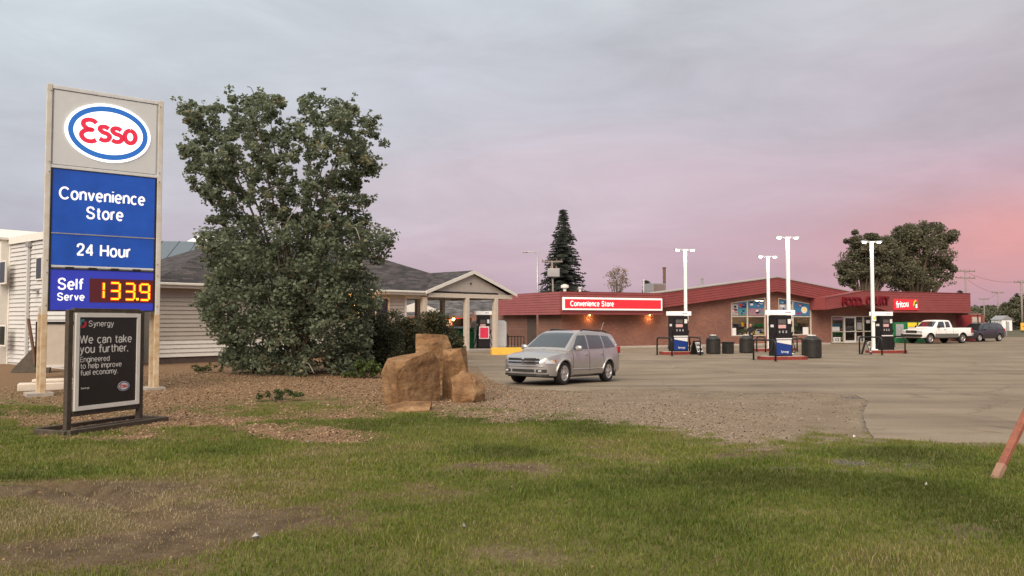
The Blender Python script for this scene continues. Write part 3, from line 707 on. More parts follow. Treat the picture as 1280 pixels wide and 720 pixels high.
po = MB().b2((.15, -.06, bb + fw), (BW - .15, -.03, bt - .06 - fw)).build('poster', 'poster_black', board)
def btext(s, u, v, cap, **k):
    x, z = BF.px(u, v, -.06); return sans(s, cap, 'poster_ink', po, (x, -.0605, z - bz), align='LEFT', depth=.003, **k)
btext('Synergy', 111, 404.5, .105, wt=.13, sx=1.2)
btext('We can take', 100, 424.5, .150, wt=.14, sx=1.12); btext('you further.', 100.2, 436.5, .150, wt=.14, sx=1.12)
btext('Engineered', 100.4, 449.5, .098, wt=.12, sx=1.12); btext('to help improve', 100.6, 457.8, .098, wt=.12, sx=1.12); btext('fuel economy.', 100.8, 466.3, .098, wt=.12, sx=1.12)
btext('Synergy', 101, 485.5, .03, sx=1.3)
x, z = BF.px(103.5, 404.5, -.06)
m = MB(); stroke(m, arc(x, z - bz, .055, .06, 60, 210, 10), .045, -.06, .004); m.build('swirl', 'teal_ink', po)
m = MB(); stroke(m, arc(x, z - bz, .055, .06, 230, 400, 10), .045, -.06, .004); m.build('swirl', 'poster_red', po)
x, z = BF.px(154.5, 482.5, -.06); esso_mark(po, x, z - bz, .125, .085, -.06, ('poster_ink', 'pump_blue', 'poster_red'), .12)
for i, (p, q) in enumerate((((-.28, -.40), (BW + .32, -.40)), ((-.28, .45), (BW + .32, .45)), ((-.28, -.40), (-.28, .45)), ((BW + .32, -.40), (BW + .32, .45)), ((.05, -.12), (BW - .05, -.12)))):
    p, q = Vector(p), Vector(q); c = (p + q) / 2; d = q - p
    wz = zg(*BF.world(c.x, c.y).to_2d()) - bz
    MB().box((c.x, c.y, wz + .02), (d.length - .1 if i in (2, 3) else d.length, .1, .12), math.atan2(d.y, d.x)).build('base_timber', 'dark_timber', board, bevel=.01)

# ------------------------------------------------------------------ things under and behind the tall sign
p = gp(64, 472); RB = Frame((p.x, p.y), R(30))
rb = thing('reader_board', 'weathered cream reader board leaning behind the tall sign posts', 'sign', (p.x, p.y, p.z), RB.yaw)
zt = RB.px(60, 405)[1]
MB().b2((-.42, -.04, .45), (1.5, .06, zt)).build('panel', 'trim_cream', rb, bevel=.01)
for q in (((-.5, -.07, .38), (-.42, .08, zt + .08)), ((-.42, -.07, zt), (1.5, .08, zt + .08)), ((-.42, -.06, .36), (1.5, .07, .45))): MB().b2(*q).build('edge_trim', 'black_metal' if q[0][2] != .36 else 'trim_white', rb)
for x in (-.36, 1.3): MB().b2((x, -.03, -.15), (x + .08, .05, .37)).build('leg', 'galv', rb)
p = gp(66, 487); o = MB().box((0, 0, .10), (1.7, .5, .22), R(28)).box((.1, .1, .26), (1.3, .25, .10), R(24)).build('drain_cover', 'post_cream', bevel=.03); o.location = p
tag(o, 'low white slab lying at the foot of the tall sign', 'slab')
p = gp(14, 466); q = gp(46, 466)
bl = thing('plow_blade', 'dark steel plow blade with upright handle beside the grey siding', 'plow', p, 0)
lx = q.x - p.x; m = MB()
prof = [(0.0, 0.0), (.12, .0), (.42, .45), (.46, 1.05), (.36, 1.05), (.30, .5), (.0, .1)]
m.add([(0, -.05, 0), (lx * 1.5, -.05, 0), (lx * 1.5, .25, 1.05), (lx * .72, .25, 1.0), (0.02, .0, .12), (0, .06, 0), (lx * 1.5, .06, 0), (lx * 1.5, .36, 1.05), (lx * .72, .36, 1.0), (.02, .1, .12)],
      [(0, 1, 2, 3, 4), (9, 8, 7, 6, 5), (0, 5, 6, 1), (1, 6, 7, 2), (2, 7, 8, 3), (3, 8, 9, 4), (4, 9, 5, 0)]).build('blade', 'dark_timber', bl, bevel=.015)
MB().tube([(lx * .95, .1, .0), (lx * .55, .1, 2.05)], .06, 8).build('handle', 'rust', bl)
# ------------------------------------------------------------------ low house with hip roof and drive-through gable
def shingle_material(name, c):
    m = bpy.data.materials.new(name); m.use_nodes = True; n, l, b = nodes_of(m); b.inputs['Roughness'].default_value = .9
    t = n.new('ShaderNodeTexCoord'); mp = n.new('ShaderNodeMapping'); mp.inputs['Scale'].default_value = (1, 1, 1); l.new(t.outputs['UV'], mp.inputs[0])
    br = n.new('ShaderNodeTexBrick'); l.new(mp.outputs[0], br.inputs[0]); br.inputs['Scale'].default_value = 1.0; br.inputs['Brick Width'].default_value = .55; br.inputs['Row Height'].default_value = .24; br.inputs['Mortar Size'].default_value = .02
    br.inputs['Color1'].default_value = (*[k * .42 for k in c], 1); br.inputs['Color2'].default_value = (*[k * 1.6 for k in c], 1); br.inputs['Mortar'].default_value = (*[k * .3 for k in c], 1); br.inputs['Bias'].default_value = -.1
    no = n.new('ShaderNodeTexNoise'); no.inputs['Scale'].default_value = .8; no.inputs['Detail'].default_value = 6; l.new(t.outputs['UV'], no.inputs[0])
    rp = n.new('ShaderNodeValToRGB'); rp.color_ramp.elements[0].color = (.6, .6, .62, 1); rp.color_ramp.elements[1].color = (1.35, 1.3, 1.25, 1); rp.color_ramp.elements[0].position = .3; rp.color_ramp.elements[1].position = .7; l.new(no.outputs[0], rp.inputs[0])
    mx = n.new('ShaderNodeMix'); mx.data_type = 'RGBA'; mx.blend_type = 'MULTIPLY'; mx.inputs[0].default_value = 1; l.new(br.outputs[0], mx.inputs[6]); l.new(rp.outputs[0], mx.inputs[7]); l.new(mx.outputs[2], b.inputs['Base Color'])
    bn = n.new('ShaderNodeBump'); bn.inputs['Strength'].default_value = .6; bn.inputs['Distance'].default_value = .02; l.new(br.outputs['Fac'], bn.inputs['Height']); bn.invert = True; l.new(bn.outputs[0], b.inputs['Normal'])
    M[name] = m
shingle_material('shingle', (.048, .040, .041)); shingle_material('shingle_far', (.10, .095, .098))
def roof_plane(pts, name, m, parent, th=.06):
    """one sloping roof face with uv in metres, thickness downwards"""
    P = [Vector(p) for p in pts]; nrm = (P[1] - P[0]).cross(P[2] - P[0]).normalized()
    if nrm.z < 0: nrm = -nrm
    ex = Vector((nrm.y, -nrm.x, 0)).normalized() if abs(nrm.z) < .999 else Vector((1, 0, 0)); ey = nrm.cross(ex)
    n = len(P); me = bpy.data.meshes.new(name)
    me.from_pydata([tuple(p) for p in P] + [tuple(p - Vector((0, 0, th))) for p in P], [], [tuple(range(n)), tuple(range(2 * n - 1, n - 1, -1))] + [(i, (i + 1) % n, (i + 1) % n + n, i + n) for i in range(n)])
    uvl = me.uv_layers.new(name='UVMap')
    for lp in me.loops:
        v = me.vertices[lp.vertex_index].co; uvl.data[lp.index].uv = (v.dot(ex), v.dot(ey))
    return link(name, me, m, parent)
HF = Frame((-17.2, 33.8), math.atan2(.72, .69)); S0 = 1.7       # S0: where the left eave corner stands along the front
house = thing('motel_office', 'low cream sided house with grey shingle hip roof and gabled drive-through', 'house', (-17.2, 33.8, 0), HF.yaw)
EZ, RZ, DEP, LEN = 3.70, 6.45, 13.0, 23.6
WY = .55                                   # front wall depth behind the eave line
sW1 = HF.xu(507, WY)
rf1 = roof_plane([(S0, 0, EZ), (LEN, 0, EZ), (LEN - 6.5, 6.5, RZ), (S0 + 6.5, 6.5, RZ)], 'roof_plane', 'shingle', house)
roof_plane([(S0, DEP, EZ), (LEN, DEP, EZ), (LEN - 6.5, 6.5, RZ), (S0 + 6.5, 6.5, RZ)][::-1], 'roof_plane', 'shingle', house)
roof_plane([(S0, 0, EZ), (S0 + 6.5, 6.5, RZ), (S0, DEP, EZ)], 'roof_plane', 'shingle', house)
roof_plane([(LEN, 0, EZ), (LEN - 6.5, 6.5, RZ), (LEN, DEP, EZ)], 'roof_plane', 'shingle', house)
MB().b2((S0 + .02, .02, EZ - .26), (LEN - .02, DEP - .02, EZ - .20)).build('soffit', 'trim_cream', house)
gA = HF.xu(533, 0); gB = HF.xu(643, 0) ; gM = (gA + gB) / 2
MB().b2((S0, -.035, EZ - .24), (gA, .02, EZ + .0)).build('fascia', 'trim_white', house)
MB().b2((S0 - .035, 0, EZ - .24), (S0 + .02, DEP, EZ)).build('fascia', 'trim_white', house)
MB().b2((S0, -.15, EZ - .12), (gA - .1, -.04, EZ - .01)).build('gutter', 'trim_white', house, bevel=.02)
# wall and its boards
wb, wt = .30, EZ - .26
MB().b2((S0 + .5, WY + .03, 0), (sW1, WY + .2, wt)).build('wall', 'trim_cream', house)
MB().b2((S0 + .5, WY + .2, 0), (S0 + .7, DEP - .5, wt)).build('wall', 'trim_cream', house)
MB().b2((sW1 - .2, WY + .2, 0), (sW1, DEP - .5, wt)).build('wall', 'siding', house)
MB().b2((S0 + .48, WY + .01, -.1), (sW1 + .02, WY + .1, wb - .02)).build('foundation', 'brick_dark', house)
wins = [(HF.xu(264, WY), HF.xu(300, WY), HF.px(270, 418, WY)[1], 2.9), (HF.xu(452, WY), HF.xu(486.5, WY), HF.px(480, 410, WY)[1], HF.px(480, 371, WY)[1])]
nb = 16; bh = (wt - wb) / nb
def siding(parent, x0, x1, y, z0, n, h, m, sgn=-1, gaps=()):
    me = {}
    for i in range(n):
        za = z0 + i * h; segs = [(x0, x1)]
        for a, b, c, d in gaps:
            if za + h > c and za < d: segs = [t for s in segs for t in ((s[0], min(s[1], a)), (max(s[0], b), s[1])) if t[1] - t[0] > .05]
        for a, b in segs:
            MB().prism([(y + .02, za), (y + .02, za + h - .002), (y + sgn * .002, za + h - .002), (y + sgn * .045, za + .012), (y + sgn * .045, za)], 'x', a, b).build('siding_board', m(i), parent)
siding(house, S0 + .5, sW1 - .08, WY, wb, nb, bh, lambda i: 'trim_white' if i < 4 else 'siding', gaps=wins)
MB().b2((sW1 - .08, WY - .04, wb - .02), (sW1 + .04, WY + .1, wt)).build('corner_board', 'trim_white', house)
for a, b, c, d in wins:
    wn_ = MB()
    for q in (((a - .02, WY - .07, c - .02), (a + .10, WY + .05, d + .02)), ((b - .10, WY - .07, c - .02), (b + .02, WY + .05, d + .02)), ((a + .10, WY - .068, d - .10), (b - .10, WY + .05, d + .02)), ((a + .10, WY - .09, c - .02), (b - .10, WY + .05, c + .10))): wn_.b2(*q)
    wo_ = wn_.build('window', 'trim_cream', house); MB().b2((a + .10, WY - .0, c + .10), (b - .10, WY + .02, d - .10)).build('pane', 'glass_dark', wo_)
    MB().b2(((a + b) / 2 - .025, WY - .03, c + .10), ((a + b) / 2 + .025, WY + .0, d - .10)).build('mullion', 'trim_cream', wo_)
# warm porch lamp by the right window
lx_, lz_ = HF.px(444, 378, WY - .1)
pl = MB().lathe([(.05, 0), (.11, .06), (.11, .22), (.04, .30)], 10, (lx_, WY - .16, lz_ - .15)).build('porch_lamp', 'lamp_warm', house)
def lamp(name, loc, e, colr, r=.08, parent=None):
    d = bpy.data.lights.new(name, 'POINT'); d.energy = e; d.color = colr; d.shadow_soft_size = r
    o = bpy.data.objects.new(name, d); col.objects.link(o); o.location = loc
    if parent: o.parent = parent
    return o
lamp('lamp_light', (lx_ + .25, WY - .55, lz_), 34, (1, .5, .16), .1, house)
for k in range(9):
    q = (lx_ - .3 + .16 * (k % 3) + .05 * k, WY - .35 - .02 * k, lz_ - .25 * (k // 3) - .1 * (k % 2))
    MB().lathe([(.012, 0), (.03, .03), (.012, .06)], 6, q).build('string_light', 'lamp_warm', house)
# gable of the drive-through: rakes, tympanum, beam, soffit, posts
gz = HF.px(589, 339.5, 0)[1]; ez = (HF.px(533, 366, 0)[1] + HF.px(643, 369, 0)[1]) / 2; GD = 6.2
back = 6.0
gl, gr_ = gA - .15, gB + .1
m0 = (gl + gr_) / 2
roof_plane([(gl, -.12, ez + .10), (m0, -.12, gz + .08), (m0, back, gz + .08), (gl, back, ez + .10)], 'roof_plane', 'shingle', house)
roof_plane([(gr_, -.12, ez + .10), (gr_, back, ez + .10), (m0, back, gz + .08), (m0, -.12, gz + .08)], 'roof_plane', 'shingle', house)
for sx_, nm in ((gl, 0), (gr_, 1)):
    MB().prism([(sx_, ez - .10), (sx_, ez + .10), (m0, gz + .08), (m0, gz - .14)], 'y', -.17, -.12).build('rake_board', 'trim_white', house)
bz0 = HF.px(600, 373, 0)[1]; bz1 = bz0 + .26
MB().prism([(gl + .45, bz1 - .05), (gr_ - .45, bz1 - .05), (m0, gz - .08)], 'y', .10, .16).build('gable_board', 'siding', house)
MB().b2((gl + .3, .0, bz0), (gr_ - .3, .22, bz1)).build('beam', 'post_cream', house)
MB().b2((gl + .3, back - .3, bz0), (gr_ - .3, back - .1, bz1)).build('beam', 'post_cream', house)
MB().b2((gr_ - .5, .22, bz0), (gr_ - .3, back - .3, bz1)).build('beam', 'post_cream', house)
MB().b2((gl + .3, .22, bz1 - .06), (gr_ - .5, back - .3, bz1 - .02)).build('ceiling', 'post_cream', house)
MB().b2((sW1, .3, EZ - .45), (gl + .3, .5, EZ - .26)).build('beam', 'post_cream', house)
for u, y in ((583, .11), (619, .11), (530, .2), (553, back - .2), (522, 4.5), (619.5, back - .2)):
    x = HF.xu(u, y)
    MB().box((x, y, bz0 / 2 - .03), (.28, .28, bz0 + .06)).build('post', 'post_cream', house, bevel=.015)
MB().lathe([(.02, 0), (.05, .02), (.05, .1)], 8, (m0 - .1, .04, (bz1 + gz) / 2 - .1)).build('gable_lamp', 'black_metal', house)
isl = MB().b2((HF.xu(581, -.1), -.45, -.1), (HF.xu(616, -.1), 1.5, .17)).build('pump_kerb', 'concrete', house, bevel=.02)

# ------------------------------------------------------------------ two-storey block on the far left
A, B = at(10, 400, 36.0), at(58, 400, 33.3)
LF = Frame(A, math.atan2(B.y - A.y, B.x - A.x)); lw = LF.xu(88)
lb = thing('siding_building', 'two storey pale grey sided building behind the tall sign', 'building', (A.x, A.y, 0), LF.yaw)
zt = LF.px(12, 299)[1]
MB().b2((0, .03, -.2), (lw, 2.2, zt)).build('wall', 'siding_grey', lb)
siding(lb, .12, lw, 0.03, .1, 28, (zt - .35) / 28, lambda i: 'siding_grey', gaps=())
MB().b2((0, -.03, -.2), (.12, .1, zt)).build('corner_board', 'trim_white', lb)
MB().b2((-.1, -.08, zt - .26), (lw + .1, .0, zt + .06)).build('fascia', 'trim_white', lb)
MB().b2((-.1, -.05, zt + .0), (lw + .1, 2.3, zt + .05)).build('roof', 'gravel_roof', lb)
xd = LF.xu(36, 0)
MB().b2((xd - .06, -.13, .2), (xd + .06, -.02, zt - .4)).build('downspout', 'siding_grey', lb); MB().b2((xd - .16, -.16, zt - .5), (xd + .16, -.01, zt - .27)).build('drain_head', 'galv', lb)
def lwin(u0, u1, v0, v1):
    a, z1_ = LF.px(u0, v0); b, z0_ = LF.px(u1, v1)
    o = MB().b2((a - .06, -.06, z0_ - .06), (b + .06, .0, z1_ + .06)).build('window', 'trim_white', lb); MB().b2((a, -.068, z0_), (b, -.03, z1_)).build('pane', 'glass_dark', o)
lwin(47.5, 53, 323, 348)
o = MB().box((LF.xu(47, 0), -.12, LF.px(47, 363)[1]), (.22, .25, .10)).build('vent_hood', 'galv', lb)
# the white wing that turns away at the picture's edge
MB().b2((-9, -.35, -.2), (-.0, 1.6, zt - .05)).build('wing', 'trim_white', lb)
for u0, u1, v0, v1 in ((2, 7.5, 328, 353), (2, 7.5, 408, 431)):
    a, z1_ = LF.px(u0, v0, -.35); b, z0_ = LF.px(u1, v1, -.35)
    o = MB().b2((a - .07, -.41, z0_ - .07), (b + .07, -.34, z1_ + .07)).build('window', 'trim_white', lb); MB().b2((a, -.42, z0_), (b, -.36, z1_)).build('pane', 'glass_dark', o)
MB().prism([(-9, zt - .05), (0.1, zt - .05), (.1, zt + .05), (-1.2, zt + .55), (-9, zt + 1.2)], 'y', -.45, 1.7).build('wing_roof', 'trim_white', lb)

# ------------------------------------------------------------------ building with a metal roof behind the house
p = at(225, 296, 56)
mb_ = thing('metal_roof_building', 'building with blue grey metal roof rising behind the house', 'building', (p.x - 2, p.y, 0), R(6))
MB().b2((-7, .3, -.2), (9, 9, 5.6)).build('wall', 'siding_grey', mb_)
MB().prism([(-.3, 5.5), (4.6, p.z), (9.4, 5.5), (9.4, 5.62), (4.6, p.z + .14), (-.3, 5.62)], 'x', -7.4, 6.2).build('roof', 'metal_roof', mb_)
for k in range(11): MB().prism([(-.3, 5.62), (4.6, p.z + .14), (4.6, p.z + .19), (-.3, 5.67)], 'x', -7.2 + k * 1.28, -7.15 + k * 1.28).build('roof_seam', 'metal_roof', mb_)
p = at(262, 306, 75)
o = MB().lathe([(2.2, -9.6), (2.2, -.2), (2.0, .25), (1.2, .75), (.2, .95)], 28).build('storage_tank', 'tank_white', smooth=True); o.location = p
tag(o, 'white domed tank top peeking over the roofs left of the tree', 'tank')
# ------------------------------------------------------------------ convenience store
def brick_material():
    m = bpy.data.materials.new('brick'); m.use_nodes = True; n, l, b = nodes_of(m); b.inputs['Roughness'].default_value = .85
    t = n.new('ShaderNodeTexCoord'); mp = n.new('ShaderNodeMapping'); l.new(t.outputs['Object'], mp.inputs[0]); mp.inputs['Rotation'].default_value = (R(90), 0, 0)
    br = n.new('ShaderNodeTexBrick'); l.new(mp.outputs[0], br.inputs[0]); br.inputs['Scale'].default_value = 1; br.inputs['Brick Width'].default_value = .24; br.inputs['Row Height'].default_value = .085; br.inputs['Mortar Size'].default_value = .008
    br.inputs['Color1'].default_value = (.26, .115, .082, 1); br.inputs['Color2'].default_value = (.20, .082, .058, 1); br.inputs['Mortar'].default_value = (.19, .115, .09, 1)
    no = n.new('ShaderNodeTexNoise'); no.inputs['Scale'].default_value = .5; no.inputs['Detail'].default_value = 6; l.new(t.outputs['Object'], no.inputs[0])
    rp = n.new('ShaderNodeValToRGB'); rp.color_ramp.elements[0].color = (.78, .78, .80, 1); rp.color_ramp.elements[1].color = (1.2, 1.15, 1.1, 1); rp.color_ramp.elements[0].position = .3; rp.color_ramp.elements[1].position = .7; l.new(no.outputs[0], rp.inputs[0])
    mx = n.new('ShaderNodeMix'); mx.data_type = 'RGBA'; mx.blend_type = 'MULTIPLY'; mx.inputs[0].default_value = 1; l.new(br.outputs[0], mx.inputs[6]); l.new(rp.outputs[0], mx.inputs[7]); l.new(mx.outputs[2], b.inputs['Base Color'])
    bn = n.new('ShaderNodeBump'); bn.invert = True; bn.inputs['Strength'].default_value = .5; bn.inputs['Distance'].default_value = .01; l.new(br.outputs['Fac'], bn.inputs['Height']); l.new(bn.outputs[0], b.inputs['Normal'])
    M['brick'] = m
brick_material()
mg = bpy.data.materials.new('shop_glass'); mg.use_nodes = True; n, l, b = nodes_of(mg)
tr = n.new('ShaderNodeBsdfTransparent'); gl_ = n.new('ShaderNodeBsdfGlossy'); gl_.inputs['Roughness'].default_value = .03; gl_.inputs[0].default_value = (.9, .9, .9, 1); tr.inputs[0].default_value = (.62, .64, .63, 1)
ms = n.new('ShaderNodeMixShader'); ms.inputs[0].default_value = .045; l.new(tr.outputs[0], ms.inputs[1]); l.new(gl_.outputs[0], ms.inputs[2]); l.new(ms.outputs[0], n['Material Output'].inputs[0]); M['shop_glass'] = mg

SF = Frame((3.44, 54.7), math.atan2(.4547, .8906))
S = thing('convenience_store', 'long brick convenience store with maroon metal fascia and low gable', 'store', (3.44, 54.7, 0), SF.yaw)
sGl, zGl = SF.px(829, 384.5, -.6); sPk, zPkb = SF.px(972, 364, -.6); zPkt = SF.px(975, 346.5, -.6)[1]
sGr = 2 * sPk - sGl; slope = (zPkb - zGl) / (sPk - sGl); fh = zPkt - zPkb
def gab(s, extra=0.0): return zPkb - abs(s - sPk) * slope + extra
sEnd = SF.xu(1213, -1.4); sBox = SF.xu(1032.5, -1.7)
holes = []
def hole(u0, u1, vb, top): holes.append((SF.xu(u0), SF.xu(u1), SF.px((u0 + u1) / 2, vb)[1], top))
w1 = (SF.xu(914), SF.xu(957), SF.px(935, 420)[1]); w2 = (SF.xu(973), SF.xu(1014), SF.px(993, 419)[1])
wz = lambda s: gab(s) - .42
d1 = (SF.xu(1039.5), SF.xu(1091.5), .06, SF.px(1060, 395)[1])
cuts = sorted([0, sEnd, sGl + .3, sPk, sGr, *w1[:2], *w2[:2], d1[0], d1[1]])
def wall_top(s): return max(2.75, gab(s) + .25 if sGl < s < sGr else 0)
wm = MB()
def col_(a, b, za, zb0, zb1):
    if b - a > .01: wm.add([(a, 0, za[0]), (b, 0, za[1]), (b, 0, zb1), (a, 0, zb0), (a, .25, za[0]), (b, .25, za[1]), (b, .25, zb1), (a, .25, zb0)], [(0, 1, 2, 3), (7, 6, 5, 4), (0, 4, 5, 1), (3, 2, 6, 7), (0, 3, 7, 4), (1, 5, 6, 2)])
for a, b in zip(cuts, cuts[1:]):
    if b - a < .02: continue
    m_ = (a + b) / 2; ta, tb = wall_top(a + .01), wall_top(b - .01)
    h = next(((q[2], q[2], wz(a), wz(b)) for q in (w1, w2) if q[0] - .01 < m_ < q[1] + .01), None)
    if d1[0] < m_ < d1[1]: h = (.0, .0, d1[3], d1[3])
    if h:
        if h[0] > .05: col_(a, b, (-.2, -.2), h[0], h[1])
        col_(a, b, (h[2], h[3]), ta, tb)
    else: col_(a, b, (-.2, -.2), ta, tb)
wm.build('wall', 'brick', S)
MB().b2((0.002, .25, -.2), (.25, 15, 2.75)).build('wall', 'brick', S); MB().b2((sEnd - .25, .25, -.2), (sEnd, 15, 2.75)).build('wall', 'brick', S); MB().b2((0, 15, -.2), (sEnd, 15.2, 2.75)).build('wall', 'brick', S)
MB().b2((-.4, -1.3, -.1), (sBox + 1, -.0, .13)).build('pavement', 'concrete', S, bevel=.02)
# ribbed fascia: profile (y,z) extruded along s
def ribbed(name, z0, z1, n, y, a, b, m, parent=S, swap=False, flat=None):
    h = (z1 - z0) / n; P = []
    for i in range(n):
        za = z0 + i * h; P += [(y, za), (y - .0, za + h * .80), (y + .035, za + h * .86), (y + .035, za + h * .96)]
    P += [(y, z1), (y + .25, z1), (y + .25, z0)]
    mbb = MB()
    if swap: mbb.prism(P, 'y', a, b)
    else: mbb.prism(P, 'x', a, b)
    return mbb.build(name, m, parent)
YF = -1.0
sF1, zFb = SF.px(828.5, 393, YF); zFt = SF.px(702, 364, YF)[1]; sF0 = SF.xu(702, YF); zFb = (zFb + SF.px(702, 393.5, YF)[1]) / 2
ribbed('fascia_panel', zFb, zFt, 9, YF, sF0, sF1, 'maroon_fascia')
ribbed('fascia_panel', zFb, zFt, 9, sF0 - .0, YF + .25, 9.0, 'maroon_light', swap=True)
MB().b2((sF0 + .1, YF + .1, zFb + .01), (sF1 - .02, .0, zFb + .06)).build('soffit', 'soffit', S)
MB().b2((sF0 + .1, 0, zFb + .01), (.0, 9, zFb + .06)).build('soffit', 'soffit', S)
MB().b2((sF1 - .06, YF + .26, zFb), (sF1, -.3, zFt - .05)).build('fascia_return', 'maroon_fascia', S)
MB().b2((sF0 + .2, YF + .2, zFt - .12), (sF1 - .1, 15, zFt - .06)).build('roof', 'gravel_roof', S)
# gable fascia, sloping ribs
def slope_band(name, a, b, y0, lo, hi, n, m):
    mbb = MB(); h = (hi - lo) / n
    for i in range(n):
        za, zc = lo + i * h, lo + (i + 1) * h - (.0 if i == n - 1 else .03)
        mbb.add([(a, y0, gab(a, za)), (b, y0, gab(b, za)), (b, y0, gab(b, zc)), (a, y0, gab(a, zc))], [(0, 1, 2, 3)])
        if i < n - 1:
            mbb.add([(a, y0, gab(a, zc)), (b, y0, gab(b, zc)), (b, y0 + .03, gab(b, zc + .006)), (a, y0 + .03, gab(a, zc + .006))], [(0, 1, 2, 3)])
            mbb.add([(a, y0 + .03, gab(a, zc + .006)), (b, y0 + .03, gab(b, zc + .006)), (b, y0, gab(b, zc + .03)), (a, y0, gab(a, zc + .03))], [(0, 1, 2, 3)])
    mbb.add([(a, y0, gab(a, lo)), (b, y0, gab(b, lo)), (b, -.01, gab(b, lo)), (a, -.01, gab(a, lo))], [(0, 1, 2, 3)])
    return mbb.build(name, m, S)
slope_band('gable_fascia', sF1 - .6, sPk, -.6, 0, fh, 6, 'maroon_fascia'); slope_band('gable_fascia', sPk, sGr + 1, -.6, 0, fh, 6, 'maroon_fascia')
MB().prism([(sF1 - 2, gab(sF1 - 2, fh - .03)), (sPk, zPkt - .03), (sGr + 1, gab(sGr + 1, fh - .03)), (sGr + 1, gab(sGr + 1, fh + .04)), (sPk, zPkt + .04), (sF1 - 2, gab(sF1 - 2, fh + .04))], 'y', -.66, 1.2).build('roof', 'gravel_roof', S)
# food court box
YB = -1.7
bl_, zb0 = SF.px(1032.5, 387, YB); zt0 = SF.px(1032.5, 372.5, YB)[1]
bp, zbp = SF.px(1080, 380.2, YB); ztp = SF.px(1078, 364.3, YB)[1]
br_, zbr = SF.px(1117, 390.5, YB); bE, zbE = SF.px(1213.5, 390.6, YB); ztE = SF.px(1213.5, 366.8, YB)[1]; ztE = (ztE + ztp) / 2; ztp = ztE
fb = MB(); n_ = 8
xs_ = [bl_, bp, br_, bE]; lo_ = [zb0, zbp, zbr, zbr]; hi_ = [zt0, ztp, ztE, ztE]
for i in range(3):
    for k in range(n_):
        f0, f1_ = k / n_, (k + 1) / n_ - .018
        def zz(j, f): return lo_[j] + (hi_[j] - lo_[j]) * f
        fb.add([(xs_[i], YB, zz(i, f0)), (xs_[i + 1], YB, zz(i + 1, f0)), (xs_[i + 1], YB, zz(i + 1, f1_)), (xs_[i], YB, zz(i, f1_))], [(0, 1, 2, 3)])
        fb.add([(xs_[i], YB, zz(i, f1_)), (xs_[i + 1], YB, zz(i + 1, f1_)), (xs_[i + 1], YB + .03, zz(i + 1, f1_ + .009)), (xs_[i], YB + .03, zz(i, f1_ + .009))], [(0, 1, 2, 3)])
        fb.add([(xs_[i], YB + .03, zz(i, f1_ + .009)), (xs_[i + 1], YB + .03, zz(i + 1, f1_ + .009)), (xs_[i + 1], YB, zz(i + 1, f1_ + .018)), (xs_[i], YB, zz(i, f1_ + .018))], [(0, 1, 2, 3)])
    fb.add([(xs_[i], YB, lo_[i]), (xs_[i + 1], YB, lo_[i + 1]), (xs_[i + 1], -.01, lo_[i + 1]), (xs_[i], -.01, lo_[i])], [(0, 1, 2, 3)])
fb.build('food_court_fascia', 'maroon_fascia', S)
MB().prism([(bl_, zb0), (bl_, zt0), (bp, ztp), (bp, zbp)], 'y', YB + .04, 6).build('box_side', 'maroon_fascia', S)
MB().prism([(bl_ - .0, zt0 + .003), (bl_, zt0 + .05), (bp, ztp + .05), (bE, ztE + .05), (bE, ztE + .003), (bp, ztp + .003)], 'y', YB - .04, 14).build('box_roof', 'maroon_roof', S)
MB().b2((bE - .05, YB + .04, zbr), (bE, 12, ztE)).build('box_side', 'maroon_fascia', S)
# porch roof beyond the box's right end
MB().b2((bE, YB + .3, zbr - .18), (SF.xu(1231, YB), 8, zbr - .02)).build('porch_roof', 'soffit', S)
MB().b2((bE + .1, .6, -.1), (SF.xu(1230, .6), .8, zbr - .18)).build('porch_wall', 'red_wall', S)
a, b = SF.xu(1216, .5), SF.xu(1226, .5); MB().b2((a, .5, 1.0), (b, .59, 2.3)).build('porch_panel', 'trim_cream', S)
for u in (1222, 1229): x = SF.xu(u, YB + .5); MB().b2((x - .06, YB + .4, -.1), (x + .06, YB + .52, zbr - .18)).build('porch_post', 'soffit', S)
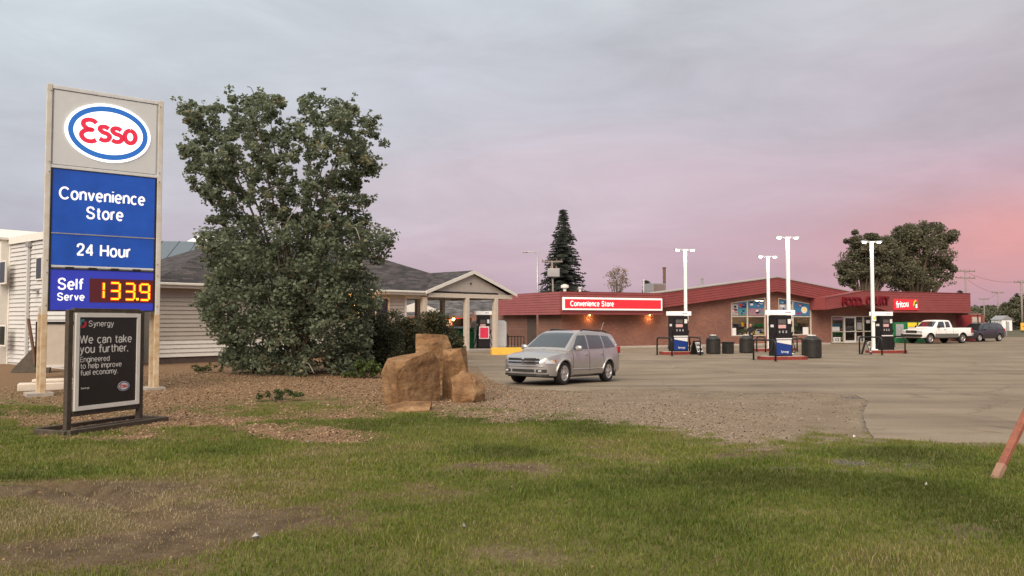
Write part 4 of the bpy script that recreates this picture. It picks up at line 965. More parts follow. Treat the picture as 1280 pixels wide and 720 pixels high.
# windows with mullions, panes, posters
def shop_window(q, um, vt, posters, name='window'):
    a, b, zb = q; fr = MB(); t = .07; ta, tb = wz(a), wz(b)
    fr.b2((a, -.03, zb), (b, .12, zb + t)); fr.add([(a, -.03, ta - t), (b, -.03, tb - t), (b, -.03, tb), (a, -.03, ta), (a, .12, ta - t), (b, .12, tb - t), (b, .12, tb), (a, .12, ta)], [(0, 1, 2, 3), (7, 6, 5, 4), (0, 4, 5, 1), (3, 2, 6, 7), (0, 3, 7, 4), (1, 5, 6, 2)])
    fr.b2((a, -.028, zb + t), (a + t, .12, ta - t)); fr.b2((b - t, -.028, zb + t), (b, .12, tb - t))
    o = fr.build(name, 'trim_cream', S)
    xm = SF.xu(um); zt_ = SF.px(um, vt)[1]; tm = wz(xm)
    MB().b2((xm - .04, -.02, zb + t), (xm + .04, .10, tm - t)).build('mullion', 'trim_cream', o)
    MB().b2((a + t, -.018, zt_ - .04), (b - t, .10, zt_ + .04)).build('transom', 'trim_cream', o)
    for (x0_, x1_) in ((a + t, xm - .04), (xm + .04, b - t)):
        MB().add([(x0_, .06, zb + t), (x1_, .06, zb + t), (x1_, .06, zt_ - .04), (x0_, .06, zt_ - .04)], [(0, 1, 2, 3)]).build('pane', 'shop_glass', o)
        MB().add([(x0_, .06, zt_ + .04), (x1_, .06, zt_ + .04), (x1_, .06, wz(x1_) - t), (x0_, .06, wz(x0_) - t)], [(0, 1, 2, 3)]).build('pane', 'shop_glass', o)
    for (u0, v0, u1, v1, m_) in posters:
        x0_, z1_ = SF.px(u0, v0); x1_, z0_ = SF.px(u1, v1); pp = MB().b2((x0_, .03, z0_), (x1_, .045, z1_)).build('poster', m_, o)
        if m_ != 'paper_white':
            for _ in range(9):
                a_, c_ = random.uniform(x0_ + .05, x1_ - .3), random.uniform(z0_ + .04, z1_ - .18); MB().b2((a_, .022 - random.random() * .004, c_), (min(x1_ - .02, a_ + random.uniform(.12, .5)), .031, c_ + random.uniform(.05, .16))).build('print_block', random.choice(('paper_white', 'pump_black', 'paper_rose', 'pump_blue', 'poster_red', 'paper_grey', 'teal_ink', 'paper_blue')), pp)
    return o
o1 = shop_window(w1, 934.6, 395.5, [(915.5, 380.5, 923, 394, 'paper_grey'), (923.5, 377.5, 933.6, 386, 'paper_blue'), (923.5, 386.3, 933.6, 394, 'teal_ink'), (936, 376, 955.3, 385.2, 'paper_blue'), (936, 385.4, 955.3, 394.3, 'paper_rose'), (915.3, 410, 920.5, 419, 'paper_white')])
o2 = shop_window(w2, 991.5, 395.8, [(974.5, 375.5, 990.3, 380, 'paper_blue'), (974.5, 380.3, 990.3, 394.5, 'paper_grey'), (993, 378, 1012.3, 394.6, 'paper_blue'), (1004, 409, 1011, 418, 'paper_white'), (988, 409, 990.6, 417, 'paper_white')])
x, z = SF.px(1005.5, 387.5); ov = MB().prism(arc(0, 0, .34, .28, 0, 350, 35), 'y', 0, -.02).build('price_badge', 'paper_white', o2); ov.location = (x, .028, z)
text('lettering', 'PEI', .34, 'paper_yellow', ov, (0, -.024, 0), bold=.03)
for i, (u, v, m_) in enumerate(((944, 415.5, 'paper_yellow'), (951.5, 414.5, 'pump_blue'), (949, 416, 'paper_white'))):
    x, z = SF.px(u, v); MB().b2((x - .16, .1, z - .14), (x + .16, .3, z + .14)).build('window_display', m_, o1)
for q, nn in ():       # goods on the window ledge
    for k in range(nn):
        x = q[0] + .3 + k * (q[1] - q[0] - .5) / nn; MB().b2((x, .9 + .2 * (k % 3), .1), (x + .38, 1.3 + .2 * (k % 3), 1.2 + .35 * ((k * 7) % 3))).build('goods', ('paper_rose', 'shop_shelf', 'paper_grey', 'paper_yellow', 'green_box')[(k + nn) % 5], S)
for q in (w1, w2):                     # shelves of small goods close to the glass
    for r_ in range(3):
        sh = MB().b2((q[0] + .1, .5 + .25 * r_, .6 + .42 * r_), (q[1] - .1, .8 + .25 * r_, .64 + .42 * r_)).build('window_shelf', 'shop_shelf', S); x_ = q[0] + .15
        while x_ < q[1] - .35:
            w__ = random.uniform(.08, .26); MB().b2((x_, .52 + .25 * r_, .64 + .42 * r_), (x_ + w__, .7 + .25 * r_, .64 + .42 * r_ + random.uniform(.12, .34))).build('goods', random.choice(('paper_rose', 'shop_shelf', 'paper_grey', 'paper_yellow', 'green_box', 'poster_red', 'pump_blue', 'brick_dark', 'rust', 'shop_wall')), sh); x_ += w__ + random.uniform(.01, .12)
# interior of the shop
MB().b2((w1[0] - 2, 5.0, -.1), (d1[1] + 1, 5.1, 3.6)).build('back_wall', 'shop_wall', S)
MB().b2((w1[0] - 2, .3, -.1), (w1[0] - 1.9, 5.0, 3.6)).build('back_wall', 'shop_wall', S)
MB().b2((w1[0] - 2, .26, -.05), (d1[1] + 1, 5.0, .05)).build('shop_floor', 'concrete', S); MB().b2((w1[0] - 2, .26, 3.6), (d1[1] + 1, 5.0, 3.65)).build('shop_ceiling', 'trim_cream', S)
for k in range(7):
    x = w1[0] + .2 + k * 2.4
    sh = MB().b2((x, 3.0, .05), (x + 1.6, 3.4, 1.7)).build('shelf', 'shop_shelf', S)
    for j in range(4): MB().b2((x + .06, 2.86, .2 + j * .4), (x + 1.54, 2.99, .46 + j * .4)).build('goods_row', ('paper_rose', 'paper_blue', 'paper_yellow', 'paper_white', 'green_box')[(k * 3 + j) % 5], sh)
mat('tube_lit', (.9, .9, .9), .5, emit=(1, .80, .55), estr=30)
for k in range(4): MB().b2((w1[0] + .4 + k * 4.2, 2.0, 3.52), (w1[0] + 1.8 + k * 4.2, 2.2, 3.58)).build('tube_light', 'tube_lit', S)
# shop front with door
sf = MB(); zt_ = d1[3]; t = .08
us = [1039.5, 1054.5, 1069.5, 1079.5, 1091.5]; xs4 = [SF.xu(u) for u in us]
for x in xs4: sf.b2((x - t / 2, -.02, .05), (x + t / 2, .1, zt_ - t))
sf.b2((xs4[0], -.022, zt_ - t), (xs4[-1], .1, zt_)); zmid = SF.px(1045, 414.5)[1]; sf.b2((xs4[0] + t, -.016, .05), (xs4[1] - t, .1, .16)); sf.b2((xs4[2] + t / 2, -.016, .05), (xs4[4] - t / 2, .1, .16))
for a, b in ((0, 1), (2, 3), (3, 4)): sf.b2((xs4[a] + t / 2, -.014, zmid - .04), (xs4[b] - t / 2, .1, zmid + .04))
front = sf.build('shop_front', 'trim_cream', S)
for a, b in zip(xs4, xs4[1:]): MB().add([(a, .05, .06), (b, .05, .06), (b, .05, zt_ - t), (a, .05, zt_ - t)], [(0, 1, 2, 3)]).build('pane', 'shop_glass', front)
dr = MB(); a, b = xs4[1] + t / 2, xs4[2] - t / 2
dr.b2((a, -.05, .05), (a + .09, .03, zt_ - t)); dr.b2((b - .09, -.05, .05), (b, .03, zt_ - t)); dr.b2((a + .09, -.05, zt_ - t - .1), (b - .09, .03, zt_ - t)); dr.b2((a + .09, -.05, .05), (b - .09, .03, .25)); dr.b2((a + .09, -.045, 1.0), (b - .09, .03, 1.06))
do = dr.build('door', 'trim_white', S); MB().tube([(b - .14, -.10, .9), (b - .14, -.10, 1.35)], .02).build('handle', 'chrome', do)
a, z1_ = SF.px(1042, 421.5); b, z0_ = SF.px(1050.5, 428); pi = MB().b2((a, -.01, z0_), (b, .03, z1_)).build('ice_sign', 'paper_white', front); text('lettering', 'ICE', .34, 'pump_black', pi, ((a + b) / 2, -.014, (z0_ + z1_) / 2), bold=.01, sx=1.1)
for u0, v0, u1, v1, m_ in ((1040.5, 408.5, 1049.5, 413.5, 'paper_white'), (1071.5, 403, 1077.5, 412, 'paper_grey'), (1072, 420, 1077, 427, 'paper_grey'), (1083, 400, 1087.5, 404, 'paper_white'), (1041, 397, 1053, 400, 'paper_rose')):
    a, z1_ = SF.px(u0, v0); b, z0_ = SF.px(u1, v1); MB().b2((a, .0, z0_), (b, .03, z1_)).build('notice', m_, front)
# signs on the fascia
a, z1_ = SF.px(704, 371.3, YF - .12); b, z0_ = SF.px(828, 388.3, YF - .12)
cs = MB().b2((a, YF - .12, z0_), (b, YF + .02, z1_)).build('store_sign', 'header_lit', S, bevel=.01)
fp = MB().b2((a + .13, YF - .135, z0_ + .125), (b - .13, YF - .1, z1_ - .125)).build('sign_face', 'sign_red_lit', cs)
tx, tz = SF.px(740.5, 379.6, YF - .14); sans('Convenience Store', .36, 'letter_white_lit', cs, (tx, YF - .136, tz), wt=.18, sx=.92)
def fc(s_, u0, u1):
    n = len(s_)
    for i, ch in enumerate(s_):
        u = u0 + (u1 - u0) * (i + .5) / n; x, z = SF.px(u, 377.4 if u < 1080 else 376.6, YB - .1)
        o = text('sign_letter', ch, .98, 'letters_red', S, (x, YB - .03, z), ext=.10, bold=.035, sx=.95); MB()
fc('FOOD', 1052, 1077.5); fc('COURT', 1083.5, 1111.5)
a, z1_ = SF.px(1118, 374, YB - .1); b, z0_ = SF.px(1148, 387.5, YB - .1)
fs = MB().b2((a, YB - .1, z0_), (b, YB + .0, z1_)).build('snack_sign', 'sign_red_lit', S, bevel=.01)
tx, tz = SF.px(1133, 381, YB - .1); text('lettering', 'fritou', .80, 'letter_white_lit', fs, (a + .22, YB - .105, tz - .02), (0, R(-4), 0), bold=.012, ext=.005, align='LEFT', sx=.90)
lf = MB(); stroke(lf, crom([(b - .62, z1_ - .55), (b - .50, z1_ - .2), (b - .30, z1_ - .08)]), .13, YB - .1, .012); lf.build('leaf_mark', 'paper_yellow', fs)
lf = MB(); stroke(lf, crom([(b - .55, z0_ + .25), (b - .40, z0_ + .55), (b - .18, z0_ + .62)]), .26, YB - .1, .008); lf.build('leaf_mark', 'green_box', fs)
text('lettering', 's', .62, 'letter_white_lit', fs, (b - .26, YB - .108, tz - .05), bold=.03, ext=.005)
# wall lamps under the soffit
for u in (737, 812):
    x, z = SF.px(u, 394.5, -.12)
    o = MB().lathe([(.03, 0), (.05, .03), (.05, .12)], 10, (x, -.14, z - .02)).build('wall_lamp', 'lamp_warm', S); lamp('lamp_light', (x, -.28, z - .22), 7, (1, .48, .16), .06, S)
MB().b2((SF.xu(671, -.05) , -.05, .1), (SF.xu(671, -.05) + .12, .0, 2.4)).build('downspout', 'soffit', S)
# left end wall: dark door recess
MB().b2((-.03, 3.6, .0), (.01, 5.0, 2.25)).build('side_door', 'brick_dark', S)
# roof plant
def roofbox(u0, v0, u1, v1, y, m_, name, n=0):
    a, z1_ = SF.px(u0, v0, y); b, z0_ = SF.px(u1, v1, y); o = MB().b2((a, y, z0_ - 1.0), (b, y + 1.2, z1_)).build(name, m_, S, bevel=.02)
    for k in range(n): x = a + .1 + (b - a - .2) * k / max(1, n - 1); MB().b2((x - .03, y - .03, z0_), (x + .03, y - .005, z1_ - .1)).build('louvre', 'soffit', o)
roofbox(816.5, 354, 832.5, 364, 6, 'galv', 'air_conditioner', 8)
def pipe(u, v0, v1, y, r, m_='galv'):
    x, z1_ = SF.px(u, v0, y); z0_ = SF.px(u, v1, y)[1]; MB().tube([(x, y, z0_ - .8), (x, y, z1_)], r, 10).tube([(x, y, z1_ - .05), (x, y, z1_ + .06)], r * 1.25, 10).build('vent_pipe', m_, S)
pipe(830.3, 335, 355, 7, .13, 'rust'); pipe(877.5, 348.5, 359, 7, .10, 'galv'); pipe(804.7, 350, 358, 8, .05, 'trim_white'); pipe(873, 357, 361, 7, .04)
a, z1_ = SF.px(706, 360.5, 3); o = MB().lathe([(.12, -.6), (.12, 0), (.3, .05), (.3, .22), (.1, .3)], 10, (a, 3, z1_)).build('roof_vent', 'trim_white', S); a, z1_ = SF.px(725, 362.5, 3); MB().lathe([(.1, -.6), (.1, .1), (.2, .13), (.05, .2)], 10, (a, 3, z1_)).build('roof_vent', 'trim_white', S)
# gutter-like pale edge where the low roof meets the gable
a, za_ = SF.px(838, 362.3, -.6); b, zb1_ = SF.px(905, 354.5, -.6)

# green cabinets in front of the snack counter
for i, (u0, u1, v0, lab) in enumerate(((1119, 1133, 403, 'green drinks cabinet with pale poster beside the shop front, left one'), (1134, 1146, 402.5, 'green and yellow cabinet behind the white pickup, middle one'), (1147.5, 1159, 402.5, 'green and yellow cabinet behind the pickup cab, right one'))):
    y = -1.6; x0_ = SF.xu(u0, y); x1_ = SF.xu(u1, y); zt_ = SF.px(u0, v0, y)[1]
    c = thing('vending_cabinet', lab, 'cabinet', SF.world((x0_ + x1_) / 2, y), SF.yaw, 'green cabinets along the snack counter'); w_ = (x1_ - x0_) / 2
    MB().b2((-w_, .0, 0.02), (w_, .7, zt_)).build('body', 'green_box', c, bevel=.02)
    if i: MB().b2((-w_ + .05, -.02, zt_ - .42), (w_ - .05, -.004, zt_ - .06)).build('header', 'paper_yellow', c); MB().b2((-w_ + .05, -.02, .5), (w_ - .05, -.004, zt_ - .46)).build('front_panel', 'paper_white', c)
    else: MB().b2((-w_ + .08, -.02, .45), (w_ * .45, -.004, zt_ - .15)).build('poster', 'paper_grey', c)
# ------------------------------------------------------------------ fuel pumps, lamp poles, rails, bins
PY = SF.yaw
def pump(name, label, loc, rz, front='pump_blue', head=1.32, w_=1.0, d_=.55, h_=2.05, group=None, header=True, hx=0.0):
    """dispenser: front faces local -y, header bar on top along x"""
    t = thing(name, label, 'fuel pump', loc, rz, group)
    z0 = .0
    MB().b2((-w_ / 2, -d_ / 2, z0), (w_ / 2, d_ / 2, z0 + h_)).build('cabinet', 'pump_black', t, bevel=.02)
    y = -d_ / 2
    MB().b2((-w_ / 2 + .05, y - .025, z0 + .06), (w_ / 2 - .05, y - .002, z0 + .82)).build('lower_panel', front, t, bevel=.01)
    if front == 'pump_blue':
        MB().add([(-w_ / 2 + .06, y - .03, .80), (w_ / 2 - .06, y - .03, .80), (w_ / 2 - .06, y - .03, .56), (-w_ / 2 + .06, y - .03, .70)], [(0, 1, 2, 3)]).build('panel_stripe', 'paper_white', t)
        text('lettering', 'Synergy', .15, 'paper_white', t, (.04, y - .032, .22), ext=.002, bold=.01)
    up = MB().b2((-w_ / 2 + .06, y - .02, z0 + .90), (w_ / 2 - .06, y - .002, z0 + h_ - .08)).build('upper_panel', 'pump_black', t)
    MB().b2((-w_ * .33, y - .035, z0 + 1.62), (w_ * .12, y - .02, z0 + 1.84)).build('display', 'pump_screen', t)
    MB().b2((-w_ * .33, y - .035, z0 + 1.40), (w_ * .12, y - .02, z0 + 1.57)).build('price_card', 'paper_pink', t)
    MB().b2((w_ * .24, y - .04, z0 + 1.62), (w_ * .42, y - .02, z0 + 1.86)).build('notice', 'paper_white', t)
    for k in range(3): MB().b2((-w_ * .30 + k * .20, y - .035, z0 + 1.16), (-w_ * .30 + k * .20 + .08, y - .02, z0 + 1.28)).build('grade_button', 'paper_grey', t)
    MB().b2((-w_ / 2 + .04, y - .05, z0 + .84), (w_ / 2 - .04, y - .002, z0 + .90)).build('ledge', 'paper_white', t)
    MB().b2((-w_ / 2 - .006, y + .12, z0 + 1.45), (-w_ / 2 - .001, y + .36, z0 + 1.58)).build('sticker', 'paper_white', t)
    for s in (-1, 1):
        x = s * (w_ / 2 + .05)
        nz = MB().tube([(x, y + .1, .98), (x, y + .02, 1.18), (x, y - .04, 1.22)], [.03, .035, .02], 8).build('nozzle', 'black_plastic', t)
        MB().tube(crom([(x, y + .12, .98), (x + s * .12, y + .05, .5), (x + s * .22, y + .12, .18), (x + s * .10, y + .3, .25), (x, y + .35, .6)], 5), .022, 6).build('hose', 'rubber', t)
    if header:
        hb = MB().b2((hx - head / 2, -.30, h_ + .02), (hx + head / 2, .30, h_ + .26)).build('header', 'header_lit', t, bevel=.015)
        MB().b2((hx + head * .05, -.304, h_ + .11), (hx + head * .3, -.300, h_ + .16)).build('header_text', 'paper_grey', hb)
    return t
def island(label, loc, rz, L_, W_=1.15, group='red kerbed pump islands'):
    m = MB(); n = 10; pts = [(L_ / 2 - W_ / 2 + W_ / 2 * math.cos(a), W_ / 2 * math.sin(a)) for a in (R(-90 + 180 * i / n) for i in range(n + 1))]
    pts += [(-p[0], -p[1]) for p in pts]
    t = thing('pump_island', label, 'kerb', loc, rz, group)
    m.prism(pts, 'z', -.05, .15).build('kerb', 'kerb_red', t, bevel=.02); MB().prism([(p[0] * .90, p[1] * .80) for p in pts], 'z', .14, .165).build('island_top', 'concrete', t)
    return t
def lamp_pole(label, loc, h, rz, base=True):
    t = thing('lamp_pole', label, 'lamp post', loc, rz, 'white twin lamp poles over the pumps')
    MB().box((0, 0, h / 2), (.165, .165, h)).build('pole', 'pole_white', t, bevel=.02)
    MB().box((0, 0, .03), (.36, .36, .06)).build('base_plate', 'pole_white', t)
    MB().b2((-.22, -.05, h - .02), (.22, .05, h + .05)).build('crossarm', 'pole_white', t)
    for s in (-1, 1):
        hd = MB().add([(s * .17, -.13, h - .02), (s * .66, -.12, h + .03), (s * .66, .12, h + .03), (s * .17, .13, h - .02), (s * .19, -.10, h + .07), (s * .63, -.07, h + .11), (s * .63, .07, h + .11), (s * .19, .10, h + .07)],
                      [(0, 1, 2, 3), (7, 6, 5, 4), (0, 4, 5, 1), (1, 5, 6, 2), (2, 6, 7, 3), (3, 7, 4, 0)]).build('lamp_head', 'galv', t, bevel=.02)
        MB().lathe([(.02, -.06), (.08, -.045), (.11, -.015), (.11, .02)], 12, (s * .46, 0, h - .005)).build('lamp_lens', 'lamp_lit', hd, smooth=True)
        lamp('lamp_light', (s * .50, -.2, h - .30), 6, (1, .95, .88), .15, t)
    bx_ = MB().b2((-.125, -.15, 1.75), (.125, -.09, 2.25)).build('junction_box', 'pole_white', t, bevel=.01); MB().b2((-.08, -.155, 1.85), (.08, -.149, 1.98)).build('warning_sticker', 'paper_yellow', bx_)
    return t
def rail(label, a, b, h, r=.045):
    t = thing('guard_rail', label, 'rail', (a.x, a.y, 0), 0, 'black pipe rails at the pump islands'); d = b - a; d.z = 0; u_ = d.normalized(); q = .16
    pts = [(0, 0, -.1), (0, 0, h - q)] + [tuple(u_ * (q * (1 - math.cos(R(x)))) + Vector((0, 0, h - q + q * math.sin(R(x))))) for x in (30, 60, 90)] + [tuple(d - u_ * (q * (1 - math.cos(R(x)))) + Vector((0, 0, h - q + q * math.sin(R(x))))) for x in (90, 60, 30)] + [tuple(d + Vector((0, 0, h - q))), tuple(d + Vector((0, 0, -.1)))]
    MB().tube(pts, r, 8).build('pipe', 'black_metal', t, smooth=True)
    for e in ((0, 0, .01), tuple(d + Vector((0, 0, .01)))): MB().box(e, (.2, .2, .03)).build('foot_plate', 'black_metal', t)
    return t
Z0 = .022
# pump A
pA = gp(849, 442.5, Z0); island('red kerb island under the leftmost blue pump', pA, PY, 2.6)
pump('fuel_pump', 'black and blue fuel pump nearest the red store sign', (pA.x - .05, pA.y, Z0 + .165), PY - R(8), hx=.05, group='black fuel pumps with white header bars')
q = gp(857.5, 441.5, Z0); lamp_pole('leftmost twin lamp pole beside the blue pump', (q.x, q.y, Z0 + .165), at(857, 316.5, q.y).z, R(5))
rail('black pipe rail left of the leftmost pump', gp(821.5, 443.5, Z0), gp(840, 444.8, Z0), 1.0); rail('black pipe rail right of the leftmost pump', gp(862, 442, Z0), gp(875.5, 444, Z0), 1.0)
# pump B
pB = gp(978, 449, Z0); island('red kerb island under the nearest blue pump', pB, PY - R(18), 2.6)
pump('fuel_pump', 'nearest fuel pump, black and blue, beside the tallest lamp pole', (pB.x - .08, pB.y + .05, Z0 + .165), PY - R(8), head=1.36, hx=.02, group='black fuel pumps with white header bars')
q = gp(986.5, 446.5, Z0); lamp_pole('tallest twin lamp pole at the nearest pump', (q.x, q.y, Z0 + .165), at(986, 301.5, q.y).z, R(5))
rail('black pipe rail at the left of the nearest pump', gp(942, 449.5, Z0), gp(969.5, 451.5, Z0), 1.02); rail('black pipe rail at the right of the nearest pump', gp(990, 445, Z0), gp(1003, 443.5, Z0), .95)
# pump C, hidden behind B
q = gp(961.3, 438.5, Z0); lamp_pole('twin lamp pole farthest back between two pumps', (q.x, q.y, Z0), at(961, 321.5, q.y).z, R(5))
pC = gp(968, 438.2, Z0); island('red kerb island hidden behind the nearest pump', pC, PY, 3.4)
pump('fuel_pump', 'fuel pump half hidden behind the nearest pump', (pC.x + .35, pC.y, Z0 + .165), PY, group='black fuel pumps with white header bars', header=False)
rail('black pipe rail at the left of the hidden pump', gp(946, 439.5, Z0), gp(957, 440, Z0), .95); rail('black pipe rail at the right of the hidden pump', gp(990, 437, Z0), gp(996.5, 439.5, Z0), .95)
# pump D
pD = gp(1108, 440.8, Z0); island('red kerb island under the pump near the shop door', pD, PY - R(14), 2.6)
pump('fuel_pump', 'all black fuel pump in front of the snack sign', (pD.x - .15, pD.y + .05, Z0 + .165), PY - R(2), front='pump_black', hx=-.15, group='black fuel pumps with white header bars')
q = gp(1092, 441, Z0); lamp_pole('rightmost twin lamp pole before the large green tree', (q.x, q.y, Z0 + .165), at(1092, 306.5, q.y).z, R(5))
rail('black pipe rail left of the rightmost pump, over the sandwich board', gp(1074.5, 442.5, Z0), gp(1102.5, 443.8, Z0), 1.02); rail('black pipe rail right of the rightmost pump', gp(1117, 441, Z0), gp(1131.5, 441.8, Z0), 1.02)
# red pump below the gable
p0 = HF.world(HF.xu(604, .9), .9)
pr = pump('red_fuel_pump', 'red fronted fuel pump with white header under the gabled drive-through', (p0.x, p0.y, .17), R(14), front='pump_black', w_=.80, head=1.05, h_=2.15, header=True)
MB().b2((-.33, -.32, .62), (.33, -.30, 1.42)).build('front_panel', 'paper_white', pr); MB().b2((-.27, -.335, .68), (.27, -.32, 1.34)).build('red_panel', 'pump_red', pr)

def bin_(label, p, r, h):
    t = thing('litter_bin', label, 'bin', (p.x, p.y, Z0), PY, 'black domed litter bins')
    pts = arc(0, 0, r, r * .95, 0, 345, 23)
    MB().lathe([(r * .93, 0), (r * .97, .04), (r, h * .74), (r * 1.04, h * .75), (r * 1.04, h * .80), (r, h * .81)], 20).build('drum', 'black_plastic', t, smooth=False)
    for k in range(10): a = 2 * math.pi * k / 10; MB().box((r * 1.0 * math.cos(a), r * 1.0 * math.sin(a), h * .38), (.03, .06, h * .68), a).build('rib', 'black_plastic', t)
    lid = MB().lathe([(r * 1.02, h * .81), (r * .94, h * .86), (r * .60, h * .98), (r * .34, h * 1.03), (.05, h * 1.04)], 20).build('lid', 'black_plastic', t, smooth=True)
    MB().b2((-r * .34, -r * .3, h * 1.0), (r * .34, r * .3, h * 1.06)).build('lid_cap', 'paper_white', lid, bevel=.02)
    return t
bin_('domed black bin right of the leftmost pump', gp(891.7, 442.3, Z0), .40, 1.05); bin_('domed black bin beside the worker in hi-vis trousers', gp(933, 441, Z0), .40, 1.03)
bin_('large domed black bin right of the nearest pump', gp(1015, 447.3, Z0), .47, 1.13)
p = gp(910, 442, Z0); t = thing('square_bin', 'small square black bin between two domed bins', 'bin', (p.x, p.y, Z0), PY)
MB().b2((-.25, -.25, 0), (.25, .25, .66)).build('body', 'black_plastic', t, bevel=.03); MB().b2((-.27, -.27, .62), (.27, .27, .70)).build('rim', 'black_plastic', t, bevel=.01)
def aboard(label, p, rz):
    t = thing('sandwich_board', label, 'sign', (p.x, p.y, Z0), rz, 'black sandwich boards by the pumps'); h, w_ = .80, .30
    for s, nm in ((-1, 'front_panel'), (1, 'back_panel')):
        q = Matrix.Rotation(R(16) * s, 3, 'X'); pn = MB().box((0, s * .14, h / 2), (w_ * 2, .035, h), m=q).build(nm, 'black_plastic', t)
        if s < 0:
            sh = MB().box((0, -.166, h * .53), (w_ * 1.7, .01, h * .72), m=q).build('sheet', 'paper_white', pn)
            for k in range(2):
                for j in range(3):
                    MB().box((-.16 + .16 * j, -.175 + (.5 - k) * .26 * .287, h * .53 + (.13 - .26 * k)), (.11, .006, .16), m=q).build('printed_mark', 'pump_black', sh)
aboard('sandwich board right of the leftmost pump', gp(871, 443, Z0), PY + R(15)); aboard('sandwich board left of the rightmost pump', gp(1083, 443, Z0), PY + R(30))
# ------------------------------------------------------------------ vehicles (x forward, wheels on z = 0)
def lerp_tab(tab, x):
    return float(np.interp(x, [t[0] for t in tab], [t[1] for t in tab]))
def wheel(parent, x, y, r, wd, spokes=5, style='alloy'):
    w_ = thing('wheel', '', ''); del w_['label'], w_['category']; w_.parent = parent; w_.location = (x, y, r)
    s = 1 if y > 0 else -1
    def lathe_y(prof, n): 
        m = MB(); vs, fs = [], []
        for rr, yy in prof:
            for k in range(n): vs.append((rr * math.cos(2 * math.pi * k / n), yy * s, rr * math.sin(2 * math.pi * k / n)))
        for i in range(len(prof) - 1):
            for k in range(n): fs.append((i * n + k, i * n + (k + 1) % n, (i + 1) * n + (k + 1) % n, (i + 1) * n + k))
        return m.add(vs, fs)
    h = wd / 2; ri = r * .66
    lathe_y([(ri * .8, -h), (r * .93, -h), (r, -h * .75), (r, h * .75), (r * .94, h), (ri * 1.03, h * 1.02), (ri, h * .8), (ri * .97, -h * .3), (.01, -h * .3)], 28).build('tyre', 'rubber', w_, smooth=True)
    lathe_y([(ri * 1.02, h * .95), (ri * .93, h * 1.0), (ri * .88, h * .55), (ri * .90, h * .2)], 28).build('rim', style, w_, smooth=True)
    lathe_y([(ri * .88, h * .18), (.01, h * .18)], 24).build('brake_disc', 'black_metal', w_)
    sp = MB()
    for k in range(spokes):
        a = 2 * math.pi * k / spokes + .3; ca, sa = math.cos(a), math.sin(a)
        def P(rad, off, yy): return (rad * ca - off * sa, yy * s, rad * sa + off * ca)
        w0, w1 = ri * .26, ri * (.34 if spokes == 5 else .24)
        sp.add([P(.02, -w0, h * .78), P(ri * .92, -w1, h * .86), P(ri * .92, w1, h * .86), P(.02, w0, h * .78), P(.02, -w0, h * .4), P(ri * .92, -w1, h * .4), P(ri * .92, w1, h * .4), P(.02, w0, h * .4)], [(0, 1, 2, 3), (7, 6, 5, 4), (0, 4, 5, 1), (1, 5, 6, 2), (2, 6, 7, 3), (3, 7, 4, 0)])
    sp.build('spokes', style, w_); lathe_y([(ri * .3, h * .6), (ri * .26, h * .9), (.005, h * .94)], 14).build('hub_cap', style, w_, smooth=True)
    return w_

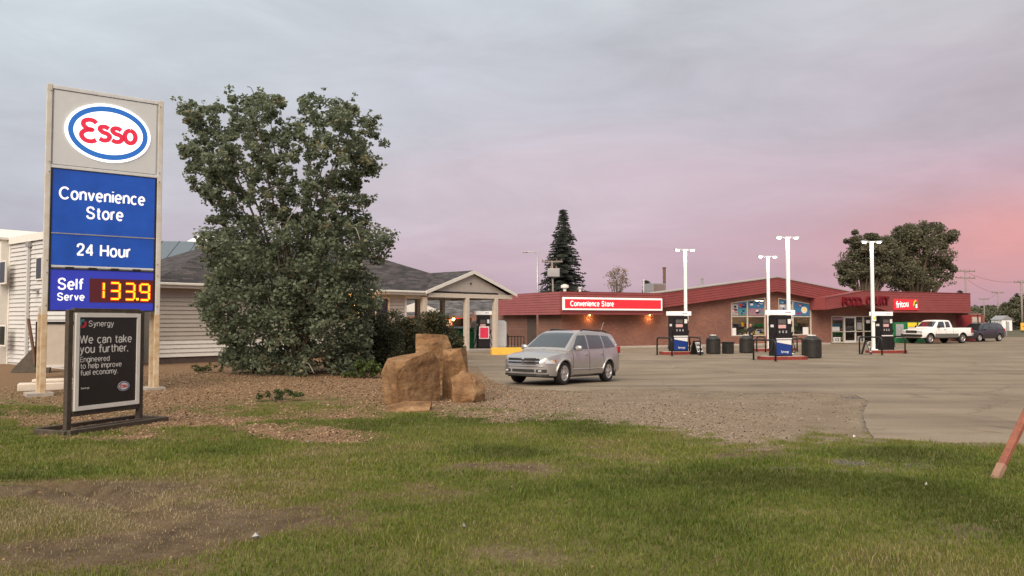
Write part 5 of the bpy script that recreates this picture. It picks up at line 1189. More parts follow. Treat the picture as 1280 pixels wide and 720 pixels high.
def car(name, label, cat, P):
    """lofted lower body + greenhouse; P holds profile tables over x"""
    t = thing(name, label, cat)
    arches = P['arches']; AR = P['arch_r']
    def low(x):
        z = lerp_tab(P['bottom'], x)
        for xa in arches:
            d = abs(x - xa)
            if d < AR: z = max(z, P['axle'] + math.sqrt(AR * AR - d * d) - .0)
        return z
    xs_ = set(np.round(np.linspace(P['x0'], P['x1'], 40), 3))
    for xa in arches:
        for a in np.linspace(0, math.pi, 15): xs_.add(round(xa + AR * math.cos(a) * .9995, 3))
    for e in (.0, .015, .04, .08, .14, .22): xs_.add(round(P['x0'] + e, 3)); xs_.add(round(P['x1'] - e, 3))
    xs_ = sorted(xs_)
    V, Fc = [], []; N = 10
    def section(x):
        w_ = lerp_tab(P['width'], x); zs = lerp_tab(P['shoulder'], x); zb = low(x); zc = lerp_tab(P['crown'], x); zb0 = lerp_tab(P['bottom'], x)
        fl = max((max(0, 1 - abs(math.hypot(x - xa, (zb if zb > zb0 + .01 else 9) - P['axle']) - AR) / .05) for xa in arches), default=0)
        f = .03 if (zb > zb0 + .02) else 0
        lv = [zb, zb + .03 if zb < zs - .3 else zb + .02]
        z3 = max(.36 * zs + .64 * zb0, zb + .05); z4 = max(.62 * zs + .38 * zb0, z3 + .04); z5 = max(.84 * zs + .16 * zb0, z4 + .03)
        z5 = min(z5, zs - .03); z4 = min(z4, z5 - .015); z3 = min(z3, z4 - .012)
        k = w_
        return [(0, zb), (k * .80, zb), (k * .975 + f, lv[0]), (k * .99 + f, min(lv[1], z3 - .01)), (k + f * .8, z3), (k * .998 + f * .3, z4), (k * .985, z5), (k * .955, zs - .012), (k * .90, zs), (0, zc)]
    secs = [section(x) for x in xs_]
    for s in (1, -1):
        o = len(V)
        for x, sc_ in zip(xs_, secs):
            for (y, z) in sc_: V.append((x, s * y, z))
        for i in range(len(xs_) - 1):
            for k in range(N - 1): Fc.append((o + i * N + k, o + (i + 1) * N + k, o + (i + 1) * N + k + 1, o + i * N + k + 1))
        for i in (0, len(xs_) - 1): Fc.append(tuple(o + i * N + k for k in range(N)))
    # greenhouse
    G = P['glass']
    def gh(x): 
        return lerp_tab(G['wb'], x), lerp_tab(G['belt'], x), lerp_tab(G['wr'], x), lerp_tab(G['roof'], x)
    gx = sorted(set(np.round(np.concatenate([np.linspace(G['x0'], G['x1'], 34), [q[0] for q in G['roof']]]), 3)))
    def side_pt(x, f):
        wb_, zb_, wr_, zr_ = gh(x); zt_ = max(zb_, zr_ - .05); e = .02 * math.sin(math.pi * f)
        return (wb_ + (wr_ - wb_) * f + e, zb_ + (zt_ - zb_) * f)
    def top_pt(x, f):
        wb_, zb_, wr_, zr_ = gh(x); zt_ = max(zb_, zr_ - .05); k = (zt_ - zb_) / max(.01, (G['h'])); k = min(1, k); ww = wb_ + (wr_ - wb_) * k
        return (ww * f * .96, zr_ + .022 * (1 - f * f))
    for s in (1, -1):
        o = len(V); N2 = 12
        for x in gx:
            wb_, zb_, wr_, zr_ = gh(x); k = min(1, max(0, (max(zb_, zr_ - .05) - zb_) / G['h'])); ww = wb_ + (wr_ - wb_) * k; zt_ = max(zb_, zr_ - .05)
            row = [(wb_, zb_ - .08)] + [(wb_ + (ww - wb_) * f + .02 * k * math.sin(math.pi * f), zb_ + (zt_ - zb_) * f) for f in (0, .25, .5, .75, 1.0)]
            row += [(ww * .985, zt_ + (zr_ - zt_) * .55), (ww * .955, zt_ + (zr_ - zt_) * .9)] + [top_pt(x, f) for f in (.9, .6, .3, 0)]
            for y, z in row: V.append((x, s * y, z))
        for i in range(len(gx) - 1):
            for k in range(N2 - 1): Fc.append((o + i * N2 + k, o + (i + 1) * N2 + k, o + (i + 1) * N2 + k + 1, o + i * N2 + k + 1))
        for i in (0, len(gx) - 1): Fc.append(tuple(o + i * N2 + k for k in range(N2)))
    mb = MB(); mb.add(V, Fc); body = mb.build('body', P['paint'], t, smooth=True)
    bmx = bmesh.new(); bmx.from_mesh(body.data); bmesh.ops.remove_doubles(bmx, verts=bmx.verts, dist=.0012); bmesh.ops.recalc_face_normals(bmx, faces=bmx.faces)
    for e in bmx.edges:
        if e.is_manifold and e.calc_face_angle(0) > R(38): e.smooth = False
    bmx.to_mesh(body.data); bmx.free()
    for p in body.data.polygons: p.use_smooth = True
    def sidew(x, z):   # y on the greenhouse side at a height
        wb_, zb_, wr_, zr_ = gh(x); zt_ = max(zb_ + .01, zr_ - .05); f = min(1, max(0, (z - zb_) / (zt_ - zb_))); k = min(1, (zt_ - zb_) / G['h']); ww = wb_ + (wr_ - wb_) * k
        return wb_ + (ww - wb_) * f + .02 * k * math.sin(math.pi * f)
    for s in (1, -1):
        for poly in P['windows']:       # four corners (x,z): bottom front, bottom rear, top rear, top front
            m = MB(); n1, n2 = 8, 4; vs = []
            bf, brr, tr_, tf = (Vector(q) for q in poly)
            for j in range(n2 + 1):
                for i in range(n1 + 1):
                    a = bf.lerp(brr, i / n1); b = tf.lerp(tr_, i / n1); q = a.lerp(b, j / n2); vs.append((q.x, s * (sidew(q.x, q.y) + .006), q.y))
            m.add(vs, [(j * (n1 + 1) + i, j * (n1 + 1) + i + 1, (j + 1) * (n1 + 1) + i + 1, (j + 1) * (n1 + 1) + i) for j in range(n2) for i in range(n1)])
            m.build('side_window', 'glass_car', t, smooth=True)
    for nm, (xa, xb), fr_ in (('windshield', G['ws'], .90), ('rear_window', G['rw'], .86)):
        m = MB(); n1, n2 = 8, 10; vs = []
        for i in range(n1 + 1):
            x = xa + (xb - xa) * i / n1
            for j in range(n2 + 1):
                f = (-1 + 2 * j / n2) * fr_; y, z = top_pt(x, f); vs.append((x + (.006 if nm == 'windshield' else -.006), y, z + .007))
        m.add(vs, [(i * (n2 + 1) + j, i * (n2 + 1) + j + 1, (i + 1) * (n2 + 1) + j + 1, (i + 1) * (n2 + 1) + j) for i in range(n1) for j in range(n2)])
        m.build(nm, 'glass_car', t, smooth=True)
    def ysurf(x, z):    # lower body side
        sc_ = section(x); ys = [q[0] for q in sc_[2:8]]; zs_ = [q[1] for q in sc_[2:8]]; return float(np.interp(z, zs_, ys))
    for xa in arches:
        for s in (1, -1): wheel(t, xa, s * P['track'], P['wheel_r'], P.get('wheel_w', .22), P.get('spokes', 5), P.get('rim', 'alloy'))
    # door seams
    for s in (1, -1):
        for x, z0, z1 in P.get('seams', ()):
            m = MB(); zs_ = np.linspace(z0, z1, 6); m.tube([(x, s * (ysurf(x, z) - .001), z) for z in zs_], .010, 4); m.build('door_seam', 'black_plastic', t)
        for x, z in P.get('handles', ()): MB().box((x, s * (ysurf(x, z) + .012), z), (.17, .035, .035)).build('door_handle', P.get('handle_m', P['paint']), t, bevel=.008)
    return t, ysurf, gh, sidew
def sit(t, x, y, hd, wb_):
    """stand a vehicle on the lot, following its dip"""
    fx, fy = math.cos(hd), math.sin(hd); zf = zl(x + fx * wb_ / 2, y + fy * wb_ / 2); zr = zl(x - fx * wb_ / 2, y - fy * wb_ / 2)
    t.location = (x, y, (zf + zr) / 2); t.rotation_euler = Matrix.Rotation(hd, 4, 'Z').to_euler(); t.rotation_euler = (Matrix.Rotation(hd, 3, 'Z') @ Matrix.Rotation(-math.atan2(zf - zr, wb_), 3, 'Y')).to_euler()

# ---- silver crossover
J = dict(x0=-2.42, x1=2.44, arches=(1.50, -1.39), arch_r=.405, axle=.35, wheel_r=.358, wheel_w=.225, track=.80, paint='car_silver', spokes=5,
         bottom=[(-2.42, .46), (-2.25, .36), (-1.9, .30), (0, .27), (1.9, .27), (2.3, .29), (2.44, .34)],
         width=[(-2.42, .62), (-2.39, .76), (-2.32, .83), (-2.1, .885), (-1.4, .915), (0, .915), (1.4, .915), (1.9, .89), (2.12, .85), (2.28, .78), (2.38, .68), (2.44, .52)],
         shoulder=[(-2.42, 1.02), (-2.2, 1.10), (-1.0, 1.09), (.6, 1.03), (1.05, 1.01), (1.7, .955), (2.1, .90), (2.3, .83), (2.40, .74), (2.44, .66)],
         crown=[(-2.42, 1.03), (-2.2, 1.12), (.6, 1.12), (1.1, 1.09), (1.7, 1.02), (2.1, .945), (2.3, .86), (2.40, .76), (2.44, .67)],
         glass=dict(x0=-2.36, x1=1.30, h=.50, wb=[(-2.36, .80), (-2.1, .855), (-1, .87), (.6, .87), (1.30, .83)], belt=[(-2.36, 1.08), (-1, 1.07), (.6, 1.02), (1.30, 1.0)], wr=[(-2.36, .62), (-1.6, .67), (0, .69), (1.3, .66)],
                    roof=[(-2.36, 1.10), (-2.30, 1.22), (-2.12, 1.52), (-2.02, 1.60), (-1.6, 1.655), (-.6, 1.69), (.1, 1.665), (.34, 1.615), (.55, 1.53), (1.18, 1.12), (1.30, 1.05)], ws=(1.16, .40), rw=(-2.14, -2.30)),
         windows=[((.92, 1.09), (-.02, 1.10), (-.02, 1.54), (.40, 1.53)), ((-.12, 1.10), (-1.10, 1.125), (-1.06, 1.555), (-.12, 1.555)), ((-1.20, 1.13), (-1.98, 1.17), (-1.70, 1.53), (-1.16, 1.55))],
         seams=((.98, .42, 1.0), (-.07, .40, 1.05), (-1.02, .62, 1.07)), handles=((.14, .93), (-.90, .95)))
car1, ys1, gh1, sw1 = car('silver_crossover', 'silver family crossover parked on the lot beside the boulders', 'car', J)
for s in (1, -1):
    # headlamp wrapped round the corner
    m = MB(); vs = []
    for i, x in enumerate(np.linspace(2.33, 1.98, 7)):
        w_ = lerp_tab(J['width'], x)
        for z in (.655 + .0 * i, .70 + .008 * i, .765 + .012 * i):
            vs.append((x + .012, s * (float(np.interp(z, [.3, .64, lerp_tab(J['shoulder'], x)], [w_, w_ * .997, w_ * .93])) + .012), z))
    m.add(vs, [(i * 3 + k, (i + 1) * 3 + k, (i + 1) * 3 + k + 1, i * 3 + k + 1) for i in range(6) for k in range(2)]); m.build('headlight', 'lamp_clear', car1, smooth=True)
    MB().box((2.00, s * (ys1(2.0, .74) + .012), .74), (.10, .02, .05)).build('turn_signal', 'lamp_amber', car1)
    mi = MB().lathe([(.03, -.10), (.085, -.07), (.10, 0), (.085, .07), (.03, .09)], 12).build('mirror', 'car_silver', car1, smooth=True); mi.scale = (.7, 1.25, .9); mi.location = (.86, s * 1.03, 1.13)
    MB().b2((.84, s * .88, 1.06), (.90, s * 1.0, 1.09)).build('mirror_arm', 'black_plastic', car1)
    MB().tube([(.05, s * .60, 1.655), (-.1, s * .60, 1.73), (-1.6, s * .60, 1.71), (-1.8, s * .60, 1.63)], .022, 8).build('roof_rail', 'black_plastic', car1, smooth=True)
    MB().b2((-.88, s * (.84), .275), (1.0, s * .905, .40)).build('rocker_cladding', 'black_plastic', car1, bevel=.02)
    m = MB(); m.tube([(x, s * (ys1(x, .47) + .004), .47) for x in np.linspace(1.02, -.92, 8)], .02, 6); m.build('side_moulding', 'car_silver', car1, smooth=True)
    MB().b2((-2.33, s * .66, .96), (-2.16, s * .868, 1.20)).build('tail_light', 'lamp_red', car1, bevel=.03)
    MB().b2((-1.90, s * .80, .18), (-1.86, s * .90, .42)).build('mud_flap', 'black_plastic', car1)
    # flare round each arch
    for xa in J['arches']:
        A = [(xa + .435 * math.cos(R(a)), .35 + .435 * math.sin(R(a))) for a in range(0, 181, 12)]
        MB().tube([(x, s * (max(ys1(max(-2.4, min(2.42, x)), max(z, .45)), .86) - .002), z) for x, z in A], .038, 6).build('arch_flare', 'car_silver', car1, smooth=True)
        B = [(xa + .39 * math.cos(R(a)), .35 + .39 * math.sin(R(a))) for a in range(-10, 191, 10)]
        m = MB(); vs = [];
        for x, z in B: vs += [(x, s * .55, z), (x, s * .90, z)]
        m.add(vs, [(i * 2, i * 2 + 1, i * 2 + 3, i * 2 + 2) for i in range(len(B) - 1)]); m.build('wheel_liner', 'black_plastic', car1)
def nose(y): return float(np.interp(abs(y), [.0, .52, .68, .78, .85], [2.452, 2.445, 2.39, 2.29, 2.13]))
def nose_strip(name, y0, y1, z0, z1, m_, parent, off=.004, th=.03, n=10):
    m = MB(); vs = []
    for i in range(n + 1):
        y = y0 + (y1 - y0) * i / n; x = nose(y) + off
        vs += [(x, y, z0), (x - .012 * (z1 - z0) / .1, y, z1), (x - th, y, z0), (x - th, y, z1)]
    fs = []
    for i in range(n):
        a, b = i * 4, i * 4 + 4; fs += [(a, b, b + 1, a + 1), (a + 1, b + 1, b + 3, a + 3), (a, a + 2, b + 2, b)]
    fs += [(0, 1, 3, 2), (n * 4, n * 4 + 2, n * 4 + 3, n * 4 + 1)]
    return m.add(vs, fs).build(name, m_, parent)
gr1 = nose_strip('grille', -.56, .56, .63, .80, 'black_plastic', car1, .006)
for z in (.618, .80): nose_strip('grille_trim', -.58, .58, z, z + .022, 'chrome', gr1, .014)
nose_strip('grille_bar', -.56, .56, .695, .73, 'chrome', gr1, .020)
MB().b2((2.44, -.035, .625), (2.475, .035, .81)).build('grille_bar', 'chrome', gr1)
MB().lathe([(.02, -.05), (.055, -.02), (.055, .02), (.02, .05)], 8, (2.475, 0, .765)).build('emblem', 'chrome', gr1)
nose_strip('lower_intake', -.40, .40, .395, .475, 'black_plastic', car1, .012)
for s in (1, -1): nose_strip('fog_intake', s * .47, s * .76, .39, .475, 'black_plastic', car1, .014); MB().box((nose(.6) + .02, s * .6, .432), (.02, .1, .05)).build('fog_lamp', 'lamp_clear', car1)
nose_strip('bumper_lip', -.80, .80, .27, .335, 'black_plastic', car1, .016)
nose_strip('bumper_crease', -.70, .70, .565, .585, 'car_silver', car1, .030)
MB().tube([(.9, -.15, 1.28), (.8, .45, 1.335)], .012, 5).build('wiper', 'black_plastic', car1)
MB().tube([(-1.7, .40, 1.65), (-1.95, .40, 2.03)], .008, 5).build('antenna', 'galv', car1)
MB().b2((-2.0, -.8, .22), (2.1, .8, .32)).build('underbody', 'black_plastic', car1)
fw_ = gp(703, 480, Z0); hd1 = math.atan2(-.82, -.57); fwd = Vector((math.cos(hd1), math.sin(hd1), 0)); lat = Vector((-fwd.y, fwd.x, 0))
c_ = fw_ - lat * .80 - fwd * 1.50 + fwd * .055
sit(car1, c_.x + fwd.x * .0, c_.y, hd1, 2.89)

# ---- dark crossover by the store's right end
K = dict(J); K.update(paint='car_dark', shoulder=[(a, z + .03) for a, z in J['shoulder']])
car2, ys2, _, _ = car('dark_crossover', 'dark crossover parked behind the white pickup by the store end', 'car', K)
for s in (1, -1):
    MB().b2((-2.36, s * .72, .95), (-2.20, s * .875, 1.16)).build('tail_light', 'lamp_red', car2, bevel=.02)
    MB().tube([(.05, s * .60, 1.655), (-.1, s * .60, 1.74), (-1.6, s * .60, 1.72), (-1.8, s * .60, 1.63)], .02, 6).build('roof_rail', 'black_plastic', car2)
    mi = MB().lathe([(.03, -.10), (.085, -.07), (.10, 0), (.085, .07), (.03, .09)], 10).build('mirror', 'car_dark', car2, smooth=True); mi.location = (.86, s * 1.0, 1.13)
    nose_strip('headlight', s * .5, s * .8, .66, .78, 'lamp_clear', car2, .012)
nose_strip('grille', -.46, .46, .60, .78, 'black_plastic', car2, .012)
p = at(1237, 427, 74); hd = SF.yaw + math.pi
sit(car2, p.x + math.cos(hd) * 1.39, p.y + math.sin(hd) * 1.39, hd, 2.89); car2.scale = (1.02,) * 3

# ---- white extended-cab pickup
T = dict(x0=-2.80, x1=2.85, arches=(1.86, -1.74), arch_r=.47, axle=.40, wheel_r=.40, wheel_w=.26, track=.82, paint='car_white', spokes=6, rim='chrome',
         bottom=[(-2.80, .62), (-2.3, .58), (-1, .50), (2.4, .50), (2.75, .46), (2.85, .50)],
         width=[(-2.80, .93), (-2.77, .965), (-1, .975), (2.0, .975), (2.5, .95), (2.72, .92), (2.82, .86), (2.85, .80)],
         shoulder=[(-2.80, 1.28), (-.62, 1.28), (-.60, 1.26), (1.30, 1.22), (1.6, 1.20), (2.5, 1.14), (2.78, 1.10), (2.85, 1.02)],
         crown=[(-2.80, 1.26), (-.62, 1.26), (1.3, 1.27), (1.6, 1.25), (2.5, 1.18), (2.78, 1.13), (2.85, 1.04)],
         glass=dict(x0=-.66, x1=1.50, h=.58, wb=[(-.66, .90), (1.5, .90)], belt=[(-.66, 1.24), (1.5, 1.20)], wr=[(-.66, .74), (1.5, .74)],
                    roof=[(-.66, 1.30), (-.62, 1.55), (-.52, 1.82), (-.42, 1.875), (.2, 1.90), (.62, 1.88), (.80, 1.82), (1.38, 1.30), (1.50, 1.22)], ws=(1.34, .86), rw=(-.535, -.62)),
         windows=[((1.12, 1.29), (.22, 1.29), (.22, 1.78), (.74, 1.77)), ((.08, 1.29), (-.42, 1.31), (-.36, 1.77), (.08, 1.78))],
         seams=((1.25, .6, 1.2), (.15, .6, 1.24), (-.66, .6, 1.27)), handles=((.32, 1.12),), handle_m='black_plastic')
car3, ys3, _, _ = car('white_pickup', 'white extended cab pickup with grey lower sides facing the pumps', 'truck', T)
for s in (1, -1):
    for a, b in ((1.36, -1.24),):
        m = MB(); n = 12; vs = []
        for i in range(n + 1):
            x = a + (b - a) * i / n
            for z in (.52, .68, .80): vs.append((x, s * (ys3(x, z) + .008), z))
        m.add(vs, [(i * 3 + k, (i + 1) * 3 + k, (i + 1) * 3 + k + 1, i * 3 + k + 1) for i in range(n) for k in range(2)]); m.build('lower_paint', 'car_grey', car3, smooth=True)
    MB().b2((2.70, s * .52, .93), (2.86, s * .92, 1.06)).build('headlight', 'lamp_clear', car3, bevel=.02)
    MB().b2((2.70, s * .52, .84), (2.86, s * .92, .91)).build('turn_signal', 'lamp_clear', car3, bevel=.01)
    mi = MB().b2((1.02, s * 1.0, 1.26), (1.12, s * 1.2, 1.44)).build('mirror', 'black_plastic', car3, bevel=.03)
    MB().b2((-2.82, s * .82, .82), (-2.66, s * .985, 1.22)).build('tail_light', 'lamp_red', car3, bevel=.01)
    for xa in T['arches']:
        B = [(xa + .455 * math.cos(R(a)), .40 + .455 * math.sin(R(a))) for a in range(-5, 186, 10)]
        m = MB(); vs = []
        for x, z in B: vs += [(x, s * .55, z), (x, s * .95, z)]
        m.add(vs, [(i * 2, i * 2 + 1, i * 2 + 3, i * 2 + 2) for i in range(len(B) - 1)]); m.build('wheel_liner', 'black_plastic', car3)
        MB().tube([(xa + .475 * math.cos(R(a)), s * (.975), .40 + .475 * math.sin(R(a))) for a in range(5, 176, 10)], .022, 6).build('arch_trim', 'black_plastic', car3)
    MB().b2((-2.72, s * .93, 1.275), (-.70, s * .80, 1.32)).build('bed_rail', 'black_plastic', car3)
g3 = MB().b2((2.80, -.52, .86), (2.875, .52, 1.06)).build('grille', 'black_plastic', car3, bevel=.01)
for z in (.95, 1.06): MB().b2((2.85, -.52, z - .015), (2.89, .52, z + .015)).build('grille_bar', 'chrome', g3)
MB().b2((2.72, -.94, .56), (3.0, .94, .76)).build('front_bumper', 'black_plastic', car3, bevel=.04)
MB().b2((-3.0, -.92, .60), (-2.78, .92, .78)).build('rear_bumper', 'galv', car3, bevel=.03)
MB().b2((-2.7, -.85, .40), (2.6, .85, .54)).build('underbody', 'black_plastic', car3)
f3, r3 = gp(1162.5, 429.6, Z0), gp(1209, 428.9, Z0); hd3 = math.atan2(f3.y - r3.y, f3.x - r3.x)
q = f3 - Vector((-math.sin(hd3), math.cos(hd3), 0)) * .85 - Vector((math.cos(hd3), math.sin(hd3), 0)) * 1.86
sit(car3, q.x, q.y, hd3, 3.6); car3.scale = (1.04,) * 3
# ------------------------------------------------------------------ boulders
from mathutils import noise as mnoise
def sandstone():
    m = bpy.data.materials.new('sandstone'); m.use_nodes = True; n, l, b = nodes_of(m); b.inputs['Roughness'].default_value = .9; b.inputs['Specular IOR Level'].default_value = .2
    t = n.new('ShaderNodeTexCoord')
    def noise(sc, det, stretch=None):
        k = n.new('ShaderNodeTexNoise'); k.inputs['Scale'].default_value = sc; k.inputs['Detail'].default_value = det; k.inputs['Roughness'].default_value = .62
        if stretch:
            mp = n.new('ShaderNodeMapping'); mp.inputs['Scale'].default_value = stretch; mp.inputs['Rotation'].default_value = (.2, .5, .3); l.new(t.outputs['Object'], mp.inputs[0]); l.new(mp.outputs[0], k.inputs[0])
        else: l.new(t.outputs['Object'], k.inputs[0])
        return k.outputs[0]
    def ramp(f, st):
        r = n.new('ShaderNodeValToRGB'); e = r.color_ramp.elements
        while len(e) < len(st): e.new(.5)
        for el, (p, c) in zip(e, st): el.position = p; el.color = (*c, 1)
        l.new(f, r.inputs[0]); return r.outputs[0]
    a = ramp(noise(1.6, 8), [(.30, (.10, .050, .024)), (.46, (.19, .106, .052)), (.60, (.26, .158, .082)), (.78, (.345, .235, .135))])
    s = ramp(noise(3.0, 6, (.5, .5, 3.0)), [(.34, (.72, .70, .68)), (.5, (1, 1, 1)), (.66, (1.15, 1.12, 1.08))])
    g = ramp(noise(14, 5), [(.33, (.74, .72, .70)), (.5, (1, 1, 1)), (.7, (1.14, 1.12, 1.1))])
    c = a
    for q in (s, g):
        k = n.new('ShaderNodeMix'); k.data_type = 'RGBA'; k.blend_type = 'MULTIPLY'; k.inputs[0].default_value = .85; l.new(c, k.inputs[6]); l.new(q, k.inputs[7]); c = k.outputs[2]
    l.new(c, b.inputs['Base Color'])
    bn = n.new('ShaderNodeBump'); bn.inputs['Strength'].default_value = 1.0; bn.inputs['Distance'].default_value = .08; l.new(noise(4.5, 9), bn.inputs['Height']); l.new(bn.outputs[0], b.inputs['Normal']); M['sandstone'] = m
sandstone()
def boulder(label, pix, seed, amp=.012):
    P = [at(u, v, Y) for u, v, Y in pix]; c = sum(P, Vector()) / len(P); base = Vector((c.x, c.y, zg(c.x, c.y)))
    low = [Vector((p.x, p.y, base.z - .15)) for p in P if p.z < base.z + .35]
    bm = bmesh.new()
    for p in P + low: bm.verts.new(p - base)
    r = bmesh.ops.convex_hull(bm, input=bm.verts[:])
    bmesh.ops.delete(bm, geom=[g for g in r['geom_interior'] if isinstance(g, bmesh.types.BMVert)], context='VERTS')
    bmesh.ops.dissolve_limit(bm, angle_limit=R(8), verts=bm.verts[:], edges=bm.edges[:])
    rb_ = random.Random(seed); dia = max((a.co - b.co).length for a in bm.verts for b in bm.verts)
    for _ in range(16):                    # chip corners and edges off
        d = Vector((rb_.gauss(0, 1), rb_.gauss(0, 1), rb_.gauss(.3, .9))).normalized(); h = max(v.co.dot(d) for v in bm.verts) - dia * rb_.uniform(.012, .05)
        r = bmesh.ops.bisect_plane(bm, geom=bm.verts[:] + bm.edges[:] + bm.faces[:], plane_co=d * h, plane_no=d, clear_outer=True)
        eds = [g for g in r['geom_cut'] if isinstance(g, bmesh.types.BMEdge)]
        if eds: bmesh.ops.edgeloop_fill(bm, edges=eds)
    bmesh.ops.bevel(bm, geom=bm.edges[:], offset=.008, segments=1, affect='EDGES', profile=.6)
    bmesh.ops.triangulate(bm, faces=bm.faces[:])
    for _ in range(5):
        long = [e for e in bm.edges if e.calc_length() > .07]
        if not long: break
        bmesh.ops.subdivide_edges(bm, edges=long, cuts=1); bmesh.ops.triangulate(bm, faces=bm.faces[:])
    for e in bm.edges:
        if e.is_manifold and e.calc_face_angle(0) > R(14): e.smooth = False
    bm.normal_update(); s = Vector((seed * 3.1, seed, 0))
    for v in bm.verts:
        d = mnoise.fractal(v.co * 1.7 + s, .9, 2.1, 5) * amp - abs(mnoise.noise(v.co * 3.1 + s)) * amp * 1.6 - max(0, mnoise.noise(Vector((v.co.x * 1.3, v.co.y * 1.3, v.co.z * 5)) + s) - .25) * amp * 3
        v.co += v.normal * d
    me = bpy.data.meshes.new('boulder'); bm.to_mesh(me); bm.free()
    o = link('boulder', me, 'sandstone', smooth=True); o.location = base
    sm = o.data; tag(o, label, 'boulder', 'tan sandstone boulders piled by the lawn'); return o
boulder('largest tan boulder, a broad flat-faced slab at the left of the pile', [(499, 455, 18.0), (497, 510, 17.95), (541.5, 436.5, 18.9), (549, 446, 19.0), (552, 500, 19.1), (476, 466, 18.6), (480, 507, 18.4), (484, 448, 18.6), (500, 444.5, 19.2), (492, 446, 19.6), (540, 437.5, 19.7), (549, 470, 19.8), (482, 500, 19.6)], 1)
boulder('upright tan block behind the largest boulder, right of its peak', [(549, 440, 19.9), (560, 437, 19.7), (580, 435, 19.8), (584, 439, 20.0), (586, 462, 19.9), (585, 494, 19.8), (560, 496, 19.6), (549, 490, 19.8), (552, 437, 20.8), (582, 438, 20.9), (586, 488, 20.9), (552, 488, 20.8)], 2)
boulder('dark reddish boulder at the back, topmost of the pile', [(519, 417, 21.8), (545, 417, 21.7), (557, 418.5, 21.9), (567, 427, 22.1), (568, 440, 22.0), (520, 480, 21.6), (568, 478, 21.9), (519, 440, 21.7), (521, 418, 22.9), (560, 420, 23.0), (566, 474, 23.0), (522, 474, 23.0)], 3)
boulder('small rounded boulder at the right foot of the pile', [(563, 472, 19.0), (577, 462.5, 19.3), (592, 467, 19.2), (607, 483, 19.3), (604, 493, 19.0), (590, 500, 18.7), (571, 498, 18.8), (565, 486, 18.7), (592, 493, 18.55), (580, 465, 19.9), (600, 475, 19.8), (570, 480, 19.8), (598, 491, 19.8)], 4, .012)
boulder('thin flat stone lying in front of the largest boulder', [(482, 505, 17.35), (515, 498.5, 17.6), (543, 499, 17.6), (542, 508, 17.3), (538, 513, 17.0), (484, 511, 17.0), (510, 513, 16.9), (500, 500, 17.6)], 5, .010)

# ------------------------------------------------------------------ trees
def leaf_cloud(name, cen, rad, per, size, m, parent, tone_sd=.18, tone0=.45, droop=.0, squash=.8):
    cen, rad = np.asarray(cen), np.asarray(rad); n = len(cen) * per
    C = np.repeat(cen, per, 0); Rd = np.repeat(rad, per)
    d = rng.normal(size=(n, 3)); d /= np.linalg.norm(d, axis=1)[:, None]; rr = Rd * rng.random(n) ** .45
    p = C + d * rr[:, None] * np.array([1, 1, squash])
    a = rng.normal(size=(n, 3)); a[:, 2] *= .6; a /= np.linalg.norm(a, axis=1)[:, None]
    b = rng.normal(size=(n, 3)); b -= (b * a).sum(1)[:, None] * a; b /= np.linalg.norm(b, axis=1)[:, None]; c = np.cross(a, b)
    s = (size * rng.uniform(.65, 1.35, n))[:, None]
    V = np.stack([p - a * s * .5, p + b * s * .36 + c * s * .07, p + a * s * .55, p - b * s * .36 + c * s * .07], 1).reshape(-1, 3)
    I = (np.arange(n) * 4)[:, None]; T = np.concatenate([I + np.array([[0, 1, 2]]), I + np.array([[0, 2, 3]])], 1).reshape(-1)
    ct = np.repeat(rng.normal(tone0, tone_sd * .7, len(cen)), per); tone = np.clip(ct + rng.normal(0, tone_sd, n), 0, 1)
    return np_mesh(name, V, T, 3, m, np.repeat(tone, 4), parent)
def limbs(parent, base, targets, r0, m='bark', stem_h=.0, wig=.35, name='trunk'):
    mb = MB()
    for i, q in enumerate(targets):
        q = Vector(q); b = Vector(base) + Vector((random.uniform(-.2, .2), random.uniform(-.2, .2), -.15)); k = 7; pts = []
        for j in range(k + 1):
            f = j / k; p = b.lerp(q, f); up = math.sin(math.pi * f) * .22 * (q - b).length
            hor = Vector((q.x - b.x, q.y - b.y, 0)) * (f ** 1.6 - f)
            p = p + hor * .8 + Vector((0, 0, up * .35)) + Vector((random.uniform(-1, 1), random.uniform(-1, 1), random.uniform(-1, 1))) * wig * .25 * math.sin(math.pi * f); pts.append(p)
        rr = r0 * random.uniform(.7, 1.0) * min(1, (q - b).length / 6 + .3); mb.tube(pts, [rr * (1 - .88 * (j / k)) for j in range(k + 1)], 6)
    return mb.build(name, m, parent, smooth=True)
# big leafy tree: outline read from the picture, set at the trunk's distance, given depth
OUT = np.array([(224, 140), (240, 128), (262, 136), (290, 123), (318, 121), (345, 115), (354, 128), (350, 150), (364, 166), (373, 152), (371, 130), (386, 120), (402, 116), (412, 128), (444, 130), (452, 143), (468, 153), (463, 167), (484, 168), (482, 178), (468, 190), (468, 215), (452, 240), (464, 258), (452, 272), (470, 283), (490, 284), (492, 298), (476, 316), (474, 330), (464, 345), (476, 365), (466, 392), (454, 420), (452, 458), (430, 468), (330, 473), (292, 468), (282, 452), (262, 405), (249, 372), (266, 345), (258, 318), (254, 300), (254, 274), (262, 256), (244, 240), (236, 214), (224, 196), (226, 180), (246, 168)], float)
TY = 28.0
tb = gp(350, 471); TB = Vector((tb.x, TY, zg(tb.x, TY)))
tree = thing('poplar_tree', 'large bushy green poplar between the tall sign and the house', 'tree', TB)
cl_, rd_ = [], []
uu, vv = rng.uniform(220, 500, 9000), rng.uniform(112, 475, 9000); ins = poly_inside(uu, vv, OUT)
GXU = np.arange(222., 498., 4); INS = np.array([poly_inside(GXU, np.full(GXU.shape, float(q)), OUT) for q in range(100, 480)])
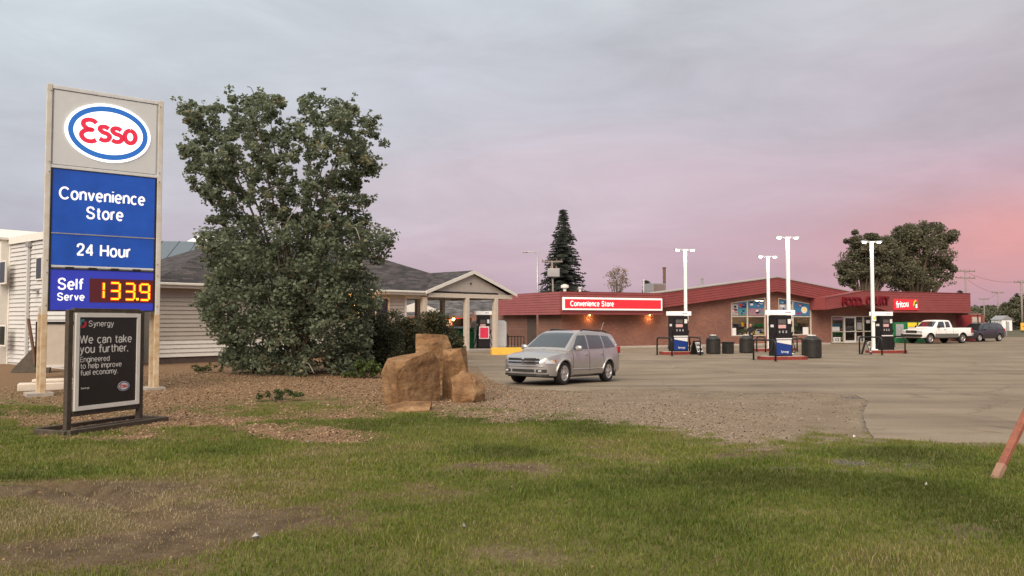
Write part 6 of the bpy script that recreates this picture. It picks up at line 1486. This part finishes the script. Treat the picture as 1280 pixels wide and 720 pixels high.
for u, v in zip(uu[ins], vv[ins]):
    row = OUT; # local half width at this height
    xs_in = GXU[INS[int(v) - 100]]
    if not len(xs_in): continue
    lo_u, hi_u = min(xs_in), max(xs_in); hw = max(12, (hi_u - lo_u) / 2); uc = (lo_u + hi_u) / 2
    dm = hw / F * TY * math.sqrt(max(.05, 1 - ((u - uc) / hw) ** 2)) * .85
    thin = fbm(np.array(u * .028), np.array(v * .028 + 9), 3)
    if v < 290 and thin < .29: continue
    p = at(u, v, TY + random.uniform(-1, 1) * dm)
    if p.z < TB.z + .15: continue
    cl_.append(p - TB); rd_.append(random.uniform(.15, .30) if v < 280 else random.uniform(.25, .5))
    if len(cl_) >= 1250: break
# loose sprays that break the outline
sp_c, sp_r = [], []
cen_ = sum((Vector(c) for c in cl_), Vector()) / len(cl_)
for _ in range(420):
    c = Vector(random.choice(cl_)); out = Vector((c.x - cen_.x, c.y - cen_.y, (c.z - cen_.z) * .8)).normalized()
    if (c - cen_).length < 2.4: continue
    for j in range(3): sp_c.append(c + out * (.10 + .13 * j) + Vector((random.gauss(0, .06), random.gauss(0, .06), .06 * j))); sp_r.append(.11)
cr_ = leaf_cloud('crown', cl_, rd_, 60, .125, 'leaf_poplar', tree, tone0=.46)
leaf_cloud('outer_sprays', sp_c, sp_r, 7, .125, 'leaf_poplar', tree, tone0=.5)
limbs(tree, (0, 0, 0), [cl_[i] for i in range(0, len(cl_), 32)], .085)
mb_tw = MB()
for k in range(46):
    p = Vector(random.choice(cl_)); q = p + Vector((random.uniform(-.8, .8), random.uniform(-.9, -.1), random.uniform(-.9, .5))); mb_tw.tube(crom([p, p.lerp(q, .5) + Vector((0, 0, .2)), q], 3), [.014] * 6 + [.005], 4)
kind(mb_tw.build('twigs', 'bark_pale', tree), 'stuff')

def bush(name, label, u, v, Y, ru, h_px, n, per, leaf, m, tone0=.4, cat='shrub', flat=.75):
    b = at(u, v, Y); b.z = zg(b.x, b.y); rx = ru / F * Y; hz = h_px / F * Y
    t = thing(name, label, cat, b, 0); C, Q = [], []
    while len(C) < n:
        x, y, z = random.uniform(-1, 1), random.uniform(-1, 1), random.random()
        if (x * x + y * y) > (1 - z ** 2.2) * (.75 + .35 * mnoise.noise(Vector((x * 2 + u, y * 2, z * 2)))) : continue
        C.append((x * rx, y * rx * flat, .1 + z * hz * .95)); Q.append(random.uniform(.16, .30) * hz * .6 + .05)
    leaf_cloud('foliage', C, Q, per, leaf, m, t, tone0=tone0); limbs(t, (0, 0, 0), C[:12], .05, name='stem'); return t
bush('shrub', 'dark dense shrub at the right foot of the large tree', 462, 462, 30.5, 54, 74, 170, 95, .085, 'leaf_shrub', .35)
bush('shrub', 'reddish green shrub below the lit house window', 494, 454, 36, 46, 66, 170, 95, .10, 'leaf_shrub', .6)
bush('shrub', 'broad shrub in front of the drive-through post behind the boulders', 540, 449, 40, 38, 62, 170, 95, .10, 'leaf_shrub', .55)
bush('weed_clump', 'bright green weeds at the base of the large tree', 455, 472, 26.5, 32, 18, 40, 60, .07, 'weed_leaf', .7, 'weeds')
bush('weed_clump', 'low weeds growing in the wood chips below the tree', 350, 500, 19.5, 34, 9, 22, 40, .05, 'weed_leaf', .5, 'weeds')
bush('weed_clump', 'low weeds at the foot of the poster board', 120, 506, 18.5, 30, 12, 22, 40, .05, 'weed_leaf', .4, 'weeds')
bush('weed_clump', 'small weeds along the wall right of the tall sign', 255, 468, 29, 26, 10, 20, 40, .05, 'weed_leaf', .4, 'weeds')

def spruce(label, u, vt, Y, hw_px, z0=0.0):
    p = at(u, vt, Y); b = Vector((p.x, p.y, z0)); H = p.z - z0; rw = hw_px / F * Y
    t = thing('spruce_tree', label, 'tree', b); MB().tube([(0, 0, 0), (0, 0, H)], [.22, .03], 8).build('trunk', 'bark', t)
    V, T, tone = [], [], []; z = H * .10
    while z < H:
        f = 1 - z / H; r = rw * (f ** .85) * random.uniform(.82, 1.12) + .12
        for k in range(max(5, int(24 * f ** .5))):
            a = random.uniform(0, 2 * math.pi); L_ = r * random.uniform(.72, 1.1); nseg = max(2, int(L_ / .26)); tn = min(1, max(0, random.gauss(.45, .2)))
            for j in range(nseg):
                g = (j + .6) / nseg; rad = L_ * g; zz = z - L_ * .28 * g + .12 * L_ * g * g + random.uniform(-.08, .08); ca, sa = math.cos(a), math.sin(a)
                for s in (-1, 1):
                    w_ = .46 * (1.15 - g) + .2; c0 = Vector((rad * ca, rad * sa, zz)); tip = c0 + Vector((ca * .26 - s * sa * w_, sa * .26 + s * ca * w_, -.10 + random.uniform(-.08, .05))); wd = .12
                    o = len(V); V += [c0 + Vector((0, 0, wd)), c0 - Vector((0, 0, wd)), tip]; T += [o, o + 1, o + 2]; tone += [tn] * 3
        z += .26 + .10 * f
    np_mesh('crown', [tuple(v) for v in V], T, 3, 'needle', tone, t); return t
spruce('tall dark spruce behind the left end of the store', 704, 261.5, 95, 46)
def broadleaf(name, label, Y, blobs, per, leaf, m, ground_u, tone0=.5, trunk_r=.3, nclump=26, z0=0.0, bark='bark', group=None, rr=(.14, .24)):
    b = at(ground_u, 400, Y); b.z = z0; t = thing(name, label, 'tree', b, 0, group); C, Q = [], []
    for (u, v, ru, rv, k) in blobs:
        c = at(u, v, Y); rx, rz_ = ru / F * Y, rv / F * Y
        for _ in range(int(nclump * k)):
            d = Vector((random.gauss(0, 1), random.gauss(0, 1), random.gauss(0, 1))).normalized() * random.random() ** .4
            C.append(c - b + Vector((d.x * rx, d.y * rx * .9, d.z * rz_))); Q.append(random.uniform(*rr) * (rx + rz_))
    leaf_cloud('crown', C, Q, per, leaf, m, t, tone0=tone0); limbs(t, (0, 0, 0), [C[i] for i in range(0, len(C), 4)], trunk_r, bark); return t
broadleaf('poplar_tree', 'tall green poplar above the snack sign, right of two', 98, [(1150, 312, 34, 30, 2.0), (1128, 298, 24, 18, 1.0), (1172, 298, 20, 17, .9), (1150, 290, 20, 12, .6), (1180, 335, 14, 14, .5), (1140, 350, 40, 20, 1.4), (1120, 330, 22, 26, 1.1)], 150, .26, 'leaf_far', 1148, .5, .4)
broadleaf('poplar_tree', 'tall green poplar above the food court sign, left of two', 94, [(1082, 312, 20, 18, 1.2), (1070, 335, 22, 22, 1.2), (1092, 340, 22, 22, 1.2), (1072, 300, 14, 10, .5), (1060, 350, 14, 14, .6), (1108, 318, 18, 22, 1.2), (1100, 302, 14, 10, .5)], 140, .26, 'leaf_far', 1082, .48, .35)
broadleaf('sparse_tree', 'thin pale brown tree behind the store sign', 100, [(771, 352, 17, 14, 1.8), (772, 341, 13, 9, .8)], 14, .20, 'leaf_sparse', 771, .5, .12, 30, bark='bark_pale')
spruce('small spruce tops beside the rooftop air conditioner', 808, 351, 110, 9)
spruce('small dark spruce behind the right end of the fascia', 1200, 362, 150, 7)
# trees by the road on the right
broadleaf('roadside_tree', 'rounded dark tree beside the rightmost utility pole', 150, [(1262, 392, 18, 14, 1.6), (1270, 380, 12, 10, .7), (1250, 400, 12, 8, .7), (1285, 388, 16, 20, 1.2)], 120, .42, 'leaf_far', 1264, .35, .3, z0=-.2)
broadleaf('roadside_tree', 'dark tree left of the white shed across the road', 170, [(1243, 396, 9, 9, 1.0), (1238, 401, 8, 6, .6)], 110, .42, 'leaf_far', 1242, .3, .3, z0=-.2)
spruce('pointed conifer rising above the roadside trees', 1271, 366, 160, 9, -.2)
# far wooded ridge
def ridge(name, label, Y, pts, thick, n, leaf, m):
    V = []; us = [p[0] for p in pts]; vs_ = [p[1] for p in pts]; C, Q = [], []
    for _ in range(n):
        u = random.uniform(us[0], us[-1]); v = float(np.interp(u, us, vs_)); f = random.random(); p = at(u, v, Y); p.z = max(-1, p.z * f ** .6 + random.uniform(-1.2, .8)); p.y += (1 - f) * -thick + random.uniform(0, 12); C.append(p); Q.append(random.uniform(2.0, 3.6))
    o = leaf_cloud(name, C, Q, 42, leaf, m, None, tone0=.3); kind(o, 'stuff', label); return o
ridge('far_wood', 'far wooded ridge behind the road on the right', 620, [(1150, 392), (1205, 389), (1225, 386), (1250, 384), (1290, 382), (1420, 380)], 80, 900, 2.0, 'leaf_far')
hx = axis([(150, 900, 25)]); hy = axis([(560, 800, 20)])
hill, _, _ = sheet('hills', hx, hy, lambda X, Y: -1 + 7.5 * sst(555, 680, Y) * sst(150, 360, X) + 2.5 * (fbm(X * .02, Y * .02) - .4), 'far_field'); kind(hill, 'structure')
# ------------------------------------------------------------------ motel block seen through the drive-through
p = gp(600, 428, 0); MF = Frame((p.x, p.y), R(18))
mo = thing('motel_block', 'red motel block with dark shingle roof seen through the drive-through', 'building', (p.x, p.y, 0), MF.yaw)
ze = MF.px(590, 394.5, -1)[1]; zr = MF.px(590, 377, 3)[1]
MB().b2((-14, 0, -.2), (9, 9, ze)).build('wall', 'red_wall', mo)
roof_plane([(-15, -1, ze), (10, -1, ze), (10, 4.5, zr + .5), (-15, 4.5, zr + .5)], 'roof_plane', 'shingle_far', mo); roof_plane([(-15, 10, ze), (-15, 4.5, zr + .5), (10, 4.5, zr + .5), (10, 10, ze)], 'roof_plane', 'shingle_far', mo)
MB().b2((-15, -1.06, ze - .22), (10, -1.0, ze)).build('fascia', 'soffit', mo)
for u, m_ in ((558, 'paper_grey'), (586, 'paper_grey'), (631, 'trim_cream')):
    a = MF.xu(u, 0); d_ = MB().b2((a - .5, -.05, .05), (a + .5, .01, 2.1)).build('door', m_, mo); MB().b2((a + .55, -.04, .9), (a + 1.7, .01, 2.1)).build('window', 'glass_dark', mo)
for u in (566.5, 639):
    x, z = MF.px(u, 398, -.15); MB().lathe([(.08, 0), (.14, .1), (.14, .35), (.05, .4)], 10, (x, -.18, z - .2)).build('wall_lamp', 'lamp_warm', mo); lamp('lamp_light', (x, -.5, z), 26, (1, .42, .14), .1, mo)
p = at(522, 386, 62); o = MB().prism([(-2.3, -.25), (2.1, -.25), (0, .55)], 'y', 0, .1).build('gable_face', 'trim_white', mo); o.matrix_parent_inverse = mo.matrix_world.inverted(); o.location = (p.x - mo.location.x, p.y - mo.location.y, p.z); o.rotation_euler = (0, 0, 0)
o.location = Matrix.Rotation(-MF.yaw, 3, 'Z') @ Vector(o.location)
# porch gable on the motel: sits on a small roof
# green dumpster
p = gp(575, 437, 0); t = thing('dumpster', 'green metal dumpster behind the shrub under the canopy', 'dumpster', (p.x, p.y, 0), R(20))
MB().prism([(-1.0, .12), (1.0, .12), (1.15, 1.15), (.95, 1.55), (-.95, 1.35), (-1.1, 1.15)], 'x', -1.3, 1.3).build('bin', 'green_paint', t, bevel=.03)
o = MB().prism([(-1.12, 1.36), (.0, 1.46), (0, 1.50), (-1.12, 1.40)], 'x', -1.32, 1.32).build('lid', 'green_box', t); o.location.z = .05
for x in (-.9, 0, .9): MB().b2((x - .05, -1.16, .2), (x + .05, -1.06, 1.1)).build('rib', 'green_paint', t)
for x in (-1.1, 1.1): MB().b2((x - .1, -.9, 0), (x + .1, .9, .12)).build('skid', 'black_metal', t)
# white tank behind the red pump
p = HF.world(HF.xu(611, 2.2), 2.2)
t = thing('fuel_tank', 'white steel fuel tank behind the red pump', 'tank', (p.x, p.y, 0), R(25))
prof = [(.05, 0), (.9, 0), (.95, .1), (.95, 1.85), (.85, 2.02), (.4, 2.16), (.05, 2.2)]
o = MB().box((0, 0, 1.0), (2.3, 1.2, 1.95)).build('shell', 'tank_white', t, bevel=.25, seg=4); MB().b2((-.25, -.25, 1.9), (.25, .25, 2.1)).build('hatch', 'tank_white', t, bevel=.05)
for x in (-.7, .7): MB().b2((x - .1, -.5, -.02), (x + .1, .5, .1)).build('saddle', 'concrete', t)
for x in (-.8, .45): MB().tube([(x, 0, 1.9), (x, 0, 2.25)], .07).build('filler_neck', 'tank_white', t)
# yellow barrier
p = gp(634, 443.5, 0); o = MB().prism([(-.3, 0), (.3, 0), (.16, .42), (-.16, .42)], 'x', -.95, .95).build('barrier_block', 'yellow_paint', bevel=.03); o.location = p; o.rotation_euler.z = R(12); tag(o, 'yellow concrete barrier beside the canopy post', 'barrier')
# patio railing, table and bicycles outline in front of the store's left wall
a, b = gp(624, 437, 0), gp(655, 437, 0)
t = thing('patio_railing', 'black metal railing before the left end of the store', 'railing', (a.x, a.y, 0), math.atan2(b.y - a.y, b.x - a.x)); L_ = (b - a).length
MB().b2((0, -.03, .86), (L_, .03, .92)).build('top_rail', 'black_metal', t); MB().b2((0, -.02, .15), (L_, .02, .19)).build('bottom_rail', 'black_metal', t)
for k in range(9): x = L_ * k / 8; MB().b2((x - .03, -.025, -.02), (x + .03, .025, .86)).build('baluster', 'black_metal', t)
p = gp(629, 435.5, 0); t = thing('patio_bin', 'dark green bin behind the patio railing', 'bin', (p.x, p.y, 0)); MB().lathe([(.3, 0), (.34, .9), (.36, .92), (.36, .98), (.1, 1.05)], 14).build('drum', 'brick_dark', t); MB().lathe([(.36, .98), (.2, 1.12), (.03, 1.15)], 14).build('lid', 'green_paint', t)
# ------------------------------------------------------------------ worker in dark top and hi-vis trousers
p = gp(938.5, 436.3, Z0)
w_ = thing('person', 'worker in black top and hi-vis striped trousers carrying a white bag', 'person', (p.x, p.y, Z0), R(-15))
def skin_body(name, J_, E_, m, parent, sub=2):
    me = bpy.data.meshes.new(name); me.from_pydata([j[:3] for j in J_], E_, []); o = link(name, me, m, parent)
    sk = o.modifiers.new('skin', 'SKIN'); o.data.skin_vertices or None
    if not me.skin_vertices:
        bmz = bmesh.new(); bmz.from_mesh(me); bmz.verts.layers.skin.verify(); bmz.to_mesh(me); bmz.free()
    for v, j in zip(me.skin_vertices[0].data, J_): v.radius = (j[3], j[4] if len(j) > 4 else j[3])
    me.skin_vertices[0].data[0].use_root = True
    s = o.modifiers.new('sub', 'SUBSURF'); s.levels = sub; s.render_levels = sub
    return o
JB = [(0, 0, .92, .16, .12), (0, -.01, 1.10, .155, .11), (0, -.03, 1.30, .18, .12), (0, -.03, 1.42, .12, .09), (0, -.06, 1.48, .058), (0, -.09, 1.56, .085, .10), (0, -.10, 1.66, .085, .095),
      (.18, -.03, 1.38, .07), (.25, -.06, 1.12, .052), (.16, -.26, 1.02, .042), (.08, -.32, 1.05, .036),
      (-.18, -.03, 1.38, .07), (-.25, -.02, 1.10, .052), (-.27, -.10, .86, .042), (-.275, -.12, .76, .038),
      (.09, 0, .86, .10), (.11, -.04, .48, .07), (.11, .01, .10, .05), (.11, -.12, .05, .045),
      (-.09, 0, .86, .10), (-.12, .03, .48, .07), (-.12, .10, .10, .05), (-.12, -.03, .05, .045)]
EB = [(0, 1), (1, 2), (2, 3), (3, 4), (4, 5), (5, 6), (2, 7), (7, 8), (8, 9), (9, 10), (2, 11), (11, 12), (12, 13), (13, 14), (0, 15), (15, 16), (16, 17), (17, 18), (0, 19), (19, 20), (20, 21), (21, 22)]
skin_body('body', JB, EB, 'cloth_black', w_)
hd_ = MB().lathe([(.02, -.13), (.06, -.11), (.08, -.04), (.092, .03), (.085, .09), (.05, .125), (.01, .135)], 14).build('head', 'skin', w_, smooth=True); hd_.location = (0, -.115, 1.605); hd_.scale = (1, 1.12, 1)
hr = MB().lathe([(.096, .02), (.098, .06), (.088, .105), (.05, .14), (.01, .148)], 14).build('hair', 'hair', w_, smooth=True); hr.location = (0, -.10, 1.605); hr.scale = (1.02, 1.14, 1.0)
MB().add([(-.015, -.23, 1.62), (.015, -.23, 1.62), (0, -.255, 1.585), (0, -.22, 1.58)], [(0, 1, 2), (0, 2, 3), (1, 3, 2), (0, 3, 1)]).build('nose', 'skin', w_)
for sx_, c in ((1, Vector((.07, -.35, 1.055))), (-1, Vector((-.277, -.13, .70)))):
    hand = MB().box(c, (.08, .035, .09)).build('hand', 'skin', w_, bevel=.015)
    for k in range(4): MB().tube([c + Vector((-.03 + k * .02, -.0, -.04)), c + Vector((-.03 + k * .02, -.015, -.08)), c + Vector((-.03 + k * .02, -.005, -.105 + .01 * abs(k - 1.5)))], .0095, 5).build('finger', 'skin', hand)
    MB().tube([c + Vector((sx_ * -.04, 0, .01)), c + Vector((sx_ * -.065, -.01, -.02)), c + Vector((sx_ * -.06, -.02, -.05))], .011, 5).build('thumb', 'skin', hand)
for sx_, y in ((.11, .0), (-.12, .07)):
    for z in (.22, .36): MB().lathe([(.066 if z < .3 else .074, -.03), (.07 if z < .3 else .078, .03)], 12, (sx_, y - (.02 if z > .3 and sx_ > 0 else 0), z)).build('hivis_band', 'hivis', w_)
    MB().b2((sx_ - .012 * 0 - .085, y - .03, .15), (sx_ - .072, y + .02, .82)).build('hivis_stripe', 'hivis', w_)
bp = w_.matrix_world @ Vector((0, 0, 0))
o = MB().lathe([(.03, -.02), (.11, -.05), (.15, -.2), (.14, -.36), (.08, -.42)], 12).build('carrier_bag', 'paper_white', smooth=True); q = Matrix.Rotation(R(-15), 3, 'Z') @ Vector((-.285, -.13, .66)); o.location = Vector((p.x, p.y, Z0)) + q; o.scale = (1, .6, 1); tag(o, 'white plastic carrier bag hanging from the worker hand', 'bag')

# ------------------------------------------------------------------ poles, wires, street lamp
WIRE = []
def upole(label, u, vt, Y, arms, r=.16, lean=0.0, name='utility_pole', m='weathered_wood', rz=0.0):
    p = at(u, vt, Y); t = thing(name, label, 'pole', (p.x, p.y, -.2), rz, 'wooden utility poles'); H = p.z + .2
    MB().tube([(0, 0, 0), (lean, 0, H)], [r, r * .7], 10).build('pole', m, t, smooth=True)
    for (v, hw) in arms:
        z = at(u, v, Y).z + .2; ar = MB().b2((lean - hw, -.07, z - .08), (lean + hw, .07, z + .08)).build('crossarm', m, t)
        for s in (-1, -.5, .5, 1): MB().lathe([(.03, 0), (.06, .08), (.03, .2)], 6, (lean + s * hw * .92, 0, z + .08)).build('insulator', 'soffit', ar)
    return t, p
upole('utility pole with two crossarms beyond the store right end', 1206.5, 336, 120, [(339, 2.0), (347.5, 2.0)], rz=R(20))
upole('short utility pole far down the road', 1230, 372.5, 190, [(374, 1.6)], rz=R(20))
upole('utility pole in the middle of the road line', 1247, 364, 165, [(366, 1.7)], rz=R(20))
upole('rightmost utility pole before the roadside trees', 1276.5, 350, 120, [(353, 1.5)], .18, rz=R(20))
t, _ = upole('leaning pole with grey transformer before the spruce', 693, 326, 84, [(327, 1.1)], .13, -.25)
z = at(693, 341, 84).z + .2; MB().b2((-.75, -.35, z - .45), (.55, .35, z + .45)).build('transformer', 'galv', t, bevel=.05)
for x in (-.4, .2): MB().lathe([(.05, 0), (.08, .1), (.04, .3)], 8, (x, 0, z + .45)).build('bushing', 'soffit', t)
p = at(671.8, 316.5, 80); t = thing('street_lamp', 'cobra head street lamp left of the spruce', 'street lamp', (p.x, p.y, -.1)); H = p.z + .1
MB().tube([(0, 0, 0), (0, 0, H)], [.13, .09], 10).build('pole', 'galv', t, smooth=True); MB().tube(crom([(0, 0, H - .15), (-.3, 0, H + .08), (-.8, 0, H + .15), (-1.1, 0, H + .12)], 5), .04, 8).build('arm', 'galv', t)
o = MB().lathe([(.03, -.28), (.13, -.15), (.14, .1), (.07, .32)], 10).build('lamp_head', 'galv', t, smooth=True); o.rotation_euler = (0, R(90), 0); o.location = (-1.25, 0, H + .10); o.scale = (.5, 1, 1)
def wire(label, a, b, sag):
    pts = [a.lerp(b, i / 14) - Vector((0, 0, sag * 4 * (i / 14) * (1 - i / 14))) for i in range(15)]; o = MB().tube(pts, .018, 4).build('power_line', 'black_metal'); tag(o, label, 'wire', 'power lines along the road')
wire('power line from the double-arm pole to the rightmost pole', at(1203, 338, 120), at(1280, 351, 120), .8); wire('lower power line between the roadside poles', at(1206, 347, 120), at(1247, 365, 165), .6); wire('power line running on to the far short pole', at(1247, 365, 165), at(1230, 373, 190), .5)
# white shed across the road, road sign, verge
p = at(1259, 406, 140); t = thing('shed', 'small white shed across the road before dark trees', 'shed', (p.x, p.y, -.2), R(10)); MB().b2((-1.0, 0, 0), (1.0, 2.5, 2.3)).build('wall', 'tank_white', t); MB().prism([(-1.2, 2.25), (1.2, 2.25), (0, 3.0)], 'y', -.1, 2.6).build('roof', 'galv', t); MB().b2((-.3, -.03, .1), (.4, .0, 1.9)).build('door', 'paper_grey', t)
p = at(1281, 415, 70); t = thing('warning_sign', 'yellow road sign at the right edge of the photo', 'sign', (p.x, p.y, -.05), R(-20)); MB().tube([(0, 0, 0), (0, 0, 1.7)], .04).build('post', 'galv', t); zc = at(1281, 407.5, 70).z; MB().b2((-.32, -.05, zc - .33), (.5, -.02, zc + .33)).build('plate', 'yellow_paint', t); MB().add([(-.2, -.056, zc), (.2, -.056, zc - .1), (.2, -.056, zc + .1)], [(0, 1, 2)]).build('arrow', 'black_metal', t)
vx = axis([(34, 200, 4)]); vy = axis([(88, 104, 2), (104, 340, 12)])
vg, _, _ = sheet('verge', vx, vy, lambda X, Y: -.02 + .12 * sst(90, 96, Y) + 0 * X, 'far_field'); kind(vg, 'structure')
for k, (u, Y) in enumerate(((1236, 110), (1243, 104), (1250, 100), (1258, 96))):
    p = at(u, 405, Y); t = thing('fence_post', ('slim grey fence post farthest from the store', 'slim grey fence post second from the far end', 'slim grey fence post third from the far end', 'slim grey fence post nearest the yellow road sign')[k], 'fence post', (p.x, p.y, -.1), 0, 'slim posts along the verge'); MB().tube([(0, 0, 0), (0, 0, 1.9)], .05).build('post', 'galv', t); MB().lathe([(.06, 1.88), (.06, 1.95), (.02, 1.98)], 8).build('cap', 'galv', t)
# leaning red post at the right edge
a = gp(1245, 597); b = at(1291, 500, a.y + .3); t = thing('leaning_post', 'weathered red timber leaning out of the right edge of the lawn', 'post', a); d = b - a; L_ = d.length * 1.6; q = d.to_track_quat('Z', 'Y').to_matrix()
o = MB().box((0, 0, L_ / 2 - .15), (.085, .06, L_ + .3)).build('timber', 'red_post', t, bevel=.008); o.rotation_euler = q.to_euler()
o = MB().box((0, 0, .06), (.089, .064, .24)).build('faded_foot', 'faded_red', t); o.rotation_euler = q.to_euler()
# scraps in the grass
for u, v, s, lab in ((320, 676, .028, 'crumpled yellowish paper scrap in the dirt near the front'), (386, 555, .03, 'white paper scrap on the wood chips edge'), (580, 662, .016, 'tiny white scrap in the middle lawn'), (1068, 548, .02, 'small white scrap at the asphalt corner'), (1158, 609, .014, 'tiny pale scrap in the thin grass near the leaning post')):
    p = gp(u, v); o = MB().add([(-s, -s * .6, .03), (s, -s * .5, .045), (s * .8, s * .7, .03), (-s * .7, s * .6, .06), (0, 0, .03 + s * .8), (0, 0, .02)], [(0, 1, 4), (1, 2, 4), (2, 3, 4), (3, 0, 4), (1, 0, 5), (2, 1, 5), (3, 2, 5), (0, 3, 5)]).build('paper_scrap', 'paper_grey' if u < 1000 else 'paper_white'); o.location = p; o.rotation_euler.z = u; tag(o, lab, 'litter')
